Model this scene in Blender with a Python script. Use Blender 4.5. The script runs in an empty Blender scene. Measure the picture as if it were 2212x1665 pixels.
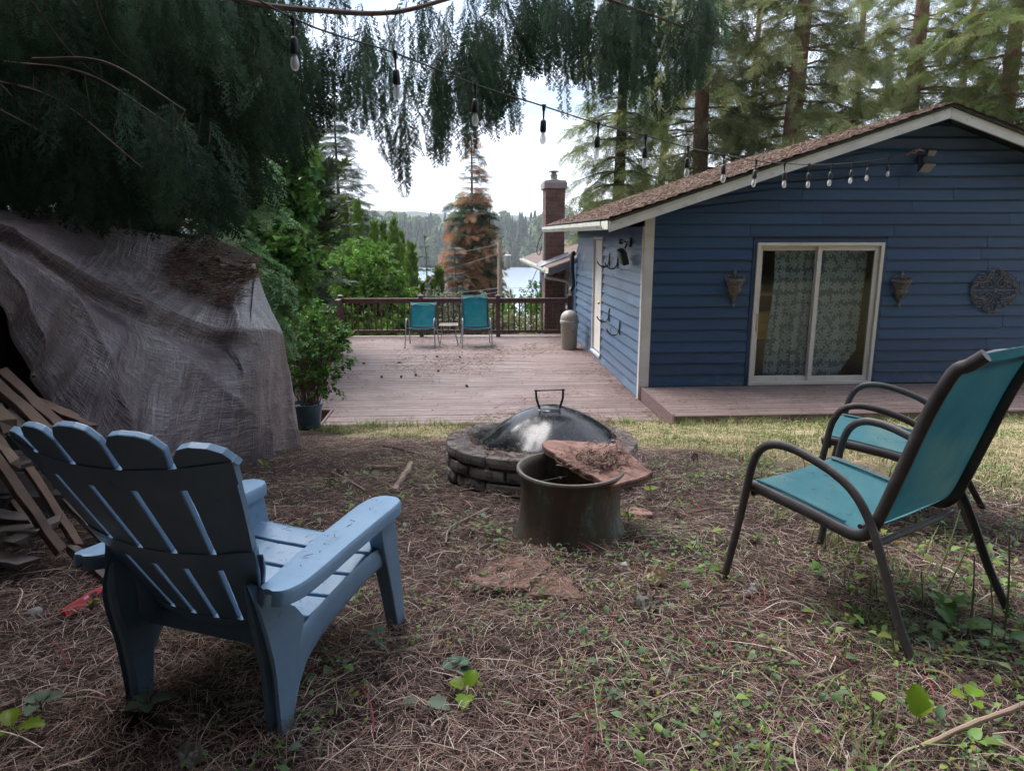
import bpy, math, random
import numpy as np
from mathutils import Vector, Matrix, noise as mnoise
R = math.radians
rng = np.random.default_rng(7)
random.seed(7)
S = bpy.context.scene
HAZE = True
COL = S.collection

# ---------------------------------------------------------------- camera
CAM_H = 2.38                      # metres above the deck boards (z = 0)
YAW, PITCH = R(3.655), R(11.956)
FPX, CXP, CYP = 1534.0, 1106.0, 832.5   # focal length and centre for a 2212 px wide frame
fwd = Vector((math.sin(YAW)*math.cos(PITCH), math.cos(YAW)*math.cos(PITCH), -math.sin(PITCH)))
rgt = Vector((math.cos(YAW), -math.sin(YAW), 0))
upv = rgt.cross(fwd)
cam = bpy.data.cameras.new('camera')
cam.sensor_width = 36.0
cam.lens = FPX/2212*36
cam.clip_start = 0.05
cam.clip_end = 9000
cam_ob = bpy.data.objects.new('camera', cam)
COL.objects.link(cam_ob)
mw = Matrix((rgt, upv, -fwd)).transposed().to_4x4()
mw.translation = (0, 0, CAM_H)
cam_ob.matrix_world = mw
S.camera = cam_ob

# ---------------------------------------------------------------- light
SUN_EL, SUN_AZ = 58, 312          # degrees; azimuth clockwise from +Y
w = bpy.data.worlds.new('World'); S.world = w; w.use_nodes = True
nt = w.node_tree; N = nt.nodes; Lk = nt.links
bg = N['Background']
sky = N.new('ShaderNodeTexSky'); sky.sky_type = 'NISHITA'; sky.sun_disc = False
sky.sun_elevation = R(SUN_EL); sky.sun_rotation = R(SUN_AZ)
sky.air_density = 1.0; sky.dust_density = 1.5; sky.ozone_density = 1.2
tc = N.new('ShaderNodeTexCoord')
sep = N.new('ShaderNodeSeparateXYZ'); Lk.new(tc.outputs['Generated'], sep.inputs[0])
mx = N.new('ShaderNodeMath'); mx.operation = 'MAXIMUM'; mx.inputs[1].default_value = 0.0; Lk.new(sep.outputs['Z'], mx.inputs[0])
ad = N.new('ShaderNodeMath'); ad.inputs[1].default_value = 0.12; Lk.new(mx.outputs[0], ad.inputs[0])
dv = N.new('ShaderNodeVectorMath'); dv.operation = 'DIVIDE'
cmb = N.new('ShaderNodeCombineXYZ')
for i in range(3): Lk.new(ad.outputs[0], cmb.inputs[i])
Lk.new(tc.outputs['Generated'], dv.inputs[0]); Lk.new(cmb.outputs[0], dv.inputs[1])
mp = N.new('ShaderNodeMapping'); mp.inputs['Scale'].default_value = (0.55, 1.3, 1.0); Lk.new(dv.outputs[0], mp.inputs[0])
nz = N.new('ShaderNodeTexNoise'); nz.inputs['Scale'].default_value = 0.9; nz.inputs['Detail'].default_value = 8; nz.inputs['Roughness'].default_value = 0.62
Lk.new(mp.outputs[0], nz.inputs['Vector'])
rmp = N.new('ShaderNodeValToRGB'); rmp.color_ramp.elements[0].position = 0.36; rmp.color_ramp.elements[1].position = 0.58
rmp.color_ramp.elements[0].color = (0.08, 0.08, 0.08, 1)
Lk.new(nz.outputs['Fac'], rmp.inputs[0])
cl = N.new('ShaderNodeMix'); cl.data_type = 'RGBA'
CLOUD = 7.6
cl.inputs['B'].default_value = (CLOUD*0.91, CLOUD*0.97, CLOUD*1.12, 1)
Lk.new(rmp.outputs['Color'], cl.inputs['Factor']); Lk.new(sky.outputs[0], cl.inputs['A'])
Lk.new(cl.outputs['Result'], bg.inputs['Color'])
bg.inputs['Strength'].default_value = 0.10
sl = bpy.data.lights.new('sun', 'SUN'); sl.energy = 3.6; sl.angle = R(48); sl.color = (1.0, 0.97, 0.955)
so = bpy.data.objects.new('sun', sl); COL.objects.link(so)
sd = Vector((math.sin(R(SUN_AZ))*math.cos(R(SUN_EL)), math.cos(R(SUN_AZ))*math.cos(R(SUN_EL)), math.sin(R(SUN_EL))))
so.rotation_euler = sd.to_track_quat('Z', 'Y').to_euler()
so.location = (-8, 10, 14)

vs = S.view_settings
vs.view_transform = 'Standard'; vs.look = 'None'; vs.gamma = 1.0; vs.exposure = 1.18
vs.use_curve_mapping = False
S.render.engine = 'CYCLES'
cy = S.cycles
cy.max_bounces = 5; cy.diffuse_bounces = 2; cy.glossy_bounces = 3; cy.transmission_bounces = 4
cy.use_adaptive_sampling = True; cy.adaptive_threshold = 0.04
cy.transparent_max_bounces = 12; cy.volume_bounces = 0
cy.caustics_reflective = False; cy.caustics_refractive = False
cy.use_denoising = True
cy.sample_clamp_indirect = 6.0
try: cy.denoiser = 'OPENIMAGEDENOISE'
except Exception: pass

# ---------------------------------------------------------------- helpers
def V3(*a): return Vector(a)
def ray(u, v): return fwd + rgt*((u-CXP)/FPX) - upv*((v-CYP)/FPX)
def at_y(u, v, y):
    d = ray(u, v); return Vector((0, 0, CAM_H)) + d*(y/d.y)
def at_d(u, v, dep): return Vector((0, 0, CAM_H)) + ray(u, v)*dep

def vnoise(x, y, seed=0):
    x = np.asarray(x, float); y = np.asarray(y, float)
    xi = np.floor(x); yi = np.floor(y); fx = x-xi; fy = y-yi
    fx = fx*fx*(3-2*fx); fy = fy*fy*(3-2*fy)
    def h(a, b):
        s = np.sin(a*127.1+b*311.7+seed*74.7)*43758.5453
        return s-np.floor(s)
    return (h(xi, yi)*(1-fx)+h(xi+1, yi)*fx)*(1-fy)+(h(xi, yi+1)*(1-fx)+h(xi+1, yi+1)*fx)*fy

GY = [-4000, -60, -8, 0, 2, 3, 4, 5, 6, 7, 8, 8.9, 10, 17, 24, 45, 90, 150, 190, 480, 505, 560, 700, 1000, 2000, 4000]
GZ = [20, 4, 1.25, 1.07, 1.03, .97, .885, .77, .58, .34, .12, -.02, -.3, -1.0, -3.6, -9, -16, -20.5, -26, -26, -19.5, -17, -6, 0, 10, 25]
LAKE = -20.0
def zg(x, y):
    x = np.asarray(x, float); y = np.asarray(y, float)
    z = np.interp(y, GY, GZ)
    # the house stands on a level pad to the right
    k = np.clip((x-1.5)/2.0, 0, 1)*np.clip((y-8.5)/1.5, 0, 1)*np.clip((34-y)/12, 0, 1)
    z = z*(1-k)+np.maximum(z, -.35-np.clip(y-16.5, 0, 1)*1.1)*k
    near = np.clip((9-np.abs(y-1))/4, 0, 1)
    z = z + near*(0.05*(vnoise(x*1.3, y*1.3, 1)-.5)+0.03*(vnoise(x*4, y*4, 2)-.5))
    far = np.clip((y-20)/60, 0, 1)
    z = z + far*3*(vnoise(x*.02, y*.02, 3)-.5)*np.clip(1-np.abs(y-330)/150, 0, 0)+far*(1.6*(vnoise(x*.03, y*.03, 3)-.5))
    sh = np.clip((y-520)/150, 0, 1)
    z = z + sh*14*(vnoise(x*.006, y*.006, 5)-.35)
    return z
def zg1(x, y): return float(zg(np.array([x]), np.array([y]))[0])
def gnd(u, v):
    d = ray(u, v); t = .3; o = Vector((0, 0, CAM_H))
    while t < 60:
        p = o+d*t
        if p.z < np.interp(p.y, GY, GZ): return Vector((p.x, p.y, zg1(p.x, p.y)))
        t += .01
    return o+d*t

def setp(o, label=None, cat=None, group=None, kind=None):
    if label: o['label'] = label
    if cat: o['category'] = cat
    if group: o['group'] = group
    if kind: o['kind'] = kind
    return o
def thing(name, label, cat, loc=(0, 0, 0), rotz=0, group=None, rot=None):
    o = bpy.data.objects.new(name, None); COL.objects.link(o)
    o.empty_display_size = .2
    o.location = loc; o.rotation_euler = rot if rot else (0, 0, rotz)
    return setp(o, label, cat, group)
def child(o, parent, world=False):
    o.parent = parent
    if world and parent is not None:
        q = parent; off = Vector((0, 0, 0))
        while q is not None:
            if q.type == 'EMPTY': off = off+Vector(q.location)
            q = q.parent
        o.matrix_parent_inverse = Matrix.Translation(-off)
    return o
def ob(name, mesh, parent=None, loc=None, rot=None, world=False):
    o = bpy.data.objects.new(name, mesh); COL.objects.link(o)
    if loc is not None: o.location = loc
    if rot is not None: o.rotation_euler = rot
    if parent is not None: child(o, parent, world)
    return o
def copy_tree(o, parent=None):
    c = o.copy(); COL.objects.link(c)
    c.parent = parent
    if parent is not None: c.matrix_parent_inverse = o.matrix_parent_inverse.copy()
    for ch in list(o.children): copy_tree(ch, c)
    return c

class MB:
    """collects shapes; build() links them as one mesh object"""
    def __init__(s): s.v = []; s.f = []; s.uv = None
    def add(s, vs, fs):
        o = len(s.v); s.v += [tuple(p) for p in vs]; s.f += [tuple(i+o for i in f) for f in fs]; return s
    def box(s, x0, x1, y0, y1, z0, z1, M=None):
        vs = [Vector(p) for p in ((x0,y0,z0),(x1,y0,z0),(x1,y1,z0),(x0,y1,z0),(x0,y0,z1),(x1,y0,z1),(x1,y1,z1),(x0,y1,z1))]
        if M is not None: vs = [M @ p for p in vs]
        return s.add(vs, [(3,2,1,0),(4,5,6,7),(0,1,5,4),(1,2,6,5),(2,3,7,6),(3,0,4,7)])
    def tube(s, pts, r, n=8, cap=True, flat=1.0, side=None):
        pts = [Vector(p) for p in pts]; m = len(pts)
        if not hasattr(r, '__len__'): r = [r]*m
        tang = []
        for i in range(m):
            t = pts[min(i+1, m-1)]-pts[max(i-1, 0)]
            tang.append(t.normalized() if t.length > 1e-9 else Vector((0, 0, 1)))
        u = Vector(side) if side is not None else (Vector((0, 0, 1)) if abs(tang[0].z) < .9 else Vector((1, 0, 0)))
        vs = []; fs = []
        for i in range(m):
            t = tang[i]; u = (u-t*u.dot(t))
            u = u.normalized() if u.length > 1e-6 else t.orthogonal().normalized()
            b = t.cross(u)
            for k in range(n):
                a = 2*math.pi*k/n
                vs.append(pts[i]+u*(math.cos(a)*r[i])+b*(math.sin(a)*r[i]*flat))
        for i in range(m-1):
            for k in range(n):
                a = i*n+k; b2 = i*n+(k+1) % n
                fs.append((a, b2, b2+n, a+n))
        if cap: fs.append(tuple(range(n-1, -1, -1))); fs.append(tuple((m-1)*n+k for k in range(n)))
        return s.add(vs, fs)
    def lathe(s, prof, n=32, c=(0, 0, 0), a0=0, a1=2*math.pi, wob=None):
        full = abs(a1-a0-2*math.pi) < 1e-6; m = n if full else n+1
        vs = []; fs = []
        for r_, z in prof:
            for k in range(m):
                a = a0+(a1-a0)*k/n
                rr = r_*(1 if wob is None else wob(a, z))
                vs.append((c[0]+rr*math.cos(a), c[1]+rr*math.sin(a), c[2]+z))
        for i in range(len(prof)-1):
            for k in range(n):
                a = i*m+k; b = i*m+(k+1) % m
                fs.append((a, b, b+m, a+m))
        return s.add(vs, fs)
    def prism(s, poly, h0, h1, M=None):
        n = len(poly)
        vs = [Vector((p[0], p[1], h0)) for p in poly]+[Vector((p[0], p[1], h1)) for p in poly]
        if M is not None: vs = [M @ p for p in vs]
        fs = [tuple(range(n-1, -1, -1)), tuple(range(n, 2*n))]+[(i, (i+1) % n, n+(i+1) % n, n+i) for i in range(n)]
        return s.add(vs, fs)
    def mesh(s, name, m=None, smooth=False):
        me = bpy.data.meshes.new(name); me.from_pydata(s.v, [], s.f); me.update()
        if m is not None: me.materials.append(m)
        if smooth:
            me.polygons.foreach_set('use_smooth', [True]*len(me.polygons))
            try: me.set_sharp_from_angle(angle=R(40))
            except Exception: pass
        return me
    def build(s, name, m, parent=None, smooth=False, world=False, bev=0, seg=2, loc=None, rot=None):
        o = ob(name, s.mesh(name, m, smooth), parent, loc, rot, world)
        if bev:
            b = o.modifiers.new('bevel', 'BEVEL'); b.width = bev; b.segments = seg; b.limit_method = 'ANGLE'; b.angle_limit = R(35)
            b.harden_normals = False
        return o

def fastmesh(name, Vv, Q, mat_, col=None, smooth=False):
    """vertices (n,3), quads or triangles (m,k), per-vertex own colour"""
    Vv = np.asarray(Vv, np.float32); Q = np.asarray(Q, np.int32)
    me = bpy.data.meshes.new(name); k = Q.shape[1]
    me.vertices.add(len(Vv)); me.vertices.foreach_set('co', Vv.ravel())
    me.loops.add(Q.size); me.loops.foreach_set('vertex_index', Q.ravel())
    me.polygons.add(len(Q)); me.polygons.foreach_set('loop_start', np.arange(0, Q.size, k, dtype=np.int32))
    try: me.polygons.foreach_set('loop_total', np.full(len(Q), k, np.int32))
    except Exception: pass
    if smooth: me.polygons.foreach_set('use_smooth', np.ones(len(Q), bool))
    if col is not None:
        at = me.color_attributes.new('Col', 'FLOAT_COLOR', 'POINT')
        c4 = np.ones((len(Vv), 4), np.float32); c4[:, :3] = col
        at.data.foreach_set('color', c4.ravel())
    me.update(calc_edges=True); me.validate()
    me.materials.append(mat_)
    return me

def catmull(P, n):
    """smooth polyline through control points"""
    P = [Vector(p) for p in P]; out = []
    Q = [P[0]*2-P[1]]+P+[P[-1]*2-P[-2]]
    for i in range(1, len(Q)-2):
        a, b, c, d = Q[i-1], Q[i], Q[i+1], Q[i+2]
        for k in range(n):
            t = k/n
            out.append(.5*((2*b)+(c-a)*t+(2*a-5*b+4*c-d)*t*t+(3*b-a-3*c+d)*t**3))
    out.append(P[-1].copy())
    return out

# ---------------------------------------------------------------- materials
def nodes(name):
    m = bpy.data.materials.new(name); m.use_nodes = True
    nt = m.node_tree; return m, nt, nt.nodes['Principled BSDF']
def nn(nt, t, **kw):
    n = nt.nodes.new('ShaderNode'+t)
    for k, v in kw.items():
        if k in n.inputs.keys(): n.inputs[k].default_value = v
        else: setattr(n, k, v)
    return n
def c4(c): return (c[0], c[1], c[2], 1)
def coords(nt, kind='Object', scale=(1, 1, 1), rot=(0, 0, 0), rndoff=True):
    t = nn(nt, 'TexCoord'); mp = nn(nt, 'Mapping'); mp.inputs['Scale'].default_value = scale; mp.inputs['Rotation'].default_value = rot
    if rndoff and kind == 'Object':
        oi = nn(nt, 'ObjectInfo'); ml = nn(nt, 'Math', operation='MULTIPLY'); ml.inputs[1].default_value = 37.0
        nt.links.new(oi.outputs['Random'], ml.inputs[0])
        a = nn(nt, 'VectorMath', operation='ADD'); nt.links.new(t.outputs[kind], a.inputs[0]); nt.links.new(ml.outputs[0], a.inputs[1])
        nt.links.new(a.outputs[0], mp.inputs[0])
    else: nt.links.new(t.outputs[kind], mp.inputs[0])
    return mp.outputs[0]
def tnoise(nt, vec, scale, detail=5, rough=.6, dist=0):
    n = nn(nt, 'TexNoise'); n.inputs['Scale'].default_value = scale; n.inputs['Detail'].default_value = detail
    n.inputs['Roughness'].default_value = rough; n.inputs['Distortion'].default_value = dist
    nt.links.new(vec, n.inputs['Vector']); return n.outputs['Fac']
def ramp(nt, fac, lo, hi):
    r = nn(nt, 'MapRange'); r.inputs['From Min'].default_value = lo; r.inputs['From Max'].default_value = hi
    nt.links.new(fac, r.inputs['Value']); return r.outputs['Result']
def mixc(nt, fac, a, b, mode='MIX'):
    m = nn(nt, 'Mix', data_type='RGBA', blend_type=mode)
    for s_, x in (('A', a), ('B', b)):
        if isinstance(x, (tuple, list)): m.inputs[s_].default_value = c4(x)
        else: nt.links.new(x, m.inputs[s_])
    if isinstance(fac, (int, float)): m.inputs['Factor'].default_value = fac
    else: nt.links.new(fac, m.inputs['Factor'])
    return m.outputs['Result']
def rndval(nt, col, amt, hue=0.0):
    oi = nn(nt, 'ObjectInfo'); h = nn(nt, 'HueSaturation')
    r = nn(nt, 'MapRange'); r.inputs['To Min'].default_value = 1-amt; r.inputs['To Max'].default_value = 1+amt
    nt.links.new(oi.outputs['Random'], r.inputs['Value']); nt.links.new(r.outputs['Result'], h.inputs['Value'])
    if hue:
        ml = nn(nt, 'Math', operation='MULTIPLY'); ml.inputs[1].default_value = 7.31; nt.links.new(oi.outputs['Random'], ml.inputs[0])
        fr = nn(nt, 'Math', operation='FRACT'); nt.links.new(ml.outputs[0], fr.inputs[0])
        r2 = nn(nt, 'MapRange'); r2.inputs['To Min'].default_value = .5-hue; r2.inputs['To Max'].default_value = .5+hue
        nt.links.new(fr.outputs[0], r2.inputs['Value']); nt.links.new(r2.outputs['Result'], h.inputs['Hue'])
    nt.links.new(col, h.inputs['Color']); return h.outputs['Color']
def bumpn(nt, bs, h, strength=.3, dist=.01):
    b = nn(nt, 'Bump'); b.inputs['Strength'].default_value = strength; b.inputs['Distance'].default_value = dist
    nt.links.new(h, b.inputs['Height']); nt.links.new(b.outputs['Normal'], bs.inputs['Normal'])
def mat(name, c1, c2=None, scale=6, lo=.35, hi=.65, rough=.65, rough2=None, metal=0, spec=.5, stretch=(1, 1, 1), coord='Object',
        c3=None, s3=20, lo3=.55, hi3=.65, a3=1.0, st3=None, rnd=0, hue=0, bump=0, bscale=None, bdist=.005, bst=None, coat=0):
    m, nt, bs = nodes(name)
    vec = coords(nt, coord, stretch)
    col = mixc(nt, ramp(nt, tnoise(nt, vec, scale), lo, hi), c1, c2 if c2 else c1)
    f3 = None
    if c3:
        v3 = coords(nt, coord, st3) if st3 else vec
        f3 = ramp(nt, tnoise(nt, v3, s3, 8, .68), lo3, hi3)
        ml = nn(nt, 'Math', operation='MULTIPLY'); ml.inputs[1].default_value = a3; nt.links.new(f3, ml.inputs[0]); f3 = ml.outputs[0]
        col = mixc(nt, f3, col, c3)
    if rnd: col = rndval(nt, col, rnd, hue)
    nt.links.new(col, bs.inputs['Base Color'])
    bs.inputs['Roughness'].default_value = rough; bs.inputs['Metallic'].default_value = metal
    bs.inputs['Specular IOR Level'].default_value = spec
    if coat: bs.inputs['Coat Weight'].default_value = coat; bs.inputs['Coat Roughness'].default_value = .08
    if rough2 is not None:
        rr = nn(nt, 'MapRange'); rr.inputs['To Min'].default_value = rough; rr.inputs['To Max'].default_value = rough2
        nt.links.new(f3 if f3 is not None else tnoise(nt, vec, scale*1.7), rr.inputs['Value']); nt.links.new(rr.outputs['Result'], bs.inputs['Roughness'])
    if bump:
        vb = coords(nt, coord, bst) if bst else vec
        bumpn(nt, bs, tnoise(nt, vb, bscale or scale*6, 6, .65), bump, bdist)
    return m
def leafmat(name, c1, c2, rnd=.25, hue=.02, trans=.35, rough=.6, spec=.25, attr=False):
    """leaf: diffuse front with light showing through"""
    m, nt, bs = nodes(name)
    if attr:
        a = nn(nt, 'Attribute', attribute_name='Col'); col = a.outputs['Color']
        if rnd: col = rndval(nt, col, rnd, hue)
    else:
        g = nn(nt, 'NewGeometry')
        tt = coords(nt, 'Object', (1, 1, 1), rndoff=False)
        col = mixc(nt, ramp(nt, tnoise(nt, tt, 5.0, 2), .35, .65), c1, c2)
        col = rndval(nt, col, rnd, hue)
    nt.links.new(col, bs.inputs['Base Color'])
    bs.inputs['Roughness'].default_value = rough; bs.inputs['Specular IOR Level'].default_value = spec
    tr = nn(nt, 'BsdfTranslucent'); nt.links.new(col, tr.inputs['Color'])
    mx = nn(nt, 'MixShader'); mx.inputs[0].default_value = trans
    nt.links.new(bs.outputs[0], mx.inputs[1]); nt.links.new(tr.outputs[0], mx.inputs[2])
    nt.links.new(mx.outputs[0], nt.nodes['Material Output'].inputs['Surface'])
    return m

# ================================================================ setting: ground, lake, hills
def ground_mat():
    m, nt, bs = nodes('ground_soil')
    vec = coords(nt, 'Object', rndoff=False)
    a = tnoise(nt, vec, 1.3, 6); b = tnoise(nt, vec, 38, 8, .7)
    soil = mixc(nt, ramp(nt, a, .35, .65), (.060, .042, .036), (.095, .066, .055))
    soil = mixc(nt, ramp(nt, b, .42, .62), soil, (.024, .018, .016))
    grass = mixc(nt, ramp(nt, tnoise(nt, vec, 6, 6), .4, .6), (.26, .21, .12), (.13, .13, .055))
    wood = mixc(nt, ramp(nt, tnoise(nt, vec, .3, 6), .4, .6), (.045, .06, .02), (.08, .075, .035))
    sp = nn(nt, 'SeparateXYZ'); nt.links.new(vec, sp.inputs[0])
    wob = nn(nt, 'Math', operation='MULTIPLY_ADD'); wob.inputs[1].default_value = 1.2; nt.links.new(tnoise(nt, vec, 1.1, 4), wob.inputs[0]); nt.links.new(sp.outputs['Y'], wob.inputs[2])
    xa = nn(nt, 'Math', operation='MULTIPLY_ADD'); xa.inputs[1].default_value = .9; nt.links.new(sp.outputs['X'], xa.inputs[0]); nt.links.new(wob.outputs[0], xa.inputs[2])
    col = mixc(nt, ramp(nt, xa.outputs[0], 7.0, 7.7), soil, grass)
    col = mixc(nt, ramp(nt, sp.outputs['Y'], 10, 18), col, wood)
    nt.links.new(col, bs.inputs['Base Color'])
    bs.inputs['Roughness'].default_value = .95; bs.inputs['Specular IOR Level'].default_value = .1
    bumpn(nt, bs, b, .8, .03)
    return m
def axis(dense0, dense1, step, far0, far1, g=1.22):
    a = list(np.arange(dense0, dense1, step)); s = step; x = dense1; up = []
    while x < far1: up.append(x); s *= g; x += s
    s = step; x = dense0-step; dn = []
    while x > far0: dn.append(x); s *= g; x -= s
    return np.array(dn[::-1]+a+up+[far1])
gx = axis(-4.5, 6.5, .09, -4000, 4000); gy = axis(.3, 9.6, .08, -3000, 4500, 1.12)
GX, GYY = np.meshgrid(gx, gy)
ZZ = zg(GX, GYY)
nv, nu = GX.shape
idx = np.arange(nv*nu).reshape(nv, nu)
Q = np.stack([idx[:-1, :-1], idx[:-1, 1:], idx[1:, 1:], idx[1:, :-1]], -1).reshape(-1, 4)
ground = ob('ground', fastmesh('ground', np.stack([GX, GYY, ZZ], -1).reshape(-1, 3), Q, ground_mat(), smooth=True))
setp(ground, 'sloping yard of dark soil and mown grass falling to the lake', 'ground', kind='structure')

mwat, nt_, bs_ = nodes('lake_water')
bs_.inputs['Base Color'].default_value = (.30, .37, .44, 1); bs_.inputs['Roughness'].default_value = .22
vv = coords(nt_, 'Object', (.3, .9, 1), rndoff=False); bumpn(nt_, bs_, tnoise(nt_, vv, .35, 4), .25, .4)
lk = MB(); lk.add([(-1500, 150, LAKE), (1500, 150, LAKE), (1500, 508, LAKE), (-1500, 508, LAKE)], [(0, 1, 2, 3)])
setp(lk.build('lake_water', mwat), 'pale blue lake beyond the trees', 'lake', kind='structure')

mhill = mat('far_hill', (.045, .07, .05), (.06, .08, .06), .01, rough=.95, spec=.1)
hx = np.linspace(-1100, 500, 60); hm = MB(); vs_ = []; fs_ = []
for i, x in enumerate(hx):
    h = 22+26*vnoise(x*.006, 0, 9)+7*vnoise(x*.03, 3, 9)
    for j, (dy, k) in enumerate(((0, -.5), (60, .45), (130, .85), (200, 1.0), (300, .6))): vs_.append((x, 1250+dy, h*k))
for i in range(len(hx)-1):
    for j in range(4): a = i*5+j; fs_.append((a, a+5, a+6, a+1))
hm.add(vs_, fs_)
setp(hm.build('hills', mhill, smooth=True), 'faint blue hills beyond the far shore', 'hills', kind='structure')

# ================================================================ deck
def deck_mat():
    m, nt, bs = nodes('deck_paint')
    v = coords(nt, 'Object', (1, 1, 1)); vg = coords(nt, 'Object', (.35, 9, 9))
    grain = tnoise(nt, vg, 6, 6, .65)
    col = mixc(nt, ramp(nt, grain, .3, .7), (.138, .096, .087), (.208, .153, .142))
    worn = ramp(nt, tnoise(nt, coords(nt, 'Object', (.5, 3, 3)), 4.5, 8, .7), .52, .66)
    col = mixc(nt, worn, col, (.262, .215, .203))
    t = nn(nt, 'NewGeometry')
    dirt = ramp(nt, tnoise(nt, t.outputs['Position'], 1.15, 9, .72), .46, .60)
    fine = ramp(nt, tnoise(nt, t.outputs['Position'], 26, 6, .7), .40, .60)
    ml = nn(nt, 'Math', operation='MULTIPLY'); nt.links.new(dirt, ml.inputs[0]); nt.links.new(fine, ml.inputs[1])
    m2 = nn(nt, 'Math', operation='MULTIPLY'); m2.inputs[1].default_value = .8; nt.links.new(ml.outputs[0], m2.inputs[0])
    col = mixc(nt, m2.outputs[0], col, (.085, .055, .042))
    col = rndval(nt, col, .14, .006)
    nt.links.new(col, bs.inputs['Base Color']); bs.inputs['Roughness'].default_value = .62; bs.inputs['Specular IOR Level'].default_value = .4
    bumpn(nt, bs, grain, .35, .004)
    return m
MDECK = deck_mat()
MDECKEDGE = mat('deck_fascia', (.12, .07, .07), (.19, .12, .115), 5, stretch=(.4, 6, 6), rough=.7, bump=.3, c3=(.05, .035, .03), s3=7, lo3=.5, hi3=.7)
deck = thing('wooden_deck', 'wide weathered reddish brown deck strewn with fir cones and needles', 'deck', (-.3, 9, 0))
BW = .1385
pm = {}
def plank_mesh(L, W=BW-.010, H=.036):
    k = (round(L, 2), round(W, 3))
    if k not in pm:
        b = MB(); e = .004
        prof = [(-W/2, -H), (W/2, -H), (W/2, -e), (W/2-e, 0), (-W/2+e, 0), (-W/2, -e)]
        n = 6
        b.add([(x, y, z) for x in (-L/2, L/2) for (y, z) in prof],
              [tuple(range(n-1, -1, -1)), tuple(range(n, 2*n))]+[(i, (i+1) % n, n+(i+1) % n, n+i) for i in range(n)])
        b.f = [f[::-1] for f in b.f]
        pm[k] = b.mesh('plank', MDECK)
    return pm[k]
y = 8.93; i = 0
while y < 17.12:
    x0 = -1.86 if y < 9.75 else -3.02
    x1 = 2.53 if y > 8.9 else 2.5
    cut = [x0, x1]
    if i % 3 == 1: cut = [x0, x0+2.2+.9*random.random(), x1]
    elif i % 3 == 2: cut = [x0, x1-1.3-.8*random.random(), x1]
    for a, b in zip(cut[:-1], cut[1:]):
        ob('plank', plank_mesh(round(b-a-.004, 2)), deck, ((a+b)/2, y+BW/2, random.uniform(-.002, .002)), (random.uniform(-.006, .006), 0, random.uniform(-.0008, .0008)), world=True)
    y += BW; i += 1
f = MB(); f.box(-1.86, 2.54, 8.885, 8.922, -.24, -.004)
f.build('edge_board', MDECKEDGE, deck, world=True, bev=.004)
f = MB(); f.box(-1.905, -1.868, 8.89, 9.75, -.24, .006)
f.build('edge_board', MDECKEDGE, deck, world=True, bev=.004)
f = MB(); f.box(-3.06, -3.024, 9.76, 17.14, -.24, -.003); f.build('edge_board', MDECKEDGE, deck, world=True)
f = MB()
for yy in np.arange(9.2, 17.0, .6): f.box(-2.9, 2.5, yy, yy+.05, -.22, -.045)
f.build('joist', MDECKEDGE, deck, world=True)

step = thing('raised_deck', 'low raised brown deck platform in front of the sliding glass door', 'deck', (6, 9.2, 0))
y = 8.44; i = 0; ZST = .185
while y < 10.08:
    cut = [2.585, 11.0]
    cut = [[2.585, 6.1, 11.0], [2.585, 4.6, 8.3, 11.0], [2.585, 7.2, 11.0]][i % 3]
    for a, b in zip(cut[:-1], cut[1:]):
        ob('plank', plank_mesh(round(b-a-.004, 2)), step, ((a+b)/2, y+BW/2, ZST+random.uniform(-.002, .002)), (random.uniform(-.006, .006), 0, 0), world=True)
    y += BW; i += 1
f = MB(); f.box(2.545, 2.582, 8.44, 10.1, -.06, ZST+.004); f.build('edge_board', MDECKEDGE, step, world=True, bev=.004)
f = MB(); f.box(2.548, 11.0, 8.398, 8.434, -.06, ZST-.003); f.build('edge_board', MDECKEDGE, step, world=True, bev=.004)

# ---- railing
MRAIL = mat('rail_paint', (.075, .032, .032), (.11, .052, .048), 7, stretch=(1, 1, 1), rough=.45, rough2=.7, c3=(.16, .09, .08), s3=14, lo3=.55, hi3=.7, bump=.15)
rail = thing('deck_railing', 'dark red brown wooden railing around the far edge of the deck', 'railing', (-.25, 16.9, 0))
PP = [(-2.97, 17.06), (-1.08, 16.98), (.745, 16.89), (2.44, 16.80)]
LP = [(-2.97, 15.2), (-2.97, 13.3), (-2.97, 11.4)]
def post(x, y):
    b = MB(); b.box(-.048, .048, -.048, .048, -.12, .955)
    p = b.build('post', MRAIL, rail, world=True, loc=(x, y, 0), bev=.004)
    c = MB(); c.box(-.064, .064, -.064, .064, .957, .978)
    c.add([(-.058, -.058, .978), (.058, -.058, .978), (.058, .058, .978), (-.058, .058, .978), (-.03, -.03, 1.004), (.03, -.03, 1.004), (.03, .03, 1.004), (-.03, .03, 1.004)],
          [(0, 1, 5, 4), (1, 2, 6, 5), (2, 3, 7, 6), (3, 0, 4, 7), (4, 5, 6, 7)])
    c.build('cap', MRAIL, p, bev=.003)
for p in PP+LP: post(*p)
balm = MB(); balm.box(-.0165, .0165, -.0165, .0165, .165, .80); balm = balm.mesh('baluster', MRAIL)
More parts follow.
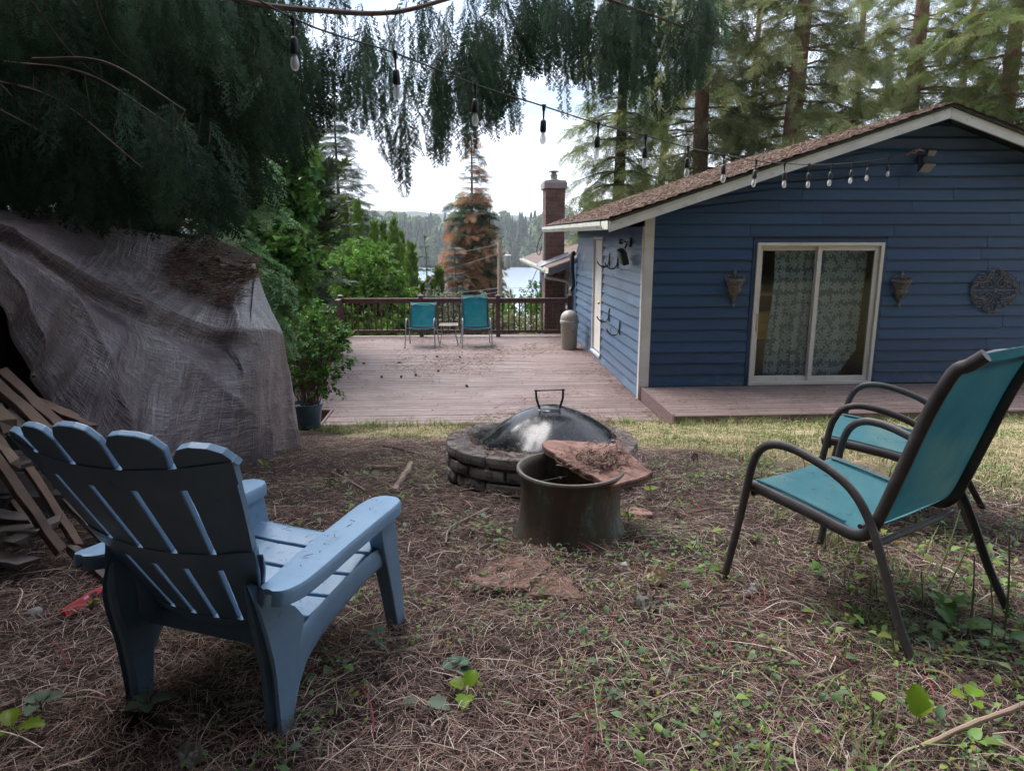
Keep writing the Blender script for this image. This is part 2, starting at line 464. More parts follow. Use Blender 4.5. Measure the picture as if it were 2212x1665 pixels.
def section(a, b, nb):
    a = Vector((a[0], a[1], 0)); b = Vector((b[0], b[1], 0)); d = b-a; L = d.length; an = math.atan2(d.y, d.x)
    a2 = a+d.normalized()*.05; b2 = b-d.normalized()*.05; l = (b2-a2).length
    mid = (a2+b2)/2
    for z0, z1, t in ((.80, .885, .036), (.10, .165, .036)):
        m = MB(); m.box(-l/2, l/2, -t, t, z0, z1); m.build('rail', MRAIL, rail, world=True, loc=mid, rot=(0, 0, an), bev=.004)
    m = MB(); m.box(-l/2, l/2, -.05, .05, .888, .915); m.build('rail_cap', MRAIL, rail, world=True, loc=mid, rot=(0, 0, an), bev=.004)
    for k in range(nb):
        p = a2.lerp(b2, (k+.5)/nb+random.uniform(-.004, .004)); ob('baluster', balm, rail, p, (0, 0, an+random.uniform(-.05, .05)), world=True)
section(PP[0], PP[1], 13); section(PP[1], PP[2], 13); section(PP[2], PP[3], 12)
section(LP[0], PP[0], 12); section(LP[1], LP[0], 12); section(LP[2], LP[1], 12)

# ================================================================ house
XS, YF = 2.545, 10.12
EAVE_X, RIDGE_X = 1.97, 6.605
ROOF_Y0, ROOF_Y1 = 9.80, 17.35
RZ_E, RZ_R = 2.60, 4.12         # roof top surface at the eave and at the ridge
SLP = (RZ_R-RZ_E)/(RIDGE_X-EAVE_X)
def siding_mat(name, c1, c2, wear, amt, rgh):
    m, nt, bs = nodes(name)
    g = tnoise(nt, coords(nt, 'Object', (.5, .5, 14)), 9, 7, .68)
    col = mixc(nt, ramp(nt, g, .3, .72), c1, c2)
    wv = ramp(nt, tnoise(nt, coords(nt, 'Object', (.8, .8, 9)), 5, 9, .75), .54, .70)
    w2 = ramp(nt, tnoise(nt, coords(nt, 'Object', (1, 1, 1), rndoff=False), .7, 4), .45, .62)
    ml = nn(nt, 'Math', operation='MULTIPLY'); nt.links.new(wv, ml.inputs[0]); nt.links.new(w2, ml.inputs[1])
    m2 = nn(nt, 'Math', operation='MULTIPLY'); m2.inputs[1].default_value = amt; nt.links.new(ml.outputs[0], m2.inputs[0])
    col = mixc(nt, m2.outputs[0], col, wear)
    vw = coords(nt, 'Object', rndoff=False); sz_ = nn(nt, 'SeparateXYZ'); nt.links.new(vw, sz_.inputs[0])
    lowz = ramp(nt, sz_.outputs['Z'], .75, .15); spl = ramp(nt, tnoise(nt, vw, 7, 8, .75), .50, .66); mm = nn(nt, 'Math', operation='MULTIPLY'); nt.links.new(lowz, mm.inputs[0]); nt.links.new(spl, mm.inputs[1]); m3 = nn(nt, 'Math', operation='MULTIPLY'); m3.inputs[1].default_value = .45; nt.links.new(mm.outputs[0], m3.inputs[0])
    col = mixc(nt, m3.outputs[0], col, (.13, .12, .12))
    drip = ramp(nt, tnoise(nt, coords(nt, 'Object', (9, 9, .5), rndoff=False), 2.2, 6, .7), .66, .74); m4 = nn(nt, 'Math', operation='MULTIPLY'); m4.inputs[1].default_value = .35; nt.links.new(drip, m4.inputs[0])
    col = mixc(nt, m4.outputs[0], col, (.12, .14, .17))
    col = rndval(nt, col, .16, .006)
    nt.links.new(col, bs.inputs['Base Color']); bs.inputs['Roughness'].default_value = rgh; bs.inputs['Specular IOR Level'].default_value = .45
    bumpn(nt, bs, g, .35, .006)
    return m
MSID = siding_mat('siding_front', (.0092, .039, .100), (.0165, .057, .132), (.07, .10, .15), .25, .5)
MSIDELIT = siding_mat('siding_side_lit', (.072, .120, .195), (.110, .168, .25), (.30, .34, .40), .85, .38)  # front's blue made lighter: sky light on this wall is in the colour
MTRIM = mat('trim_white', (.50, .48, .47), (.59, .57, .56), 4, rough=.55, c3=(.25, .24, .22), s3=12, lo3=.60, hi3=.75, bump=.1)
MFASC = mat('fascia_white', (.55, .55, .56), (.66, .66, .67), 3, rough=.55, c3=(.16, .15, .14), s3=22, lo3=.60, hi3=.70, bump=.15)
MSOFF = mat('soffit_blue', (.022, .045, .10), (.03, .06, .13), 4, rough=.6)
house = thing('house', 'single storey dark blue lap sided house with moss strewn roof', 'house', (6.6, 13, 0))

def top_at(x): return RZ_E+SLP*(x-EAVE_X if x <= RIDGE_X else 2*RIDGE_X-x-EAVE_X)-.14
XE = 2*RIDGE_X-XS
DX0, DX1, DZ0, DZ1 = 4.165, 6.05, .19, 2.275
# wall sheets behind the boards
b = MB()
t = .12
b.box(XS+.05, DX0-.03, YF+.03, YF+.03+t, -.1, 2.42)
b.box(DX1+.03, XE-.05, YF+.03, YF+.03+t, -.1, 2.42)
b.box(DX0-.03, DX1+.03, YF+.03, YF+.03+t, DZ1+.03, 2.42)
b.box(DX0-.03, DX1+.03, YF+.03, YF+.03+t, -.1, DZ0-.006)
b.add([(XS+.05, YF+.03, 2.42), (XE-.05, YF+.03, 2.42), (XE-.05, YF+.03, top_at(XE-.05)), (RIDGE_X, YF+.03, top_at(RIDGE_X)), (XS+.05, YF+.03, top_at(XS+.05)),
       (XS+.05, YF+.03+t, 2.42), (XE-.05, YF+.03+t, 2.42), (XE-.05, YF+.03+t, top_at(XE-.05)), (RIDGE_X, YF+.03+t, top_at(RIDGE_X)), (XS+.05, YF+.03+t, top_at(XS+.05))],
      [(0, 1, 2, 3, 4), (9, 8, 7, 6, 5), (0, 5, 6, 1)])
b.build('wall', MSOFF, house, world=True)
SY1 = 16.35; SD0, SD1, SDZ0, SDZ1 = 13.27, 14.12, .13, 2.29     # opening of the side door
b = MB()
b.box(XS+.03, XS+.15, YF+.16, SD0, -.1, 2.62); b.box(XS+.03, XS+.15, SD1, SY1, -.1, 2.62)
b.box(XS+.03, XS+.15, SD0, SD1, -.1, SDZ0); b.box(XS+.03, XS+.15, SD0, SD1, SDZ1, 2.62)
b.box(XE-.15, XE-.03, YF+.16, 17.2, -.1, 2.6); b.box(XS+.05, XE-.05, SY1, SY1+.1, -.6, 2.6)
b.build('wall', MSOFF, house, world=True)
EXPO = .1668
def board_front(x0, x1, z0, z1a, z1b):
    """lap board on the front wall; wedge section, bottom edge proud"""
    b = MB(); yb, yt, yk = YF-.012, YF+.020, YF+.032
    b.add([(x0, yb, z0), (x1, yb, z0), (x1, yt, z1b), (x0, yt, z1a), (x0, yk, z0), (x1, yk, z0), (x1, yk, z1b), (x0, yk, z1a)],
          [(0, 1, 2, 3), (5, 4, 7, 6), (0, 4, 5, 1), (3, 2, 6, 7), (0, 3, 7, 4), (1, 5, 6, 2)])
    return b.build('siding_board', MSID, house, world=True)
z = .20; i = 0
while z < 4.0:
    z1 = z+EXPO+.018
    runs = [(XS+.115, XE-.115)]
    if z < DZ1+.06: runs = [(XS+.115, DX0-.055), (DX1+.055, XE-.115)]
    for (a, c) in runs:
        # clip to the roof line
        la = max(a, EAVE_X+(z+.02+.14-RZ_E)/SLP); lc = min(c, 2*RIDGE_X-(EAVE_X+(z+.02+.14-RZ_E)/SLP))
        if lc-la < .08: continue
        cuts = [la]
        if lc-la > 3.2:
            q = la+random.uniform(1.2, 2.6)
            while q < lc-1.0: cuts.append(q); q += random.uniform(1.9, 3.1)
        cuts.append(lc)
        for p, q in zip(cuts[:-1], cuts[1:]):
            board_front(p, q-.006, z+random.uniform(-.006, .005), min(z1, top_at(p)+.02), min(z1, top_at(q)+.02))
    z += EXPO; i += 1
z = .01; i = 0
while z < 2.5:
    z1 = min(z+EXPO+.018, 2.56)
    runs = [(YF+.06, SY1)]
    if SDZ0-.1 < z < SDZ1: runs = [(YF+.06, SD0-.05), (SD1+.05, SY1)]
    for (a, c) in runs:
        cuts = [a]
        q = a+random.uniform(.9, 2.2)
        while q < c-.7: cuts.append(q); q += random.uniform(1.4, 2.6)
        cuts.append(c)
        for p, q in zip(cuts[:-1], cuts[1:]):
            b = MB(); dz0 = random.uniform(-.006, .006); dz1 = random.uniform(-.006, .006); pr = random.uniform(0, .006)
            xb, xt, xk = XS-.024-pr, XS+.020, XS+.032
            n = 4; vs_ = []
            for k in range(n+1):
                tt = k/n; yy = p+(q-.003-p)*tt; wv = .004*math.sin(tt*5+i)
                zz = z+dz0*(1-tt)+dz1*tt
                vs_ += [(xb+wv, yy, zz), (xt, yy, z1), (xk, yy, z1), (xk, yy, zz)]
            fs_ = []
            for k in range(n):
                o = k*4; fs_ += [(o, o+1, o+5, o+4), (o+1, o+2, o+6, o+5), (o+3, o, o+4, o+7), (o+2, o+3, o+7, o+6)]
            fs_ += [(0, 3, 2, 1), (n*4, n*4+1, n*4+2, n*4+3)]
            b.add(vs_, fs_); b.build('siding_board', MSIDELIT, house, world=True)
    z += EXPO; i += 1
# corner trim
b = MB(); b.box(XS-.024, XS+.112, YF-.036, YF+.028, ZST+.004, 2.66); b.build('corner_trim', MTRIM, house, world=True, bev=.003)
b = MB(); b.box(XS-.040, XS-.001, YF-.03, YF+.055, .004, 2.5); b.build('corner_trim', MTRIM, house, world=True, bev=.003)
b = MB(); b.box(XE-.112, XE+.024, YF-.036, YF+.028, ZST+.004, 2.66); b.build('corner_trim', MTRIM, house, world=True, bev=.003)

# ---- roof: slabs, shingle courses, fascia, soffit, gutter
MROOF = mat('roof_shingle', (.12, .088, .082), (.19, .14, .13), 30, rough=.9, spec=.15, c3=(.10, .085, .045), s3=3.2, lo3=.52, hi3=.66, rnd=.12, bump=.8, bscale=90, bdist=.02)
MEDGE = mat('roof_edge', (.018, .016, .015), (.04, .036, .03), 20, rough=.9, c3=(.045, .06, .02), s3=9, lo3=.5, hi3=.6)
b = MB()
for sgn in (0, 1):
    fx = (lambda x: x) if sgn == 0 else (lambda x: 2*RIDGE_X-x)
    P = [(fx(EAVE_X), RZ_E-.045), (fx(RIDGE_X-.001), RZ_R-.045), (fx(RIDGE_X-.001), RZ_R-.006), (fx(EAVE_X), RZ_E-.006)]
    vs_ = [(p[0], yy, p[1]) for yy in (ROOF_Y0-.03, ROOF_Y1) for p in P]
    fs_ = [(0, 1, 2, 3), (7, 6, 5, 4), (0, 4, 5, 1), (1, 5, 6, 2), (2, 6, 7, 3), (3, 7, 4, 0)]
    if sgn: fs_ = [f_[::-1] for f_ in fs_]
    b.add(vs_, fs_)
roof = b.build('roof', MEDGE, house, world=True)
nc = 30
for sgn in (0, 1):
    for k in range(nc):
        t0, t1 = k/nc, (k+1.25)/nc; t1 = min(t1, 1)
        x0, x1 = EAVE_X-.03+(RIDGE_X-EAVE_X+.03)*t0, EAVE_X+(RIDGE_X-EAVE_X)*t1
        z0, z1 = RZ_E+(RZ_R-RZ_E)*t0, RZ_E+(RZ_R-RZ_E)*t1
        b = MB(); n = 60; vs_ = []; fs_ = []
        for q in range(n+1):
            yy = ROOF_Y0-.045+(ROOF_Y1-ROOF_Y0+.06)*q/n
            j1 = random.uniform(0, .008); j2 = random.uniform(-.012, .012)
            for (x, zz) in ((x0+j2, z0-.002), (x0+j2, z0+.016+j1), (x1, z1+.004)):
                vs_.append((x if sgn == 0 else 2*RIDGE_X-x, yy, zz))
        for q in range(n):
            o = q*3; fs_ += [(o, o+1, o+4, o+3), (o+1, o+2, o+5, o+4)]
        if sgn == 0: fs_ = [f_[::-1] for f_ in fs_]
        b.add(vs_, fs_); b.build('shingle_course', MROOF, roof)
for sgn in (0, 1):
    b = MB(); fx = (lambda x: x) if sgn == 0 else (lambda x: 2*RIDGE_X-x)
    P = [(fx(EAVE_X-.02), RZ_E-.185), (fx(RIDGE_X-.0015), RZ_R-.185), (fx(RIDGE_X-.0015), RZ_R-.048), (fx(EAVE_X-.02), RZ_E-.048)]
    vs_ = [(p[0], yy, p[1]) for yy in (ROOF_Y0, ROOF_Y0+.035) for p in P]
    fs_ = [(0, 1, 2, 3), (7, 6, 5, 4), (0, 4, 5, 1), (1, 5, 6, 2), (2, 6, 7, 3), (3, 7, 4, 0)]
    if sgn: fs_ = [f_[::-1] for f_ in fs_]
    b.add(vs_, fs_); b.build('fascia', MFASC, house, world=True, bev=.003)
    b = MB(); P = [(fx(EAVE_X+.02), RZ_E-.075), (fx(RIDGE_X-.002), RZ_R-.075)]
    vs_ = [(p[0], yy, p[1]) for yy in (ROOF_Y0+.036, YF+.02) for p in P]; b.add(vs_, [(0, 1, 3, 2)]); b.build('soffit', MSOFF, house, world=True)
b = MB(); b.add([(EAVE_X+.02, YF+.02, RZ_E-.12), (XS+.05, YF+.02, RZ_E-.10), (XS+.05, 17.3, RZ_E-.10), (EAVE_X+.02, 17.3, RZ_E-.12)], [(0, 1, 2, 3)]); b.build('soffit', MSOFF, house, world=True)
MGUT = mat('gutter_metal', (.50, .51, .44), (.60, .61, .54), 3, rough=.45, c3=(.14, .13, .09), s3=6, lo3=.55, hi3=.7, st3=(1, .6, 3))
b = MB()
gp = [(0, .125), (0, 0), (-.085, 0), (-.115, .06), (-.115, .118), (-.102, .118), (-.102, .062), (-.078, .012), (-.012, .012), (-.012, .125)]
n = len(gp); GX0, GZ0 = EAVE_X-.024, 2.445
b.add([(GX0+p[0], yy, GZ0+p[1]) for yy in (ROOF_Y0+.02, ROOF_Y1+.05) for p in gp],
      [tuple(range(n)), tuple(range(2*n-1, n-1, -1))]+[(i, n+i, n+(i+1) % n, (i+1) % n) for i in range(n)])
b.build('gutter', MGUT, house, world=True)
b = MB(); b.tube([(GX0-.06, ROOF_Y1-.02, 2.45), (GX0-.06, ROOF_Y1-.02, 1.78)], .036, 4, side=(.7, .7, 0)); b.build('downspout', MGUT, house, world=True)

# ---- interior room seen through the sliding door
MWOODIN = mat('pine_panelling', (.34, .17, .07), (.42, .22, .10), 4, stretch=(1, 1, .2), rough=.6, bump=.1)
MFLOORIN = mat('room_floor', (.16, .10, .06), (.22, .14, .08), 3, rough=.5)
b = MB(); b.add([(2.8, 10.3, .15), (10, 10.3, .15), (10, 14, .15), (2.8, 14, .15)], [(0, 1, 2, 3)]); b.build('room_floor', MFLOORIN, house, world=True)
b = MB(); b.add([(2.8, 13.2, .15), (10, 13.2, .15), (10, 13.2, 2.5), (2.8, 13.2, 2.5)], [(0, 1, 2, 3)])
b.add([(3.2, 10.28, .15), (3.2, 13.2, .15), (3.2, 13.2, 2.5), (3.2, 10.28, 2.5)], [(0, 1, 2, 3)])
b.add([(7.5, 10.28, .15), (7.5, 13.2, .15), (7.5, 13.2, 2.5), (7.5, 10.28, 2.5)], [(3, 2, 1, 0)]); b.build('room_wall', MWOODIN, house, world=True)
b = MB(); b.add([(2.8, 10.28, 2.5), (10, 10.28, 2.5), (10, 14, 2.5), (2.8, 14, 2.5)], [(3, 2, 1, 0)]); b.build('room_ceiling', MTRIM, house, world=True)

# ---- sliding door
MVINYL = mat('door_vinyl', (.50, .48, .45), (.58, .56, .53), 3, rough=.45, c3=(.26, .20, .17), s3=9, lo3=.60, hi3=.75)
def glass_mat():
    m, nt, bs = nodes('door_glass')
    tr = nn(nt, 'BsdfTransparent'); tr.inputs[0].default_value = (.93, .95, .94, 1)
    gl = nn(nt, 'BsdfGlossy'); gl.inputs['Roughness'].default_value = .02
    fr = nn(nt, 'Fresnel'); fr.inputs['IOR'].default_value = 1.5
    ad = nn(nt, 'Math', operation='MULTIPLY_ADD'); ad.inputs[1].default_value = .45; ad.inputs[2].default_value = .005
    nt.links.new(fr.outputs[0], ad.inputs[0])
    mx = nn(nt, 'MixShader'); nt.links.new(ad.outputs[0], mx.inputs[0]); nt.links.new(tr.outputs[0], mx.inputs[1]); nt.links.new(gl.outputs[0], mx.inputs[2])
    nt.links.new(mx.outputs[0], nt.nodes['Material Output'].inputs['Surface']); return m
MGLASS = glass_mat()
b = MB()
fw = .05
b.box(DX0-.05, DX0-.004, YF-.004, YF+.05, DZ0-.004, DZ1+.05); b.box(DX1+.004, DX1+.05, YF-.004, YF+.05, DZ0-.004, DZ1+.05); b.box(DX0-.004, DX1+.004, YF-.004, YF+.05, DZ1+.004, DZ1+.05)
b.build('door_surround', MSID, house, world=True)
b = MB()
b.box(DX0, DX0+fw, YF-.03, YF+.13, DZ0+.0, DZ1); b.box(DX1-fw, DX1, YF-.03, YF+.13, DZ0, DZ1)
b.box(DX0+fw, DX1-fw, YF-.028, YF+.13, DZ1-fw, DZ1-.001); b.box(DX0+fw, DX1-fw, YF-.028, YF+.13, DZ0+.001, DZ0+.05)
sdoor = b.build('sliding_door', MVINYL, house, world=True, bev=.005)
def leaf(x0, x1, yy, s):
    b = MB(); z0, z1 = DZ0+.052, DZ1-fw-.002
    b.box(x0, x0+s, yy, yy+.035, z0, z1); b.box(x1-s, x1, yy, yy+.035, z0, z1); b.box(x0+s, x1-s, yy+.001, yy+.034, z0, z0+.075); b.box(x0+s, x1-s, yy+.001, yy+.034, z1-.065, z1)
    b.build('door_leaf', MVINYL, sdoor, bev=.004)
    g = MB(); g.box(x0+s-.005, x1-s+.005, yy+.014, yy+.019, z0+.07, z1-.06); g.build('pane', MGLASS, sdoor)
leaf(DX0+fw+.004, 5.13, YF+.052, .062); leaf(5.075, DX1-fw-.004, YF+.008, .066)
b = MB(); b.box(DX0+fw+.018, DX0+fw+.05, YF+.020, YF+.051, 1.02, 1.26); b.box(DX0+fw+.01, DX0+fw+.04, YF+.005, YF+.021, 1.0, 1.04); b.box(DX0+fw+.01, DX0+fw+.04, YF+.005, YF+.021, 1.22, 1.26)
b.box(DX0+fw+.01, DX0+fw+.03, YF-.012, YF+.006, 1.0, 1.26)
b.build('handle', mat('door_handle', (.40, .30, .27), rough=.5), sdoor, bev=.004)

# ---- side door
MDOORW = mat('door_white', (.66, .64, .58), (.74, .72, .66), 3, rough=.4, c3=(.45, .38, .26), s3=4, lo3=.58, hi3=.75)
b = MB(); b.box(XS+.012, XS+.05, SD0+.004, SD1-.004, SDZ0+.02, SDZ1-.01)
sd_ = b.build('side_door', MDOORW, house, world=True)
b = MB(); b.box(XS-.03, XS+.14, SD0-.05, SD0-.002, SDZ0, SDZ1+.0); b.box(XS-.03, XS+.14, SD1+.002, SD1+.05, SDZ0, SDZ1)
b.box(XS-.03, XS+.14, SD0-.05, SD1+.05, SDZ1+.001, SDZ1+.06); b.box(XS-.045, XS+.14, SD0-.05, SD1+.05, SDZ0-.05, SDZ0-.001)
b.build('door_frame', MTRIM, sd_, bev=.003)
b = MB(); b.lathe([(0, 0), (.012, 0), (.012, .03), (.028, .035), (.033, .055), (.022, .075), (0, .078)], 14)
k = b.build('knob', mat('brass', (.5, .36, .16), metal=1, rough=.3), sd_, smooth=True, loc=(XS+.012, SD0+.11, 1.12), rot=(0, R(-90), 0))

# ---- lower wing behind: roof, wall, window, chimney
WX0 = 2.0; WY0, WY1 = 17.36, 25.5; WZ = 1.60
b = MB(); b.box(2.62, 2.75, 17.0, WY1, -3.2, WZ+.1); b.build('wing_wall', MSIDELIT, house, world=True)
b = MB(); b.box(2.76, 9, 17.44, 17.56, -3.2, 1.7); b.build('wing_wall', MSOFF, house, world=True)
b = MB()
wsl = .36
def wz(x): return WZ+(x-WX0)*wsl
b.add([(WX0, WY0, wz(WX0)), (7, WY0, wz(7)), (7, WY1, wz(7)), (WX0, WY1, wz(WX0)), (WX0, WY0, wz(WX0)-.05), (7, WY0, wz(7)-.05), (7, WY1, wz(7)-.05), (WX0, WY1, wz(WX0)-.05)],
      [(0, 1, 2, 3), (7, 6, 5, 4), (0, 4, 5, 1), (2, 6, 7, 3), (3, 7, 4, 0)])
b.build('wing_roof', MROOF, house, world=True)
b = MB(); vs_ = [(x, yy, wz(x)-dz) for yy in (WY0-.036, WY0-.002) for (x, dz) in ((WX0, .19), (4.5, .19), (4.5, .02), (WX0, .02))]
b.add(vs_, [(0, 1, 2, 3), (7, 6, 5, 4), (0, 4, 5, 1), (1, 5, 6, 2), (2, 6, 7, 3), (3, 7, 4, 0)]); b.build('fascia', mat('fascia_grey', (.22, .23, .25), (.28, .29, .31), 4, rough=.6), house, world=True)
b = MB(); b.add([(WX0+p[0]*.9, yy, WZ-.14+p[1]) for yy in (WY0, WY1) for p in gp], [tuple(range(n)), tuple(range(2*n-1, n-1, -1))]+[(i, n+i, n+(i+1) % n, (i+1) % n) for i in range(n)]); b.build('gutter', MGUT, house, world=True)
b = MB(); b.tube(catmull([(1.95, 17.46, 1.46), (1.97, 17.46, 1.36), (2.3, 17.44, 1.30), (2.52, 17.42, 1.22), (2.56, 17.41, 1.0), (2.57, 17.40, .2), (2.57, 17.40, -1.2)], 5), .036, 6); b.build('downspout', MGUT, house, world=True)
b = MB(); b.tube(catmull([(2.50, 16.42, 1.98), (2.44, 16.42, 1.93), (2.43, 16.42, 1.6), (2.46, 16.42, 1.25), (2.40, 16.42, 1.12)], 5), .05, 6); b.build('downspout', mat('downspout_navy', (.018, .03, .05), rough=.4), house, world=True)
win = MB(); win.box(2.56, 2.625, 17.46, 17.53, .52, 1.56); win.box(2.56, 2.625, 18.28, 18.35, .52, 1.56); win.box(2.56, 2.625, 17.53, 18.28, 1.49, 1.56); win.box(2.56, 2.625, 17.53, 18.28, .52, .60); win.box(2.575, 2.622, 17.88, 17.93, .60, 1.49)
win = win.build('window', MTRIM, house, world=True)
b = MB(); b.box(2.60, 2.606, 17.53, 18.28, .60, 1.49); b.build('pane', MGLASS, win)
b = MB(); b.box(2.612, 2.618, 17.53, 18.28, .60, 1.49); b.build('blind', mat('window_dark', (.06, .07, .08), rough=.4), win)

CHX0, CHX1, CHY0, CHY1 = 2.05, 2.55, 18.6, 19.4
MBRICK = mat('chimney_brick', (.12, .062, .050), (.18, .10, .082), 8, rough=.85, c3=(.06, .04, .035), s3=7, lo3=.52, hi3=.66, rnd=.28, hue=.012, bump=.4, bscale=60)
MMORT = mat('mortar', (.20, .17, .15), (.27, .24, .21), 12, rough=.95)
b = MB(); b.box(CHX0+.012, CHX1-.012, CHY0+.012, CHY1-.012, -2.6, 3.62)
chim = b.build('chimney', MMORT, house, world=True)
bh = .106
def brick_mesh(L, W):
    b = MB(); b.box(-L/2, L/2, -W/2, W/2, -bh/2+.006, bh/2-.006); return b.mesh('brick', MBRICK)
bmA = brick_mesh(.192, .09); bmH = brick_mesh(.094, .09)
z = -.55; i = 0
while z < 3.52:
    if i % 2 == 0: xs_ = [(CHX0+.098, bmA), (CHX0+.298, bmA), (CHX1-.05, bmH)]
    else: xs_ = [(CHX0+.049, bmH), (CHX0+.202, bmA), (CHX1-.098, bmA)]
    for x, m_ in xs_: ob('brick', m_, chim, (x, CHY0+.045+random.uniform(-.004, .004), z), (0, 0, random.uniform(-.01, .01)))
    yy = CHY0+.09+.098+(0 if i % 2 else .05)
    while yy < CHY1-.05:
        ob('brick', bmA, chim, (CHX0+.045+random.uniform(-.004, .004), yy, z), (0, 0, R(90))); yy += .2
    z += bh; i += 1
b = MB(); b.box(CHX0-.045, CHX1+.045, CHY0-.045, CHY1+.045, 3.53, 3.70); b.box(CHX0-.02, CHX1+.02, CHY0-.02, CHY1+.02, 3.701, 3.74)
b.build('crown', mat('concrete_cap', (.20, .17, .16), (.28, .24, .23), 6, rough=.9, bump=.3), chim, bev=.015)
b = MB(); cc = ((CHX0+CHX1)/2, (CHY0+CHY1)/2, 3.74)
b.lathe([(.16, 0), (.16, .03), (.10, .05), (.085, .06), (.085, .13), (.10, .135), (.10, .16), (.07, .165), (.07, .22), (.14, .235), (.145, .25), (.06, .27), (0, .275)], 20, cc)
b.build('flue_cap', mat('flue_metal', (.25, .25, .25), rough=.5, metal=.6), chim, smooth=True)
b = MB(); b.add([(CHX0-.16, CHY0-.12, wz(CHX0-.16)+.02), (CHX1+.1, CHY0-.12, wz(CHX1+.1)+.02), (CHX1+.1, CHY0-.004, wz(CHX1+.1)+.12), (CHX0-.02, CHY0-.004, wz(CHX0)+.10)], [(0, 1, 2, 3)])
b.add([(CHX0-.16, CHY0-.12, wz(CHX0-.16)+.02), (CHX0-.02, CHY0-.004, wz(CHX0)+.10), (CHX0-.02, CHY1, wz(CHX0)+.10), (CHX0-.16, CHY1, wz(CHX0-.16)+.02)], [(0, 1, 2, 3)])
b.build('flashing', mat('flashing_metal', (.20, .21, .23), (.14, .14, .15), 9, rough=.55, metal=.5), chim)
b = MB(); b.tube(catmull([(CHX0-.02, 18.7, 2.55), (CHX0-.16, 18.75, 2.2), (CHX0-.20, 18.8, 1.95), (CHX0-.13, 18.75, 1.88), (CHX0-.08, 18.7, 2.1)], 6), .012, 5); b.build('cable_loop', mat('cable_black', (.015, .015, .015), rough=.6), chim)

# ================================================================ things on the house walls
MIRON = mat('wrought_iron', (.09, .085, .085), (.16, .15, .145), 30, rough=.6, metal=.4, c3=(.20, .19, .18), s3=40, lo3=.55, hi3=.7)
MBLACK = mat('black_metal', (.018, .019, .022), (.03, .03, .034), 14, rough=.45, rnd=.1)
def spiral(c, r0, turns, a0, cw=1, n=26, tail=None):
    """scroll in the XZ plane around c, from the outside in"""
    pts = []
    for k in range(n+1):
        t = k/n; a = a0+cw*turns*2*math.pi*t; r = r0*(1-.82*t)
        pts.append((c[0]+r*math.cos(a), c[1], c[2]+r*math.sin(a)))
    return pts
# scrolled wall art
ac = at_y(2150, 627, YF-.035)
art = thing('scroll_wall_art', 'scrolled wrought iron wall ornament on the blue siding', 'wall art', (ac.x, YF, ac.z))
def art_tube(pts, r=.0055): return pts
b = MB()
W2, H2 = .37, .315
b.tube([(W2*(.80+.20*math.cos(4*a))*math.cos(a), -.03, H2*(.80+.20*math.cos(4*a))*math.sin(a)) for a in np.linspace(0, 2*math.pi, 97)], .007, 6)
b.build('outer_ring', MIRON, art, smooth=True)
for sx in (-1, 1):
    for sz in (-1, 1):
        b = MB(); fl = lambda P: [(p[0]*sx, p[1], p[2]*sz) for p in P]
        for (cx_, cz_, r0, tn, a0, cw) in ((.30, .10, .055, 1.4, math.pi*.5, -1), (.21, .21, .06, 1.4, math.pi*1.2, 1), (.10, .25, .055, 1.3, 0, 1), (.09, .10, .075, 1.4, math.pi*.5, 1),
                                           (.20, .07, .05, 1.3, math.pi, -1), (.05, .30, .035, 1.2, math.pi, -1), (.34, .035, .03, 1.2, math.pi*.5, -1), (.27, .17, .035, 1.2, 0, 1), (.15, .17, .04, 1.2, 0, -1)):
            b.tube(fl(spiral((cx_, -.03, cz_), r0, tn, a0, cw)), .0075, 5)
        b.tube(fl(catmull([(.0, -.03, .17), (.07, -.03, .20), (.15, -.03, .12), (.25, -.03, .13), (.33, -.03, .06)], 6)), .006, 5)
        b.build('scroll', MIRON, art, smooth=True)
b = MB()
for k in range(8):
    a = k*math.pi/4; M_ = Matrix.Translation((.018*math.cos(a), -.04, .018*math.sin(a)))
    b.lathe([(0, -.008), (.012, -.004), (.014, 0), (.008, .008), (0, .01)], 8, (0, 0, 0)); b.v = b.v[:-40]+[tuple(M_ @ Matrix.Rotation(R(90), 4, 'X') @ Vector(p)) for p in b.v[-40:]]
b.tube([(0, -.055, 0), (0, -.02, 0)], .009, 8); b.build('rosette', MIRON, art, smooth=True)
for sx in (-1, 1):
    b = MB(); b.prism([(sx*.10, 0), (sx*.125, .018), (sx*.17, .006), (sx*.185, 0), (sx*.17, -.006), (sx*.125, -.018)][::sx], .028, .036, Matrix.Rotation(R(90), 4, 'X')); b.build('leaf', MIRON, art)
b = MB(); b.tube([(0, -.03, -.30), (0, -.03, .30)], .006, 5); b.tube([(-.34, -.03, 0), (.34, -.03, 0)], .006, 5); b.build('cross_bar', MIRON, art)
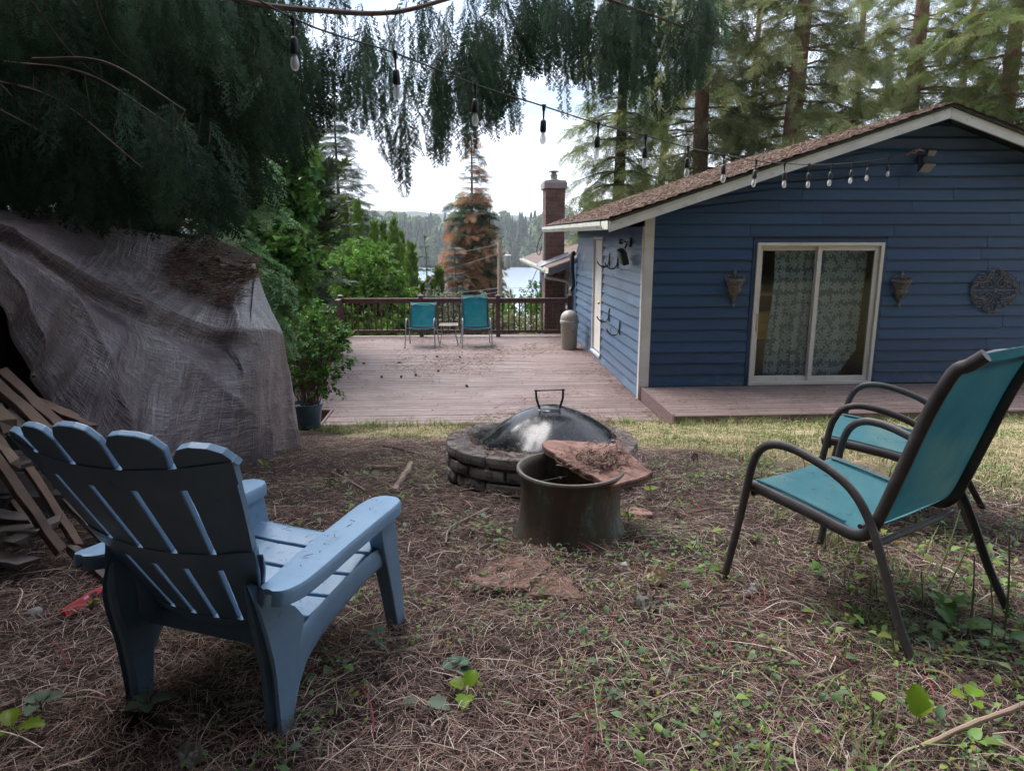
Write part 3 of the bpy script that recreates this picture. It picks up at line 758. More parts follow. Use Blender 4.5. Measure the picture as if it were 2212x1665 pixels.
# wall planters
MPLANT = mat('planter_bronze', (.060, .050, .048), (.13, .115, .105), 22, rough=.7, c3=(.27, .25, .23), s3=30, lo3=.54, hi3=.68, bump=.6, bscale=45, bdist=.02)
def planter(u, v, label):
    p = at_y(u, v, YF-.02)
    r = thing('wall_planter', label, 'wall planter', (p.x, YF-.012, p.z), group='wall planters beside the sliding door')
    b = MB(); wob = lambda a, z: 1+.06*math.sin(a*9+z*60)
    b.lathe([(.0, -.20), (.018, -.195), (.03, -.165), (.05, -.14), (.062, -.10), (.085, -.075), (.092, -.02), (.088, .0), (.105, .03), (.118, .075), (.128, .10)], 26, (0, 0, 0), math.pi, 2*math.pi, wob)
    b.build('bowl', MPLANT, r, smooth=True)
    b = MB(); b.lathe([(.128, .098), (.146, .10), (.148, .135), (.128, .137), (.118, .11)], 24, (0, 0, 0), math.pi, 2*math.pi); b.build('rim', MPLANT, r, smooth=True)
    b = MB(); b.lathe([(.096, -.045), (.106, -.045), (.107, -.018), (.095, -.018)], 24, (0, 0, 0), math.pi, 2*math.pi); b.build('band', MPLANT, r, smooth=True)
    b = MB()
    for s in (-1, 1):
        f_ = lambda P: [(q[0]*s, q[1], q[2]) for q in P]
        b.tube(f_(spiral((.115, -.02, .165), .035, 1.3, -math.pi*.5, 1)), .005, 5); b.tube(f_(spiral((.06, -.02, .158), .028, 1.3, math.pi*.1, 1)), .005, 5)
        b.tube(f_(catmull([(.0, -.02, .215), (.035, -.02, .185), (.08, -.02, .19), (.12, -.02, .145)], 5)), .006, 5)
    b.prism([(-.012, .15), (.012, .15), (.010, .20), (.03, .205), (.018, .225), (0, .275), (-.018, .225), (-.03, .205), (-.010, .20)], .012, .026, Matrix.Rotation(R(90), 4, 'X'))
    b.build('crest', MIRON, r)
    b = MB(); b.prism([(-.008, -.19), (.008, -.19), (.012, -.225), (.03, -.22), (.02, -.245), (0, -.285), (-.02, -.245), (-.03, -.22), (-.012, -.225)], .012, .03, Matrix.Rotation(R(90), 4, 'X')); b.build('finial', MPLANT, r, bev=.003)
    return r
planter(1586, 622, 'bronze wall planter left of the sliding door'); planter(1945, 624, 'bronze wall planter right of the sliding door')

# floodlights
def flood(name, loc, label, aim_z, heads):
    r = thing(name, label, 'floodlight', loc)
    b = MB(); b.box(-.055, .055, -.03, 0, -.055, .055); b.build('base', MBLACK, r, bev=.008)
    for (x, y, z, tilt, yaw, sx, sz) in heads:
        M_ = Matrix.Translation((x, y, z)) @ Matrix.Rotation(yaw, 4, 'Z') @ Matrix.Rotation(tilt, 4, 'X')
        b = MB(); b.tube([(0, -.03, 0), (x*.6, y*.5, z*.4), (x, y+.02, z*.9)], .012, 6); b.build('arm', MBLACK, r)
        b = MB()
        b.add([M_ @ Vector(p) for p in ((-sx, -.07, -sz), (sx, -.07, -sz), (sx, -.07, sz), (-sx, -.07, sz), (-sx*.6, .04, -sz*.6), (sx*.6, .04, -sz*.6), (sx*.6, .04, sz*.6), (-sx*.6, .04, sz*.6))],
              [(0, 1, 2, 3), (7, 6, 5, 4), (0, 4, 5, 1), (1, 5, 6, 2), (2, 6, 7, 3), (3, 7, 4, 0)])
        h = b.build('lamp_head', MBLACK, r, bev=.006)
        g = MB(); g.box(-sx*.86, sx*.86, -.075, -.0715, -sz*.86, sz*.86, M_); g.build('lens', mat('flood_lens', (.30, .30, .29), (.20, .20, .2), 20, rough=.15), h)
    return r
g0 = at_y(1990, 342, YF-.02)
flood('floodlight', (g0.x, YF-.015, g0.z), 'dark floodlight under the peak of the gable', 0, [(-.02, -.14, -.10, R(48), R(8), .105, .085), (.06, -.10, .09, R(35), R(-10), .06, .045)])
fs1 = thing('floodlight', 'black security floodlight high on the narrow side wall', 'floodlight', (XS-.012, 11.0, 2.27))
b = MB(); b.box(-.03, 0, -.06, .06, -.07, .07); b.build('base', MBLACK, fs1, bev=.008)
b = MB(); b.tube([(-.03, 0, 0), (-.09, .02, .01), (-.10, .22, .015)], .013, 6); b.tube([(-.03, 0, 0), (-.07, -.05, .01), (-.08, -.28, .0)], .010, 6); b.tube([(-.06, .0, -.02), (-.09, 0, -.10)], .014, 6); b.build('arm', MBLACK, fs1)
b = MB(); b.box(-.03, .03, .22, .30, -.03, .05); b.build('motion_sensor', MBLACK, fs1, bev=.012).location = (-.10, 0, 0)
M_ = Matrix.Translation((-.12, -.02, -.22)) @ Matrix.Rotation(R(-18), 4, 'Y') @ Matrix.Rotation(R(12), 4, 'X')
b = MB(); b.box(-.05, .05, -.12, .12, -.11, .11, M_); hd = b.build('lamp_head', MBLACK, fs1, bev=.015)
b = MB(); b.box(-.056, -.0515, -.10, .10, -.09, .09, M_); b.build('lens', mat('flood_lens2', (.05, .09, .10), rough=.12), hd)
# hooks on the side wall
hk = 0
for (yy, zz, lab) in ((12.55, 1.93, 'black iron hook high on the side wall nearest the white door'), (11.85, 1.93, 'black iron hook high on the side wall below the floodlight'),
                 (12.45, .97, 'black iron hook low on the side wall nearest the white door'), (11.55, .86, 'black iron hook low on the side wall nearest the corner')):
    r = thing('wall_hook', lab, 'hook', (XS-.014, yy, zz), group='hooks on the side wall')
    b = MB(); b.box(-.016, .0, -.018, .018, -.10, .14); b.build('plate', MBLACK, r, bev=.003)
    b = MB(); b.tube(catmull([(-.012, 0, .10), (-.02, 0, -.02), (-.06, 0, -.09), (-.13, 0, -.10), (-.20, 0, -.05), (-.225, 0, .0)], 5), .011, 6); b.build('hook', MBLACK, r, smooth=True)

# curtains and things inside the room
def curtain_mat():
    m, nt, bs = nodes('curtain_lace')
    tc_ = nn(nt, 'TexCoord')
    def motif(scale, npet, rad, rnd, off):
        mp_ = nn(nt, 'Mapping'); mp_.inputs['Location'].default_value = (off, off*.7, 0); nt.links.new(tc_.outputs['UV'], mp_.inputs[0])
        vo = nn(nt, 'TexVoronoi', voronoi_dimensions='2D'); vo.inputs['Scale'].default_value = scale; vo.inputs['Randomness'].default_value = rnd
        nt.links.new(mp_.outputs[0], vo.inputs['Vector'])
        sb = nn(nt, 'VectorMath', operation='SUBTRACT'); nt.links.new(mp_.outputs[0], sb.inputs[0]); nt.links.new(vo.outputs['Position'], sb.inputs[1])
        sp = nn(nt, 'SeparateXYZ'); nt.links.new(sb.outputs[0], sp.inputs[0])
        an = nn(nt, 'Math', operation='ARCTAN2'); nt.links.new(sp.outputs['Y'], an.inputs[0]); nt.links.new(sp.outputs['X'], an.inputs[1])
        k = nn(nt, 'Math', operation='MULTIPLY'); k.inputs[1].default_value = npet; nt.links.new(an.outputs[0], k.inputs[0])
        sp2 = nn(nt, 'SeparateXYZ'); nt.links.new(vo.outputs['Color'], sp2.inputs[0])
        k2 = nn(nt, 'Math', operation='MULTIPLY_ADD'); k2.inputs[1].default_value = 6.28; nt.links.new(sp2.outputs['X'], k2.inputs[0]); nt.links.new(k.outputs[0], k2.inputs[2])
        co = nn(nt, 'Math', operation='COSINE'); nt.links.new(k2.outputs[0], co.inputs[0])
        pr = nn(nt, 'Math', operation='MULTIPLY_ADD'); pr.inputs[1].default_value = rad*.30; pr.inputs[2].default_value = rad*.70; nt.links.new(co.outputs[0], pr.inputs[0])
        ln = nn(nt, 'VectorMath', operation='LENGTH'); nt.links.new(sb.outputs[0], ln.inputs[0])
        df = nn(nt, 'Math', operation='SUBTRACT'); nt.links.new(pr.outputs[0], df.inputs[0]); nt.links.new(ln.outputs['Value'], df.inputs[1])
        inside = ramp(nt, df.outputs[0], -.002, .002)
        ab = nn(nt, 'Math', operation='ABSOLUTE'); nt.links.new(df.outputs[0], ab.inputs[0])
        edge = ramp(nt, ab.outputs[0], .008, .003)
        return inside, edge
    i1, e1 = motif(5.6, 7, .074, .30, 0.0)
    i2, e2 = motif(6.4, 3, .052, .4, 3.3)
    base = (.17, .235, .32)
    col = mixc(nt, i2, base, (.35, .45, .54)); col = mixc(nt, e2, col, (.56, .66, .74))
    col = mixc(nt, i1, col, (.39, .49, .58)); col = mixc(nt, e1, col, (.78, .86, .92))
    nt.links.new(col, bs.inputs['Base Color']); bs.inputs['Roughness'].default_value = .8
    tr = nn(nt, 'BsdfTranslucent'); nt.links.new(col, tr.inputs['Color']); mx_ = nn(nt, 'MixShader'); mx_.inputs[0].default_value = .35
    nt.links.new(bs.outputs[0], mx_.inputs[1]); nt.links.new(tr.outputs[0], mx_.inputs[2]); nt.links.new(mx_.outputs[0], nt.nodes['Material Output'].inputs['Surface'])
    return m
MCURT = curtain_mat()
def curtain(label, x0, x1, y, fold, edgeL, edgeR):
    nx, nz = 60, 40; vs_ = []; uv = []
    for j in range(nz+1):
        tz = j/nz; z = .22+2.03*tz
        a = x0+edgeL(tz); c = x1+edgeR(tz)
        for i in range(nx+1):
            tx = i/nx; x = a+(c-a)*tx
            vs_.append((x, y+fold*math.sin(x*19+1.2*math.sin(x*5))+fold*.4*math.sin(x*37+tz*2), z)); uv.append((x0+(x1-x0)*tx*1.15, z))
    fs_ = [(j*(nx+1)+i, j*(nx+1)+i+1, (j+1)*(nx+1)+i+1, (j+1)*(nx+1)+i) for j in range(nz) for i in range(nx)]
    b = MB(); b.add(vs_, fs_); o = b.build('curtain', MCURT, smooth=True)
    ul = o.data.uv_layers.new(name='UVMap')
    for lp in o.data.loops: ul.data[lp.index].uv = uv[lp.vertex_index]
    return setp(o, label, 'curtain')
curtain('gathered dark floral curtain behind the left glass pane', 4.50, 5.16, 10.37, .022, lambda t: .0+.05*t-.02*math.sin(t*7), lambda t: 0)
curtain('flat dark floral curtain behind the right glass pane', 5.14, 5.88, 10.33, .008, lambda t: 0, lambda t: .06*t+.0-max(0, .22-t)*1.2)
MCRATE = mat('crate_wood', (.78, .43, .15), (.85, .52, .22), 6, stretch=(.3, 2, 4), rough=.6)
shf = thing('wooden_shelf', 'pale timber shelf unit inside the room left of the curtain', 'shelf', (4.4, 10.62, .15))
b = MB(); b.box(-.55, .40, 0, .4, .0, .62); b.build('cabinet', mat('cabinet_wood', (.34, .25, .15), (.40, .30, .19), 5, rough=.7), shf, bev=.005)
b = MB(); b.box(-.55, .40, .0, .4, 1.32, 1.36); b.build('shelf_board', MCRATE, shf)
crt = thing('wooden_crate', 'slatted orange pine crate standing inside the glass door', 'crate', (4.42, 10.58, .80))
for k in range(3):
    b = MB(); b.box(-.36, .32, -.012, .0, .02+k*.13, .13+k*.13); b.build('slat', MCRATE, crt, bev=.003)
for x in (-.34, -.02, .26):
    b = MB(); b.box(x, x+.05, -.030, -.0125, .0, .41); b.build('corner_post', MCRATE, crt, bev=.003)
b = MB(); b.box(-.36, .32, .24, .26, .0, .41); b.build('back_panel', MCRATE, crt)
b = MB(); b.box(-.36, .32, .001, .239, .005, .025); b.build('base_panel', MCRATE, crt)
rc = MB(); nx = 30
rc.add([(3.85+.95*i/nx, 11.25+.02*math.sin(i*1.3), z) for z in (1.52, 2.46) for i in range(nx+1)], [(i, i+1, nx+2+i, nx+1+i) for i in range(nx)])
setp(rc.build('red_curtain', mat('red_cloth', (.16, .045, .04), (.22, .07, .06), 8, rough=.85), smooth=True), 'dull red curtain hanging at the back of the room', 'curtain')

# ================================================================ string lights
MCABLE = mat('cable_rubber', (.012, .014, .014), rough=.55)
SP = [(633, 40), (853, 115), (1027, 183), (1175, 230), (1293, 268), (1395, 294), (1487, 319), (1564, 335), (1634, 348), (1695, 353), (1748, 356), (1797, 355), (1842, 352), (1877, 348), (1920, 341)]
pts = [at_d(u, v, 3.6+6.05*i/14) for i, (u, v) in enumerate(SP)]
start = pts[0]+(pts[0]-pts[1])*2.2+Vector((0, 0, .55)); start2 = pts[0]+(pts[0]-pts[1])*1.0+Vector((0, 0, .16))
endp = at_y(1988, 326, 9.98)
strl = thing('string_lights', 'black string of clear bulbs running from the cedar to the gable', 'string lights', (pts[7].x, pts[7].y, pts[7].z))
b = MB(); b.tube(catmull([start, start2]+pts+[endp-Vector((.16, .05, .02))], 5), .0052, 6); b.build('cable', MCABLE, strl, world=True, smooth=True)
b = MB(); e0 = endp-Vector((.16, .05, .02))
b.tube(catmull([e0, e0+Vector((.05, 0, -.015)), e0+Vector((.1, 0, .03)), endp+Vector((.06, .02, .0))], 5), .010, 6); b.tube(catmull([e0+Vector((-.02, 0, 0)), e0+Vector((-.06, 0, -.05)), e0+Vector((.03, -.02, .02)), endp], 5), .007, 5)
b.build('tie_cord', mat('orange_cord', (.30, .13, .08), (.20, .10, .07), 30, rough=.8), strl, world=True)
sm = MB(); sm.lathe([(.012, 0), (.012, -.028), (.0075, -.03), (.006, -.085), (.014, -.09), (.020, -.10), (.0225, -.155), (.019, -.17), (.017, -.172)], 14)
sm.box(-.013, .013, -.009, .009, -.004, .012)
sm = sm.mesh('socket', mat('socket_black', (.010, .011, .012), rough=.5), True)
mb_, nt_, bs_ = nodes('bulb_glass')
bs_.inputs['Base Color'].default_value = (.92, .93, .92, 1); bs_.inputs['Roughness'].default_value = .03; bs_.inputs['Transmission Weight'].default_value = .25; bs_.inputs['IOR'].default_value = 1.3
bs_.inputs['Alpha'].default_value = .55
gm = MB(); gm.lathe([(.0125, -.168), (.013, -.18), (.018, -.192), (.0225, -.208), (.0225, -.225), (.018, -.240), (.010, -.249), (0, -.251)], 16); gm = gm.mesh('bulb', mb_, True)
fm = MB(); fm.tube([(-.002, 0, -.17), (-.003, 0, -.20), (-.006, 0, -.225)], .0012, 4); fm.tube([(.002, 0, -.17), (.003, 0, -.20), (.006, 0, -.225)], .0012, 4); fm.tube([(-.006, 0, -.225), (-.002, 0, -.205), (.002, 0, -.228), (.006, 0, -.225)], .0008, 4); fm.lathe([(.004, -.168), (.005, -.195), (0, -.2)], 8)
fm = fm.mesh('filament', mat('filament_metal', (.35, .30, .22), rough=.4, metal=.5))
for p in pts:
    rz = (random.uniform(-.05, .05), random.uniform(-.05, .05), random.uniform(0, 3))
    s_ = ob('socket', sm, strl, p, rz, world=True)
    ob('bulb', gm, s_); ob('filament', fm, s_)

# ================================================================ trash can
p = at_d(1237, 757, 14); TX, TY = 2.17, 14.9
tcn = thing('trash_can', 'grey beige dome lidded plastic bin on the deck by the blue wall', 'trash can', (TX, TY, .002))
MBIN = mat('bin_plastic', (.27, .25, .22), (.32, .30, .26), 5, rough=.5, c3=(.20, .18, .15), s3=5, lo3=.56, hi3=.7)
b = MB(); b.lathe([(.0, 0), (.155, 0), (.163, .02), (.185, .55), (.192, .56), (.192, .58)], 36); b.build('body', MBIN, tcn, smooth=True)
b = MB(); b.lathe([(.194, .555), (.2, .56), (.2, .605), (.19, .612), (.188, .65)]+[(.188*math.cos(a), .65+.178*math.sin(a)) for a in np.linspace(.1, math.pi/2, 10)], 36); b.build('dome_lid', MBIN, tcn, smooth=True)
b = MB(); b.add([(.16*math.sin(a)*1.01, -.19*math.cos(a)*1.0-.002, z) for z in (.615, .70) for a in np.linspace(-.8, .8, 9)], [(i, i+1, i+10, i+9) for i in range(8)]); b.build('flap', MBIN, tcn)

# ================================================================ sling chairs
MSLING = None
def sling_mat(name, c1, c2, alpha):
    m, nt, bs = nodes(name)
    tc_ = nn(nt, 'TexCoord')
    wv = nn(nt, 'TexWave', wave_type='BANDS'); wv.inputs['Scale'].default_value = 110; nt.links.new(tc_.outputs['Object'], wv.inputs['Vector'])
    n_ = tnoise(nt, coords(nt, 'Object'), 5, 6); st = ramp(nt, tnoise(nt, coords(nt, 'Object'), 2.6, 4), .50, .72)
    col = mixc(nt, ramp(nt, n_, .35, .7), c1, c2); col = mixc(nt, st, col, (c2[0]*1.6+.05, c2[1]*1.05+.02, c2[2]*.92+.01))
    nt.links.new(col, bs.inputs['Base Color']); bs.inputs['Roughness'].default_value = .6; bs.inputs['Specular IOR Level'].default_value = .3
    bumpn(nt, bs, wv.outputs['Fac'], .25, .002)
    tr = nn(nt, 'BsdfTranslucent'); nt.links.new(col, tr.inputs['Color']); mx_ = nn(nt, 'MixShader'); mx_.inputs[0].default_value = .5
    nt.links.new(bs.outputs[0], mx_.inputs[1]); nt.links.new(tr.outputs[0], mx_.inputs[2])
    tp = nn(nt, 'BsdfTransparent'); m3 = nn(nt, 'MixShader'); m3.inputs[0].default_value = alpha
    nt.links.new(mx_.outputs[0], m3.inputs[1]); nt.links.new(tp.outputs[0], m3.inputs[2])
    nt.links.new(m3.outputs[0], nt.nodes['Material Output'].inputs['Surface'])
    return m
MSLING = sling_mat('sling_teal', (.075, .24, .285), (.105, .30, .34), .04)
MSLING2 = sling_mat('sling_teal_deck', (.015, .24, .30), (.02, .30, .36), .16)
MFRAME = mat('chair_frame', (.045, .040, .042), (.080, .072, .074), 9, rough=.42, c3=(.12, .11, .11), s3=26, lo3=.58, hi3=.74, bump=.1)
MFRAMEG = mat('chair_frame_grey', (.26, .29, .33), (.34, .37, .41), 8, rough=.35, metal=.3)
def sling_chair(label, loc, rotz, msl, mfr, tone=1.0, group=None, tilt=(0, 0), backtop=1.03, marm=None):
    """faces +Y; origin between the rear feet"""
    r = thing('patio_chair', label, 'chair', loc, group=group, rot=(tilt[0], tilt[1], rotz))
    hw = .275
    leg = [(.77, 0), (.735, .22), (.71, .40), (.695, .50), (.665, .57), (.615, .605), (.55, .612), (.47, .60), (.36, .565), (.28, .515), (.215, .43), (.155, .31), (.09, .16), (.0, 0)]
    for s in (-1, 1):
        foot = lambda z: .028*max(0, 1-z/.45)
        P = catmull([(s*(hw+.024+foot(z)), y, z) for y, z in leg], 4)
        b = MB(); b.tube(P, .0120, 10, flat=1.35, side=(s, 0, 0)); b.build('arm_leg', marm or mfr, r, smooth=True)
        side = [(.735, .405), (.70, .412), (.60, .402), (.45, .385), (.33, .366), (.27, .366), (.232, .39), (.205, .45), (.15, .63), (.09, .83), (.035, .965), (-.005, .995), (-.045, 1.03)]
        kb = (backtop-.45)/(1.03-.45); side = [(y, z if z < .45 else .45+(z-.45)*kb) for y, z in side]
        b = MB(); b.tube(catmull([(s*hw, y, z) for y, z in side], 4), .015, 10, flat=1.4, side=(s, 0, 0)); b.build('side_rail', mfr, r, smooth=True)
    def cross(y, z, rad=.012, sag=0, w=hw):
        b = MB(); b.tube([(x, y-abs(sag)*(1-(x/w)**2)*0, z+sag*(1-(x/w)**2)) for x in np.linspace(-w, w, 9)], rad, 8); b.build('cross_bar', mfr, r, smooth=True)
    cross(.70, .385, .012, -.01); cross(.22, .345, .012, 0); cross(.265, .40, .009, -.008); cross(.045, .45+(.95-.45)*(backtop-.45)/.58, .011, .05)
    # fabric: seat and back as two panels
    def panel(name, prof, sag, z_in=.0):
        nx = 14; P = catmull([(0, y, z) for y, z in prof], 5); vs_ = []; w = hw-.012
        for j, p in enumerate(P):
            tj = j/(len(P)-1)
            for i in range(nx+1):
                x = -w+2*w*i/nx; k = (1-(x/w)**2)
                vs_.append((x, p.y+sag[0]*k*math.sin(math.pi*tj), p.z+sag[1]*k*(.35+.65*math.sin(math.pi*tj))))
        fs_ = [(j*(nx+1)+i, j*(nx+1)+i+1, (j+1)*(nx+1)+i+1, (j+1)*(nx+1)+i) for j in range(len(P)-1) for i in range(nx)]
        b = MB(); b.add(vs_, fs_); o = b.build(name, msl, r, smooth=True)
        so_ = o.modifiers.new('thick', 'SOLIDIFY'); so_.thickness = .0022; so_.offset = 0
        return o
    panel('seat', [(.725, .420), (.69, .424), (.58, .412), (.45, .396), (.33, .378), (.28, .375), (.245, .395)], (0, -.022))
    kb = (backtop-.45)/.58
    panel('backrest', [(y, z if z < .45 else .45+(z-.45)*kb) for y, z in ((.243, .398), (.218, .45), (.163, .63), (.103, .83), (.048, .965), (.008, .995), (-.03, 1.03))], (-.02, 0))
    for s in (-1, 1):
        b = MB(); b.tube(catmull([(s*(hw-.028), y+.004, z+.006) for y, z in ((.70, .425), (.58, .415), (.45, .398), (.33, .381))], 4), .006, 6); b.build('piping', msl, r, smooth=True)
        b = MB(); b.lathe([(0, 0), (.015, 0), (.017, .012), (.012, .02)], 10, (s*(hw+.052), 0, -.004)); b.lathe([(0, 0), (.015, 0), (.017, .012), (.012, .02)], 10, (s*(hw+.052), .77, -.004)); b.build('foot_cap', MBLACK, r)
        b = MB(); b.tube([(s*(hw-.004), .705, .40), (s*(hw+.03), .715, .395)], .008, 6); b.tube([(s*(hw-.006), .225, .40), (s*(hw+.03), .205, .40)], .008, 6); b.build('bolt', MBLACK, r)
    return r
sc1 = sling_chair('nearest teal mesh patio chair with dark metal frame, seen from behind', (1.69, 2.082, 1.015), R(30), MSLING, MFRAME, tilt=(0, 0))
sc2 = sling_chair('second teal mesh patio chair half hidden behind the nearest one', (2.544, 3.146, .955), R(54), MSLING, MFRAME, tilt=(0, 0), backtop=.86)
for i_, (x, y, rz, lab, bt) in enumerate(((-.955, 15.95, R(176), 'teal patio chair on the deck, left of the small table', .90), (.18, 15.9, R(183), 'taller teal patio chair on the deck, right of the small table', 1.06))):
    c_ = sling_chair(lab, (x, y, .002), rz, MSLING2, MBLACK, group='teal chairs on the deck', backtop=bt, marm=MFRAMEG)
# small side table
tb = thing('side_table', 'small slatted metal table between the two deck chairs', 'table', (-.40, 15.62, .002))
MTAB = mat('table_metal', (.22, .18, .16), (.32, .28, .25), 12, rough=.45, metal=.3)
b = MB()
for (x0, y0, x1, y1) in ((-.2, -.2, .2, -.2), (.2, -.2, .2, .2), (.2, .2, -.2, .2), (-.2, .2, -.2, -.2)): b.tube([(x0, y0, .45), (x1, y1, .45)], .010, 6)
b.build('top_frame', MTAB, tb)
for k in range(6):
    b = MB(); b.box(-.19, .19, -.165+k*.062, -.135+k*.062, .447, .456); b.build('slat', MTAB, tb)
for sx in (-1, 1):
    for sy in (-1, 1):
        b = MB(); b.tube(catmull([(sx*.19, sy*.19, .445), (sx*.15, sy*.15, .28), (sx*.17, sy*.17, .15), (sx*.20, sy*.20, .0)], 4), .007, 5); b.build('leg', MTAB, tb)
b = MB(); b.tube([(-.158, -.158, .22), (.158, -.158, .22), (.158, .158, .22), (-.158, .158, .22), (-.158, -.158, .22)], .005, 5); b.build('stretcher', MTAB, tb)

# ================================================================ plastic slatted lounge chair
def plastic_mat():
    m, nt, bs = nodes('chair_plastic')
    v = coords(nt, 'Object', (8, .7, 8), rndoff=False); g = tnoise(nt, v, 8, 6, .6, 1.2)
    n_ = tnoise(nt, coords(nt, 'Object', rndoff=False), 7, 8, .7)
    col = mixc(nt, ramp(nt, n_, .3, .7), (.155, .265, .395), (.195, .315, .45))
    col = mixc(nt, ramp(nt, tnoise(nt, coords(nt, 'Object', rndoff=False), 15, 9, .75), .60, .72), col, (.10, .12, .15))
    nt.links.new(col, bs.inputs['Base Color']); bs.inputs['Roughness'].default_value = .42; bs.inputs['Specular IOR Level'].default_value = .45
    bumpn(nt, bs, g, .22, .004); return m
MPLAS = plastic_mat()
ad_ = thing('lounge_chair', 'blue plastic slatted garden lounge chair seen from behind', 'chair', (-.76, 1.841, 1.028), R(-22.1))
# back: five fanned slats; (a across, h up the back)
bd = Vector((0, -.478, .878)); bn = Vector((0, .878, .478))      # up the back, and towards the sitter
BA = Vector((.0, .038, .31))
def backpt(a, h, d):
    bow = .07*(a/.35)**2
    return BA+bd*h+Vector((a, 0, 0))+bn*(d+bow)
def slat_geo(name, poly, d0, d1, m, parent, bev=.006):
    n = len(poly); b = MB()
    b.add([backpt(p[0], p[1], d0) for p in poly]+[backpt(p[0], p[1], d1) for p in poly], [tuple(range(n)), tuple(range(2*n-1, n-1, -1))]+[(i, n+i, n+(i+1) % n, (i+1) % n) for i in range(n)])
    b.f = [f_[::-1] for f_ in b.f]
    return b.build(name, m, parent, bev=bev)
def xe(k, h): return (k-2.5)*(.077+.13*max(h, -.03)-.05*h*h)
tops = [.640, .700, .728, .705, .655]
g = .0085
for k in range(5):
    P = []; ht = tops[k]
    hs = [-.04, .06, .14, .22, .30, .38, .46, .54, .60]
    for h in hs: P.append((xe(k, h)+g, h))
    lx, rx = xe(k, ht)+g, xe(k+1, ht)-g; wd = rx-lx
    dl, dr = [(.055, .0), (.03, .0), (.016, .016), (.0, .03), (.0, .055)][k]
    P += [(lx-.002, ht-.03-dl*.8), (lx+wd*.14, ht-.004-dl*.5), (lx+wd*.35, ht-dl*.2), (lx+wd*.65, ht-dr*.2), (lx+wd*.86, ht-.004-dr*.5), (rx+.002, ht-.03-dr*.8)]
    for h in hs[::-1]: P.append((xe(k+1, h)-g, h))
    slat_geo('back_slat', P, -.004, .015, MPLAS, ad_, .004)
for (h0, h1) in ((-.075, .0), (.228, .292), (.528, .598)):
    n_ = 21; A0 = [xe(0, h0)+.003+(xe(5, h0)-xe(0, h0)-.006)*i/(n_-1) for i in range(n_)]; A1 = [xe(0, h1)+.003+(xe(5, h1)-xe(0, h1)-.006)*i/(n_-1) for i in range(n_)]
    b = MB(); vv2 = [backpt(a, h0, -.0065) for a in A0]+[backpt(a, h1, -.0065) for a in A1]+[backpt(a, h0, .011) for a in A0]+[backpt(a, h1, .011) for a in A1]; fs_ = []
    for i in range(n_-1): fs_ += [(i, i+n_, i+n_+1, i+1), (2*n_+i, 2*n_+i+1, 3*n_+i+1, 3*n_+i), (i+1, 2*n_+i+1, 2*n_+i, i), (n_+i, 3*n_+i, 3*n_+i+1, n_+i+1)]
    fs_ += [(0, 2*n_, 3*n_, n_), (n_-1, 2*n_-1, 4*n_-1, 3*n_-1)]
    b.f = []; b.add(vv2, fs_); b.build('back_band', MPLAS, ad_)
# seat slats
seatprof = [(.655, .245), (.648, .300), (.60, .335), (.50, .322), (.38, .292), (.26, .268), (.14, .262), (.075, .275)]
SPp = catmull([(0, y, z) for y, z in seatprof], 10)
Ls = [0]
for a_, b_ in zip(SPp[:-1], SPp[1:]): Ls.append(Ls[-1]+(b_-a_).length)
def seat_at(s_):
    return Vector((0, np.interp(s_, Ls, [p.y for p in SPp]), np.interp(s_, Ls, [p.z for p in SPp])))
ns = 6; sw = Ls[-1]/ns
for k in range(ns):
    b = MB(); m_ = 4; vs_ = []
    hw_ = .262-.045*(k/ns)
    for q in range(m_+1):
        p0 = seat_at(k*sw+.005+(sw-.012)*q/m_); p1 = seat_at(k*sw+.005+(sw-.012)*q/m_+.004); t_ = (p1-p0); t_ = t_.normalized() if t_.length > 1e-7 else Vector((0, -1, 0))
        nrm = Vector((0, t_.z, -t_.y)); 
        if nrm.z < 0: nrm = -nrm
        for x in (-hw_, -hw_*.5, 0, hw_*.5, hw_):
            vs_.append(p0+Vector((x, 0, 0))-Vector((0, 0, .012*(1-(x/hw_)**2))))
        for x in (-hw_, -hw_*.5, 0, hw_*.5, hw_):
            vs_.append(p0+Vector((x, 0, 0))-nrm*.022-Vector((0, 0, .012*(1-(x/hw_)**2))))
    fs_ = []
    for q in range(m_):
        o = q*10
        for i in range(4): fs_ += [(o+i, o+i+1, o+i+11, o+i+10), (o+5+i+1, o+5+i, o+15+i, o+15+i+1)]
        fs_ += [(o+5, o, o+10, o+15), (o+4, o+9, o+19, o+14)]
    for i in range(4): fs_ += [(i+1, i, 5+i, 5+i+1), (m_*10+i, m_*10+i+1, m_*10+6+i, m_*10+5+i)]
    b.add(vs_, fs_); b.build('seat_slat', MPLAS, ad_, bev=.004)
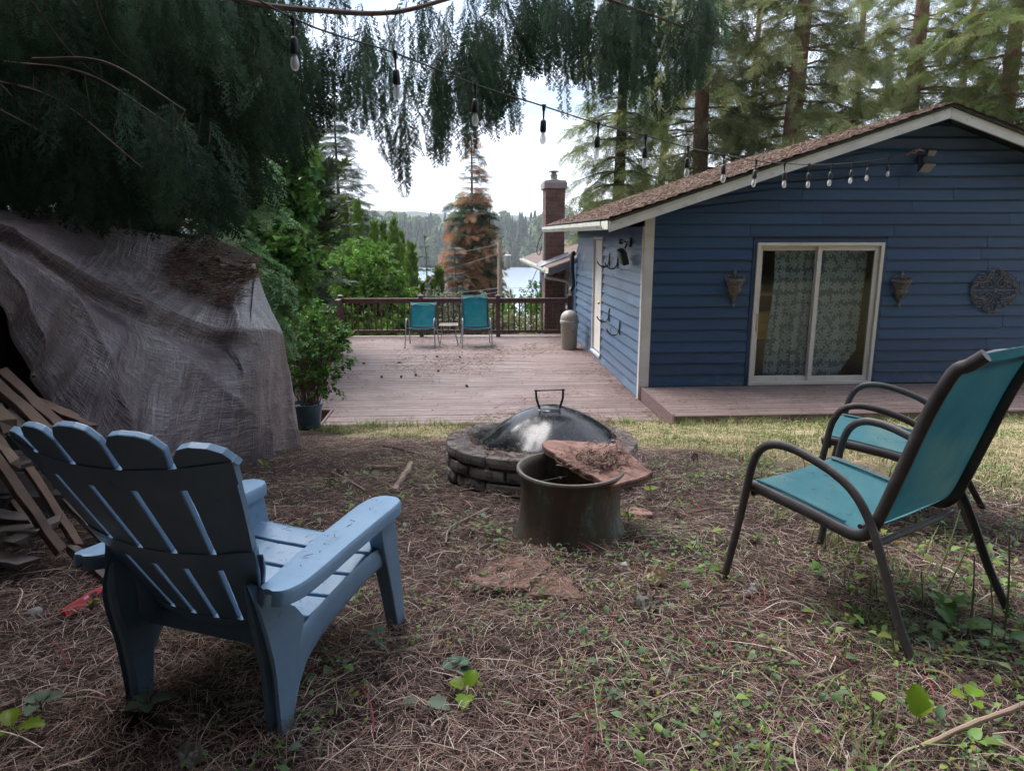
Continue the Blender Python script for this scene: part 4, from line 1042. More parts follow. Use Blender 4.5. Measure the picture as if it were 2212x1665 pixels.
for s in (-1, 1):
    # side rail sweeping from the front of the seat down into the rear leg
    P = catmull([(s*.268, .640, .275), (s*.266, .50, .285), (s*.264, .34, .270), (s*.262, .20, .245), (s*.260, .11, .21), (s*.258, .06, .15), (s*.256, .035, .06)], 6)
    rr = np.interp(np.linspace(0, 1, len(P)), [0, .3, .6, .8, 1], [.034, .042, .050, .048, .032])
    b = MB(); b.tube(P, list(rr), 10, flat=.30, side=(0, 0, 1)); b.build('side_rail', MPLAS, ad_, smooth=True)
    # rear leg: a channel post whose upper lip curls round to the back
    b = MB(); vs_ = []
    lv = [(-.012, .221, .272, -.022, .030), (.10, .222, .273, -.026, .050), (.20, .223, .276, -.032, .060), (.26, .224, .278, -.040, .085), (.31, .224, .278, -.050, .110), (.36, .222, .274, -.057, .075), (.41, .220, .262, -.060, .020), (.45, .219, .244, -.058, -.010), (.475, .218, .228, -.054, -.035)]
    for (z, xi, xo, y0, y1) in lv:
        wx = xo-xi
        vs_ += [(s*xi, y0+.010, z), (s*(xi+wx*.15), y0, z), (s*(xi+wx*.42), y0, z), (s*(xi+wx*.50), y0+.016, z), (s*(xi+wx*.78), y0+.016, z), (s*(xi+wx*.86), y0+.002, z), (s*xo, y0+.008, z), (s*xo, y1, z), (s*xi, y1, z)]
    m9 = 9; fs_ = [tuple(range(m9-1, -1, -1)), tuple(m9*(len(lv)-1)+i for i in range(m9))]
    for q in range(len(lv)-1):
        for i in range(m9): fs_.append((q*m9+i, q*m9+(i+1) % m9, q*m9+m9+(i+1) % m9, q*m9+m9+i))
    if s < 0: fs_ = [f_[::-1] for f_ in fs_]
    b.add(vs_, fs_); b.build('rear_leg', MPLAS, ad_, bev=.003)
    # front leg: tapering board
    b = MB(); vs_ = []
    for (z, y0, y1) in ((-.02, .632, .685), (.12, .598, .670), (.28, .555, .645), (.42, .515, .622), (.452, .505, .618)):
        x0, x1 = s*.238, s*(.286+.018*z)
        vs_ += [(x0, y0, z), (x1, y0, z), (x1, y1, z), (x0, y1, z)]
    fs_ = [(0, 1, 2, 3) if s < 0 else (3, 2, 1, 0), (19, 18, 17, 16) if s < 0 else (16, 17, 18, 19)]
    for q in range(4):
        for i in range(4):
            f_ = (q*4+i, q*4+(i+1) % 4, q*4+4+(i+1) % 4, q*4+4+i); fs_.append(f_ if s > 0 else f_[::-1])
    b.add(vs_, fs_); b.build('front_leg', MPLAS, ad_, bev=.005)
    # arm: broad board whose rear end curls in against the back
    spine = catmull([(s*.270, .632, .470), (s*.272, .52, .474), (s*.276, .38, .472), (s*.284, .22, .470), (s*.296, .08, .470), (s*.305, .01, .473), (s*.308, -.045, .480), (s*.308, -.075, .485)], 6)
    wds = np.interp(np.linspace(0, 1, len(spine)), [0, .02, .06, .14, .5, .70, .84, .94, 1], [.035, .052, .062, .066, .060, .052, .044, .034, .014])
    b = MB(); vs_ = []; n_ = len(spine)
    for i, p_ in enumerate(spine):
        t_ = (spine[min(i+1, n_-1)]-spine[max(i-1, 0)]).normalized(); sd_v = t_.cross(Vector((0, 0, 1))).normalized(); uu_ = sd_v.cross(t_)
        for (q, dz) in ((-1, -.006), (-.90, .004), (-.5, .007), (.5, .007), (.90, .004), (1, -.006), (1, -.036), (.88, -.036), (.84, -.006), (-.84, -.006), (-.88, -.036), (-1, -.036)):
            vs_.append(p_+sd_v*(wds[i]*q)+uu_*dz)
    m9 = 12; fs_ = [tuple(range(m9)), tuple(m9*(n_-1)+i for i in range(m9-1, -1, -1))]
    for i in range(n_-1):
        for k in range(m9): fs_.append((i*m9+(k+1) % m9, i*m9+k, i*m9+m9+k, i*m9+m9+(k+1) % m9))
    b.add(vs_, fs_); b.build('arm', MPLAS, ad_, smooth=True)
for s in (-1, 1):
    b = MB(); hh = [-.075, -.03, .03, .09, .15, .21, .27]; vs_ = []
    for h in hh:
        e_ = backpt(s*abs(xe(0, h))-s*.004, h, .004); q = Vector((s*(.262-.03*max(0, (h-.12)/.15)), -.030-.10*max(0, h), e_.z*.96))
        if h > .2: q = e_+Vector((s*.012, 0, 0))
        vs_ += [e_, e_.lerp(q, .5)+Vector((0, .012, 0)), q]
    b.add(vs_, [(i*3+k, i*3+k+1, i*3+k+4, i*3+k+3) for i in range(len(hh)-1) for k in range(2)]); o_ = b.build('side_shell', MPLAS, ad_, smooth=True); m_ = o_.modifiers.new('t', 'SOLIDIFY'); m_.thickness = .006; m_.offset = 0
b = MB(); b.add([(x, y_, z_) for x in (-.25, .25) for (y_, z_) in ((.045, .235), (.07, .235), (.085, .275), (.06, .28))], [(0, 1, 2, 3), (7, 6, 5, 4), (0, 4, 5, 1), (1, 5, 6, 2), (2, 6, 7, 3), (3, 7, 4, 0)]); b.build('rear_apron', MPLAS, ad_, bev=.004)

# ---- red gas lighter lying on the soil
pl = gnd(138, 1338); pt_ = gnd(250, 1282)
dl_ = (pt_-pl); ang = math.atan2(dl_.y, dl_.x)
lt = thing('gas_lighter', 'red plastic long nosed gas lighter lying on the needles', 'lighter', (pl.x, pl.y, pl.z+.028), rot=(0, R(-6), ang))
MRED = mat('red_plastic', (.42, .012, .02), (.50, .02, .03), 8, rough=.32, rough2=.5)
b = MB(); M_ = Matrix.Translation((0, 0, 0)) @ Matrix.Rotation(R(62), 4, 'X')
outer = [(0, -.018), (.085, -.016), (.105, -.014), (.118, -.004), (.128, -.012), (.15, -.010), (.168, -.007), (.172, .004), (.165, .012), (.12, .019), (.06, .018), (0, .02)]
b.prism(outer[:1]+outer[1:4]+outer[4:], -.011, .011, M_); b.build('body', MRED, lt, bev=.004)
b = MB(); b.prism([(.108, .002), (.125, -.006), (.142, -.002), (.138, .008), (.115, .010)], .0115, .0125, M_); b.build('trigger', mat('lighter_black', (.02, .012, .012), rough=.5), lt)
b = MB(); b.prism([(.012, -.002), (.08, -.001), (.08, .001), (.012, .0)], .0114, .0124, M_); b.build('fuel_window', mat('lighter_dark_red', (.10, .01, .012), rough=.3), lt)
b = MB(); b.prism([(.085, .003), (.105, .004), (.105, .012), (.085, .011)], .0113, .0121, M_); b.build('label', mat('lighter_label', (.30, .30, .55), (.5, .45, .6), 200, rough=.4), lt)
b = MB(); b.tube(catmull([(.168, 0, .004), (.21, 0, .012), (.26, 0, .03), (.285, 0, .05)], 4), .0042, 8); b.build('nozzle', mat('steel', (.5, .5, .5), metal=1, rough=.3), lt, smooth=True)

# ================================================================ fire pit
PCX, PCY, PR = .475, 4.42, .62
PZ0, PZ1 = .79, 1.105
MBLOCK = mat('pit_block', (.185, .160, .145), (.275, .245, .228), 5, rough=.92, c3=(.055, .046, .042), s3=11, lo3=.48, hi3=.64, rnd=.22, bump=.5, bscale=30, bdist=.012)
MPITM = mat('pit_mortar', (.15, .138, .130), (.22, .205, .195), 14, rough=.95, c3=(.07, .055, .045), s3=9, lo3=.5, hi3=.62, bump=.8, bscale=40, bdist=.02)
pit = thing('fire_pit', 'round mortared stone block fire pit in the yard', 'fire pit', (PCX, PCY, PZ0), rot=(R(-3.5), 0, 0))
b = MB(); wb_ = lambda a, z: 1+.012*math.sin(a*7)+.010*math.sin(a*17+z*30)
b.lathe([(.52, -.2), (PR-.03, -.2), (PR-.03, PZ1-PZ0-.03), (PR-.08, PZ1-PZ0-.006), (.50, PZ1-PZ0-.003), (.47, PZ1-PZ0-.02), (.455, PZ1-PZ0-.06), (.45, -.2)], 90, (0, 0, 0), wob=wb_)
ring = b.build('mortar_ring', MPITM, pit, smooth=True)
nb_ = 14
for row in range(5):
    hgt = .077; z0 = PZ1-PZ0-.008-hgt*(row+1)
    for k in range(nb_):
        a0 = 2*math.pi*(k+(.5 if row % 2 else 0))/nb_+.012+random.uniform(0, .010); a1 = 2*math.pi*(k+1+(.5 if row % 2 else 0))/nb_-.012-random.uniform(0, .010)
        ro = PR+random.uniform(-.006, .006); ri = PR-.10
        b = MB(); m_ = 3; vs_ = []
        zt = z0+hgt-.008-random.uniform(0, .004); zb = z0+random.uniform(0, .003)
        for q in range(m_+1):
            a = a0+(a1-a0)*q/m_; e_ = .006 if q in (0, m_) else 0
            j = random.uniform(-.004, .004)
            for (rr_, zz) in ((ro-e_+j, zb+.006), (ro-e_+j+.002, (zb+zt)/2), (ro-e_+j-.003, zt), (ri, zt), (ri, zb)): vs_.append((rr_*math.cos(a), rr_*math.sin(a), zz))
        fs_ = [(0, 1, 2, 3, 4), tuple(m_*5+i for i in (4, 3, 2, 1, 0))]
        for q in range(m_):
            for i in range(5): fs_.append((q*5+(i+1) % 5, q*5+i, q*5+5+i, q*5+5+(i+1) % 5))
        b.add(vs_, fs_); b.build('block', MBLOCK, pit, bev=.005, seg=1)
# dome lid
def enamel():
    m, nt, bs = nodes('lid_enamel')
    v = coords(nt, 'Object', rndoff=False)
    sp_ = ramp(nt, tnoise(nt, v, 85, 3, .6), .66, .70); ds = ramp(nt, tnoise(nt, v, 5, 8, .7), .50, .66)
    col = mixc(nt, ds, (.010, .011, .014), (.035, .037, .042)); col = mixc(nt, sp_, col, (.20, .19, .18))
    nt.links.new(col, bs.inputs['Base Color'])
    r_ = nn(nt, 'MapRange'); r_.inputs['To Min'].default_value = .17; r_.inputs['To Max'].default_value = .36; nt.links.new(ds, r_.inputs['Value']); nt.links.new(r_.outputs['Result'], bs.inputs['Roughness'])
    bumpn(nt, bs, tnoise(nt, v, 4, 3), .10, .02); return m
MLID = enamel()
lid = thing('domed_cover', 'shiny black domed metal lid with a wire handle on the fire pit', 'lid', (.535, PCY+.03, PZ1-.048), rot=(R(-2.5), R(-1), 0))
RD, HD = .455, .225
prof = [(RD+.008, .0), (RD+.012, .008), (RD+.004, .016), (RD-.004, .012)]
for k in range(1, 20):
    t_ = k/19; prof.append((RD*(1-t_)**.92 if t_ < 1 else .0, .012+HD*(1-(1-t_)**1.75)))
prof = [(r_, z_) for r_, z_ in prof if r_ > .105]+[(.10, HD+.002), (.095, HD+.006), (.0, HD+.008)]
b = MB(); b.lathe(prof, 72); b.build('dome', MLID, lid, smooth=True)
b = MB(); b.tube(catmull([(-.075, 0, HD-.02), (-.066, 0, HD+.0), (-.085, 0, HD+.06), (-.088, 0, HD+.122)], 4), .0075, 7); b.tube(catmull([(.075, 0, HD-.02), (.066, 0, HD+.0), (.085, 0, HD+.06), (.088, 0, HD+.122)], 4), .0075, 7)
b.tube([(-.10, 0, HD+.116), (.10, 0, HD+.116)], .0045, 6); b.build('handle', MBLACK, lid, smooth=True)

# ---- copper pot
def copper():
    m, nt, bs = nodes('pot_patina')
    v = coords(nt, 'Object', rndoff=False); vs__ = coords(nt, 'Object', (1, 1, .35), rndoff=False)
    col = mixc(nt, ramp(nt, tnoise(nt, vs__, 4, 6), .35, .65), (.085, .064, .050), (.16, .115, .085))
    g1 = ramp(nt, tnoise(nt, vs__, 9, 9, .75), .50, .62); col = mixc(nt, g1, col, (.12, .125, .105))
    g2 = ramp(nt, tnoise(nt, vs__, 6, 9, .78), .56, .64); col = mixc(nt, g2, col, (.20, .27, .23))
    col = mixc(nt, ramp(nt, tnoise(nt, v, 14, 8, .7), .60, .70), col, (.025, .02, .016))
    nt.links.new(col, bs.inputs['Base Color']); bs.inputs['Roughness'].default_value = .55; bs.inputs['Metallic'].default_value = .25
    bumpn(nt, bs, tnoise(nt, v, 18, 8, .7), .35, .01); return m
pot = thing('copper_pot', 'tarnished copper pot with a flared foot beside the fire pit', 'pot', (.485, 3.215, .925))
b = MB(); pw = lambda a, z: 1+.01*math.sin(a*3+1)
b.lathe([(.285, -.05), (.280, .0), (.268, .05), (.250, .10), (.241, .16), (.238, .25), (.240, .325), (.246, .345), (.256, .352), (.262, .362), (.258, .371), (.246, .372), (.236, .364), (.228, .34), (.226, .20), (.222, .10), (0, .095)], 64, wob=pw); b.build('body', copper(), pot, smooth=True)
b = MB(); b.box(-.21, .0, .03, .036, .10, .315, Matrix.Rotation(R(25), 4, 'Z')); b.build('divider', mat('pot_inside', (.04, .035, .03), rough=.5, metal=.4), pot)
# ---- flagstones
def stone_mat(name, c1, c2, c3_):
    return mat(name, c1, c2, 3.5, rough=.9, spec=.2, c3=c3_, s3=9, lo3=.50, hi3=.66, bump=.45, bscale=16, bdist=.01)
MFLAG = stone_mat('flagstone_red', (.235, .130, .102), (.33, .20, .165), (.16, .10, .085))
def flagstone(label, pix, z_or, th, tilt=None):
    c = Vector((0, 0, 0)); P = []
    for (u, v) in pix:
        if callable(z_or): q = z_or(u, v)
        P.append(q); c += q
    c /= len(P)
    r = thing('flagstone', label, 'flagstone', c)
    pts2 = []
    for i, p_ in enumerate(P):
        q = P[(i+1) % len(P)]
        for k in range(4): pts2.append(p_.lerp(q, k/4)-c+Vector((random.uniform(-.008, .008), random.uniform(-.008, .008), 0)))
    n_ = len(pts2); b = MB(); rings = []
    for (sc, dz) in ((.985, -th), (1.0, -th*.85), (.988, -th*.55), (1.0, -th*.3), (.992, -.004), (.982, .0), (.70, .002), (.40, .0)):
        rings.append([Vector((p_.x*sc, p_.y*sc, p_.z+dz+(0 if sc > .96 else random.uniform(-.003, .004)))) for p_ in pts2])
    vs_ = [v_ for rg in rings for v_ in rg]; fs_ = [tuple(range(n_-1, -1, -1)), tuple((len(rings)-1)*n_+i for i in range(n_))]
    for q in range(len(rings)-1):
        for i in range(n_): fs_.append((q*n_+i, q*n_+(i+1) % n_, q*n_+n_+(i+1) % n_, q*n_+n_+i))
    b.add(vs_, fs_); b.build('slab', MFLAG, r)
    return r
# slab tipped across the rim of the pot and the edge of the pit
def on_slab(u, v):
    n_ = Vector((-.06, -.20, 1)).normalized(); p0 = Vector((.62, 3.32, 1.338)); d = ray(u, v); o = Vector((0, 0, CAM_H))
    return o+d*((p0-o).dot(n_)/d.dot(n_))
pixs = [(1168, 958), (1186, 949), (1240, 951), (1300, 957), (1345, 960), (1368, 985), (1395, 1010), (1411, 1018), (1378, 1035), (1322, 1049), (1290, 1034), (1250, 1012), (1205, 986)]
flagstone('reddish flagstone slab lying across the copper pot', pixs[::-1], on_slab, .034)
lift = lambda dz: (lambda u, v: gnd(u, v)+Vector((0, 0, dz)))
flagstone('reddish flagstone half buried in needles in front of the pot', [(1003, 1262), (1040, 1236), (1100, 1222), (1165, 1220), (1190, 1238), (1163, 1262), (1135, 1290), (1080, 1285), (1040, 1278)][::-1], lift(.035), .05)
flagstone('broken thin flagstone piece at the right end of the buried one', [(1165, 1266), (1192, 1240), (1222, 1252), (1245, 1285), (1258, 1308), (1205, 1300), (1140, 1294)][::-1], lift(.014), .03)
flagstone('small reddish stone chip to the right of the copper pot', [(1352, 1108), (1372, 1102), (1400, 1108), (1412, 1118), (1385, 1124), (1358, 1120)][::-1], lift(.03), .04)

# ================================================================ tarpaulin over a wood pile
def tarp_mat():
    m, nt, bs = nodes('tarp_plastic')
    def uvc(sc, rz=0):
        t_ = nn(nt, 'TexCoord'); mp_ = nn(nt, 'Mapping'); mp_.inputs['Scale'].default_value = sc; mp_.inputs['Rotation'].default_value = (0, 0, rz); nt.links.new(t_.outputs['UV'], mp_.inputs[0]); return mp_.outputs[0]
    def op(o, a, b_):
        n = nn(nt, 'Math', operation=o)
        for k_, x in enumerate((a, b_)):
            if isinstance(x, (int, float)): n.inputs[k_].default_value = x
            else: nt.links.new(x, n.inputs[k_])
        return n.outputs[0]
    col = mixc(nt, ramp(nt, tnoise(nt, uvc((1, 1, 1)), 1.6, 5), .3, .7), (.050, .033, .036), (.088, .062, .066))
    # crumple: creases where two distorted ridged noises meet zero
    def crease(sc, scale, w_, dist=.5, rz=0):
        a = tnoise(nt, uvc(sc, rz), scale, 3, .5, dist); return ramp(nt, op('ABSOLUTE', op('SUBTRACT', a, .5), 0), w_, 0.0)
    wear = ramp(nt, tnoise(nt, uvc((1, 1, 1)), 2.4, 6, .65), .36, .60)
    th = op('MAXIMUM', crease((.40, 7.5, 1), 6, .030, .35, R(8)), op('MAXIMUM', crease((6.5, .22, 1), 5, .022, .25, R(-9)), crease((.8, 15, 1), 5, .035, .5, R(4))))
    th = op('MAXIMUM', th, op('MULTIPLY', crease((1.0, 2.2, 1), 5, .012, 1.0), .7))
    fine = ramp(nt, tnoise(nt, uvc((1.4, 24, 1), R(3)), 8, 4, .7), .52, .68)
    k = op('MULTIPLY', op('MAXIMUM', th, op('MULTIPLY', fine, .6)), op('MULTIPLY', op('ADD', wear, .22), .80))
    col = mixc(nt, k, col, (.31, .275, .29))
    nt.links.new(col, bs.inputs['Base Color'])
    bs.inputs['Roughness'].default_value = .33; bs.inputs['Specular IOR Level'].default_value = .55
    h = op('ADD', op('MULTIPLY', tnoise(nt, uvc((1, 1.5, 1)), 6, 6, .6, .8), .55), op('ADD', op('MULTIPLY', crease((1.0, 2.2, 1), 5, .05, 1.0), .14), op('ADD', op('MULTIPLY', crease((.35, 5.5, 1), 6, .05, .4, R(5)), .12), op('MULTIPLY', crease((4.5, .25, 1), 5, .04, .3, R(-4)), .14))))
    h = op('ADD', h, op('ADD', op('MULTIPLY', crease((.45, .9, 1), 2.6, .06, .9, R(20)), .16), op('MULTIPLY', crease((1.2, .35, 1), 2.4, .05, .6, R(-15)), .18)))
    bumpn(nt, bs, h, .45, .035)
    return m
MTARP = tarp_mat()
def gp_(u, v): 
    q = gnd(u, v); return Vector((q.x, q.y, q.z-.02))
Bk = [at_d(-330, 400, 3.5), at_d(-150, 432, 3.9), at_d(0, 452, 4.3), at_d(173, 471, 4.8), at_d(301, 497, 5.25), at_d(408, 517, 5.6), at_d(502, 540, 5.95), at_d(546, 566, 6.1), at_d(552, 580, 6.2), at_d(554, 586, 6.25)]
Fr = [at_d(-330, 395, 2.6), at_d(-150, 435, 2.95), at_d(0, 482, 3.35), at_d(138, 556, 3.8), at_d(242, 613, 4.2), at_d(346, 659, 4.55), at_d(463, 704, 4.92), at_d(527, 712, 5.1), at_d(580, 712, 5.55), at_d(611, 722, 6.05)]
Gd = [at_d(-330, 560, 2.75), at_d(-150, 600, 2.95), at_d(0, 650, 3.35), at_d(62, 800, 3.62), at_d(150, 930, 3.80), gp_(262, 1110), gp_(400, 1052), gp_(547, 1003), gp_(600, 982), gp_(654, 962)]
Mf = []
for i in range(10):
    q = Fr[i].lerp(Gd[i], .5)
    if i < 8: q = q+Vector((.13, -.03, .0)) if i > 2 else q+Vector((.05, 0, 0))
    Mf.append(q)
NS, sub = 10, 16
Bc, Fc, Mc, Gc = [catmull(x, sub) for x in (Bk, Fr, Mf, Gd)]
ncol = len(Bc); nrow = 96
def tarp_raw(ci, t):
    """ci column index (float), t 0 back ridge .. 1 hem"""
    i0 = int(min(ci, ncol-2)); fr = ci-i0
    g_ = lambda A: A[i0].lerp(A[i0+1], fr)
    B_, F_, M_, G_ = g_(Bc), g_(Fc), g_(Mc), g_(Gc)
    s_ = ci/(ncol-1)
    if t < .36:
        k = t/.36; p_ = B_.lerp(F_, k)
        sag = math.sin(math.pi*k)*(.06+.05*math.sin(s_*15))
        p_ = p_-Vector((0, 0, sag*(1 if s_ < .8 else .3)))
    else:
        k = (t-.36)/.64
        p_ = F_*(1-k)**2+M_*(2*k*(1-k))+G_*k**2
        # overhanging fold just below the top edge, then folds falling to the hem
        fold = -.10*math.exp(-((k-.12)/.085)**2)*(1 if s_ < .72 else max(0, 1-(s_-.72)*9))
        hang = .026*(1-2*abs(math.sin(s_*24+.9*math.sin(k*3)+k*1.3))**.6)*k**.9+.012*math.sin(s_*95+k*3)*k
        p_ = p_+Vector((1, -.35, 0)).normalized()*(fold+hang)
    nz_ = mnoise.noise(Vector((p_.x*2.1, p_.y*2.1, p_.z*2.1)))*.018+mnoise.noise(Vector((p_.x*7, p_.y*7, p_.z*7)))*.007
    # big diagonal creases from the upper left
    cr = .030*(1-2*abs(math.sin((s_*9.5-t*6.5)*1.25))**.5)*max(0, 1-abs(t-.55)*1.7)
    p_ = p_+Vector((.8, -.4, .45)).normalized()*(nz_+cr*(1 if s_ < .74 else .25))
    return p_
vs_ = []; uv_ = []; vs_t = vs_
cum = [0]
for i in range(1, ncol): cum.append(cum[-1]+(Fc[i]-Fc[i-1]).length)
for r_ in range(nrow+1):
    for c_ in range(ncol): vs_.append(tarp_raw(c_, r_/nrow)); uv_.append((cum[c_], -r_/nrow*2.2))
fs_ = [(r_*ncol+c_, (r_+1)*ncol+c_, (r_+1)*ncol+c_+1, r_*ncol+c_+1) for r_ in range(nrow) for c_ in range(ncol-1)]
b = MB(); b.add(vs_, fs_); tarp = b.build('tarpaulin', MTARP, smooth=True)
for p_ in tarp.data.polygons: p_.use_smooth = True
ul = tarp.data.uv_layers.new(name='UVMap')
luv = np.array([uv_[l.vertex_index] for l in tarp.data.loops], np.float32); ul.data.foreach_set('uv', luv.ravel())
so_ = tarp.modifiers.new('thick', 'SOLIDIFY'); so_.thickness = .003
setp(tarp, 'faded brown tarpaulin draped over a tall wood pile', 'tarpaulin')
hb = MB(); hv = []
for c_ in range(18, ncol):
    a_ = vs_t[nrow*ncol+c_]; b_ = vs_t[(nrow-2)*ncol+c_]; o_ = Vector((1, -.45, .1)).normalized()*.007
    hv += [a_+o_, b_+o_]
hb.add(hv, [(2*i, 2*i+2, 2*i+3, 2*i+1) for i in range(len(hv)//2-1)]); hb.build('hem', MTARP, tarp, smooth=True)
gmm = MB(); gmm.lathe([(.009, 0), (.016, .001), (.017, .004), (.012, .006), (.009, .004)], 12); gmm = gmm.mesh('grommet', mat('grommet_brass', (.12, .10, .08), metal=.6, rough=.6), True)
for c_ in range(22, ncol, 14):
    p_ = vs_t[(nrow-1)*ncol+c_]+Vector((1, -.45, .1)).normalized()*.012; ob('grommet', gmm, tarp, p_, (R(90), 0, R(65)))

def clamp_top(u, v):
    """point on the top face of the tarp seen at a pixel (nearest sample)"""
    best = None
    for c_ in range(0, ncol, 2):
        for r_ in range(0, int(nrow*.40), 2):
            p_ = vs_[r_*ncol+c_]; q = p_-Vector((0, 0, CAM_H)); dz = q.dot(fwd); uu = CXP+FPX*q.dot(rgt)/dz; vv_ = CYP-FPX*q.dot(upv)/dz
            d_ = (uu-u)**2+(vv_-v)**2
            if best is None or d_ < best[0]: best = (d_, p_, c_, r_)
    return best
MOLDW = mat('old_timber', (.17, .145, .13), (.26, .23, .205), 5, stretch=(.4, 6, 6), rough=.85, c3=(.07, .06, .05), s3=8, lo3=.5, hi3=.64, bump=.5)
def beam(name, label, a, b_, w_, h_, m, cat, group=None, jag=0.0, up=Vector((0, 0, 1)), world_part=None):
    """squared or split length of wood from a to b"""
    a = Vector(a); b_ = Vector(b_); d = (b_-a); L = d.length; d.normalize(); s_ = d.cross(up).normalized(); u_ = s_.cross(d)
    bb = MB(); vs2 = []; n_ = 5
    for k in range(n_+1):
        c = a+d*(L*k/n_)
        jj = jag if k in (0, n_) else jag*.35
        for (x, z) in ((-1, -1), (1, -1), (1, 1), (-1, 1)):
            vs2.append(c+s_*(x*w_/2*(1+random.uniform(-jag, jag)*.5))+u_*(z*h_/2*(1+random.uniform(-jag, jag)*.5))+d*(random.uniform(-1, 1)*jj*w_)-a)
    fs2 = [(3, 2, 1, 0), tuple(n_*4+i for i in range(4))]
    for k in range(n_):
        for i in range(4): fs2.append((k*4+i, k*4+(i+1) % 4, k*4+4+(i+1) % 4, k*4+4+i))
    bb.add(vs2, fs2); o = bb.build(name, m, loc=a, bev=.003)
    return setp(o, label, cat, group)
beam('timber_beam', 'weathered grey timber end poking out on top of the tarp', at_d(440, 524, 5.75)+Vector((0, 0, .02)), at_d(541, 566, 6.0)+Vector((0, 0, .0)), .14, .095, MOLDW, 'timber', jag=.05)
beam('timber_batten', 'thin dark batten below the grey timber on the tarp', at_d(470, 560, 5.6), at_d(556, 586, 5.95), .05, .03, MOLDW, 'timber', jag=.1)

# second, dark sheet lining the open end
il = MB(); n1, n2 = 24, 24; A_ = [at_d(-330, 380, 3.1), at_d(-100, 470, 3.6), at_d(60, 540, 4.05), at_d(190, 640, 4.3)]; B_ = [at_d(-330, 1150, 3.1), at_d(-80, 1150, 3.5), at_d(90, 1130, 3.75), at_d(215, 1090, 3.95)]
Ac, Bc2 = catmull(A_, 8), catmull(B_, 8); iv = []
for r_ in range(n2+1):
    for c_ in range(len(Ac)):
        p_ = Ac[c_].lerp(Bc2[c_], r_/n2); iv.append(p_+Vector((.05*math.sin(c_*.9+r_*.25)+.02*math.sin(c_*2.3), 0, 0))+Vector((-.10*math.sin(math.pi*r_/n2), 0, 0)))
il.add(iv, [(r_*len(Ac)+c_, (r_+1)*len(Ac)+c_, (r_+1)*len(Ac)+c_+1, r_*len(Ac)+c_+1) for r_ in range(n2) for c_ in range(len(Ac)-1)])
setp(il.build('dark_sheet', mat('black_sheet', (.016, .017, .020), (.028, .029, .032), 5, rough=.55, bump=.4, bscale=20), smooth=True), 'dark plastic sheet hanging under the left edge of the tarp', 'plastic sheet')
# dark inside of the pile and split wood at its open end
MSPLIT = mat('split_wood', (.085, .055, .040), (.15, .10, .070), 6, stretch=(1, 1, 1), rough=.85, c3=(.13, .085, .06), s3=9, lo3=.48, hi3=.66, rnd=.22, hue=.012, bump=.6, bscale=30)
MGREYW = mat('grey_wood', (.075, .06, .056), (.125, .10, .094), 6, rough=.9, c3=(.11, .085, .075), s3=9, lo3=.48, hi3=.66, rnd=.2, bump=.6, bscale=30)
pieces = [((-40, 800, 3.35), (105, 935, 3.3), .075, .035, MSPLIT), ((5, 805, 3.5), (140, 930, 3.42), .07, .035, MSPLIT), ((-30, 870, 3.25), (62, 955, 3.2), .12, .02, MGREYW),
          ((60, 860, 3.55), (165, 905, 3.5), .06, .04, MSPLIT), ((100, 880, 3.5), (205, 925, 3.45), .05, .03, MSPLIT), ((60, 915, 3.4), (190, 925, 3.42), .10, .012, MGREYW),
          ((-60, 850, 3.2), (20, 920, 3.1), .09, .05, MSPLIT), ((-50, 905, 3.1), (30, 1000, 3.0), .05, .05, MSPLIT), ((-15, 985, 2.95), (130, 1190, 2.98), .05, .035, MSPLIT), ((60, 1010, 3.1), (170, 1180, 3.1), .045, .03, MSPLIT),
          ((-60, 1020, 3.0), (120, 975, 3.4), .16, .012, MGREYW), ((-40, 1110, 3.1), (85, 1125, 3.05), .10, .03, MGREYW), ((-60, 1150, 3.02), (95, 1140, 2.98), .12, .025, MGREYW), ((20, 1175, 2.9), (130, 1120, 3.05), .09, .025, MGREYW),
          ((-70, 960, 3.3), (60, 890, 3.7), .12, .09, MSPLIT), ((-70, 1050, 3.3), (90, 1040, 3.6), .13, .10, MGREYW), ((-60, 1000, 3.4), (110, 985, 3.7), .12, .09, MGREYW), ((-20, 1090, 3.4), (150, 1075, 3.55), .10, .09, MGREYW), ((150, 1180, 3.1), (250, 1262, 2.85), .05, .04, MGREYW),
          ((-60, 1195, 2.95), (60, 1215, 2.9), .10, .03, MGREYW), ((30, 1085, 3.2), (80, 1150, 3.1), .05, .05, MSPLIT), ((110, 1000, 3.45), (210, 1120, 3.3), .05, .035, MSPLIT), ((150, 1080, 3.35), (255, 1200, 3.05), .06, .03, MGREYW)]
names = ['long', 'narrow', 'broad', 'short', 'thin', 'flat', 'stubby', 'slim', 'leaning', 'tilted', 'wide', 'grey', 'splintered', 'low', 'thick', 'dark', 'middle', 'inner', 'outlying', 'front', 'small', 'steep', 'lowest']
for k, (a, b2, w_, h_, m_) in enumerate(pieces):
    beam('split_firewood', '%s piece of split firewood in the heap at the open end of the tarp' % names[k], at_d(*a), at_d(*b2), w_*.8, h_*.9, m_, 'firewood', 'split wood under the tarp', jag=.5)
# rows of stacked logs filling the pile under the tarp
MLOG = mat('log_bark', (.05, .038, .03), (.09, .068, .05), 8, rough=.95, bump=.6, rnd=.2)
lg = thing('log_stack', 'dark stack of logs deep under the tarp', 'log stack', (-2.6, 3.9, .9))
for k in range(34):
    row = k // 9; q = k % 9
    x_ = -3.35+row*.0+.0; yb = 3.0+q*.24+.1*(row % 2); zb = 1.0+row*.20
    bb = MB(); bb.tube([(-4.2, yb, zb), (-2.62-.05*q*.2+random.uniform(-.1, .05), yb, zb)], .10, 9); bb.build('log', MLOG, lg, world=True)

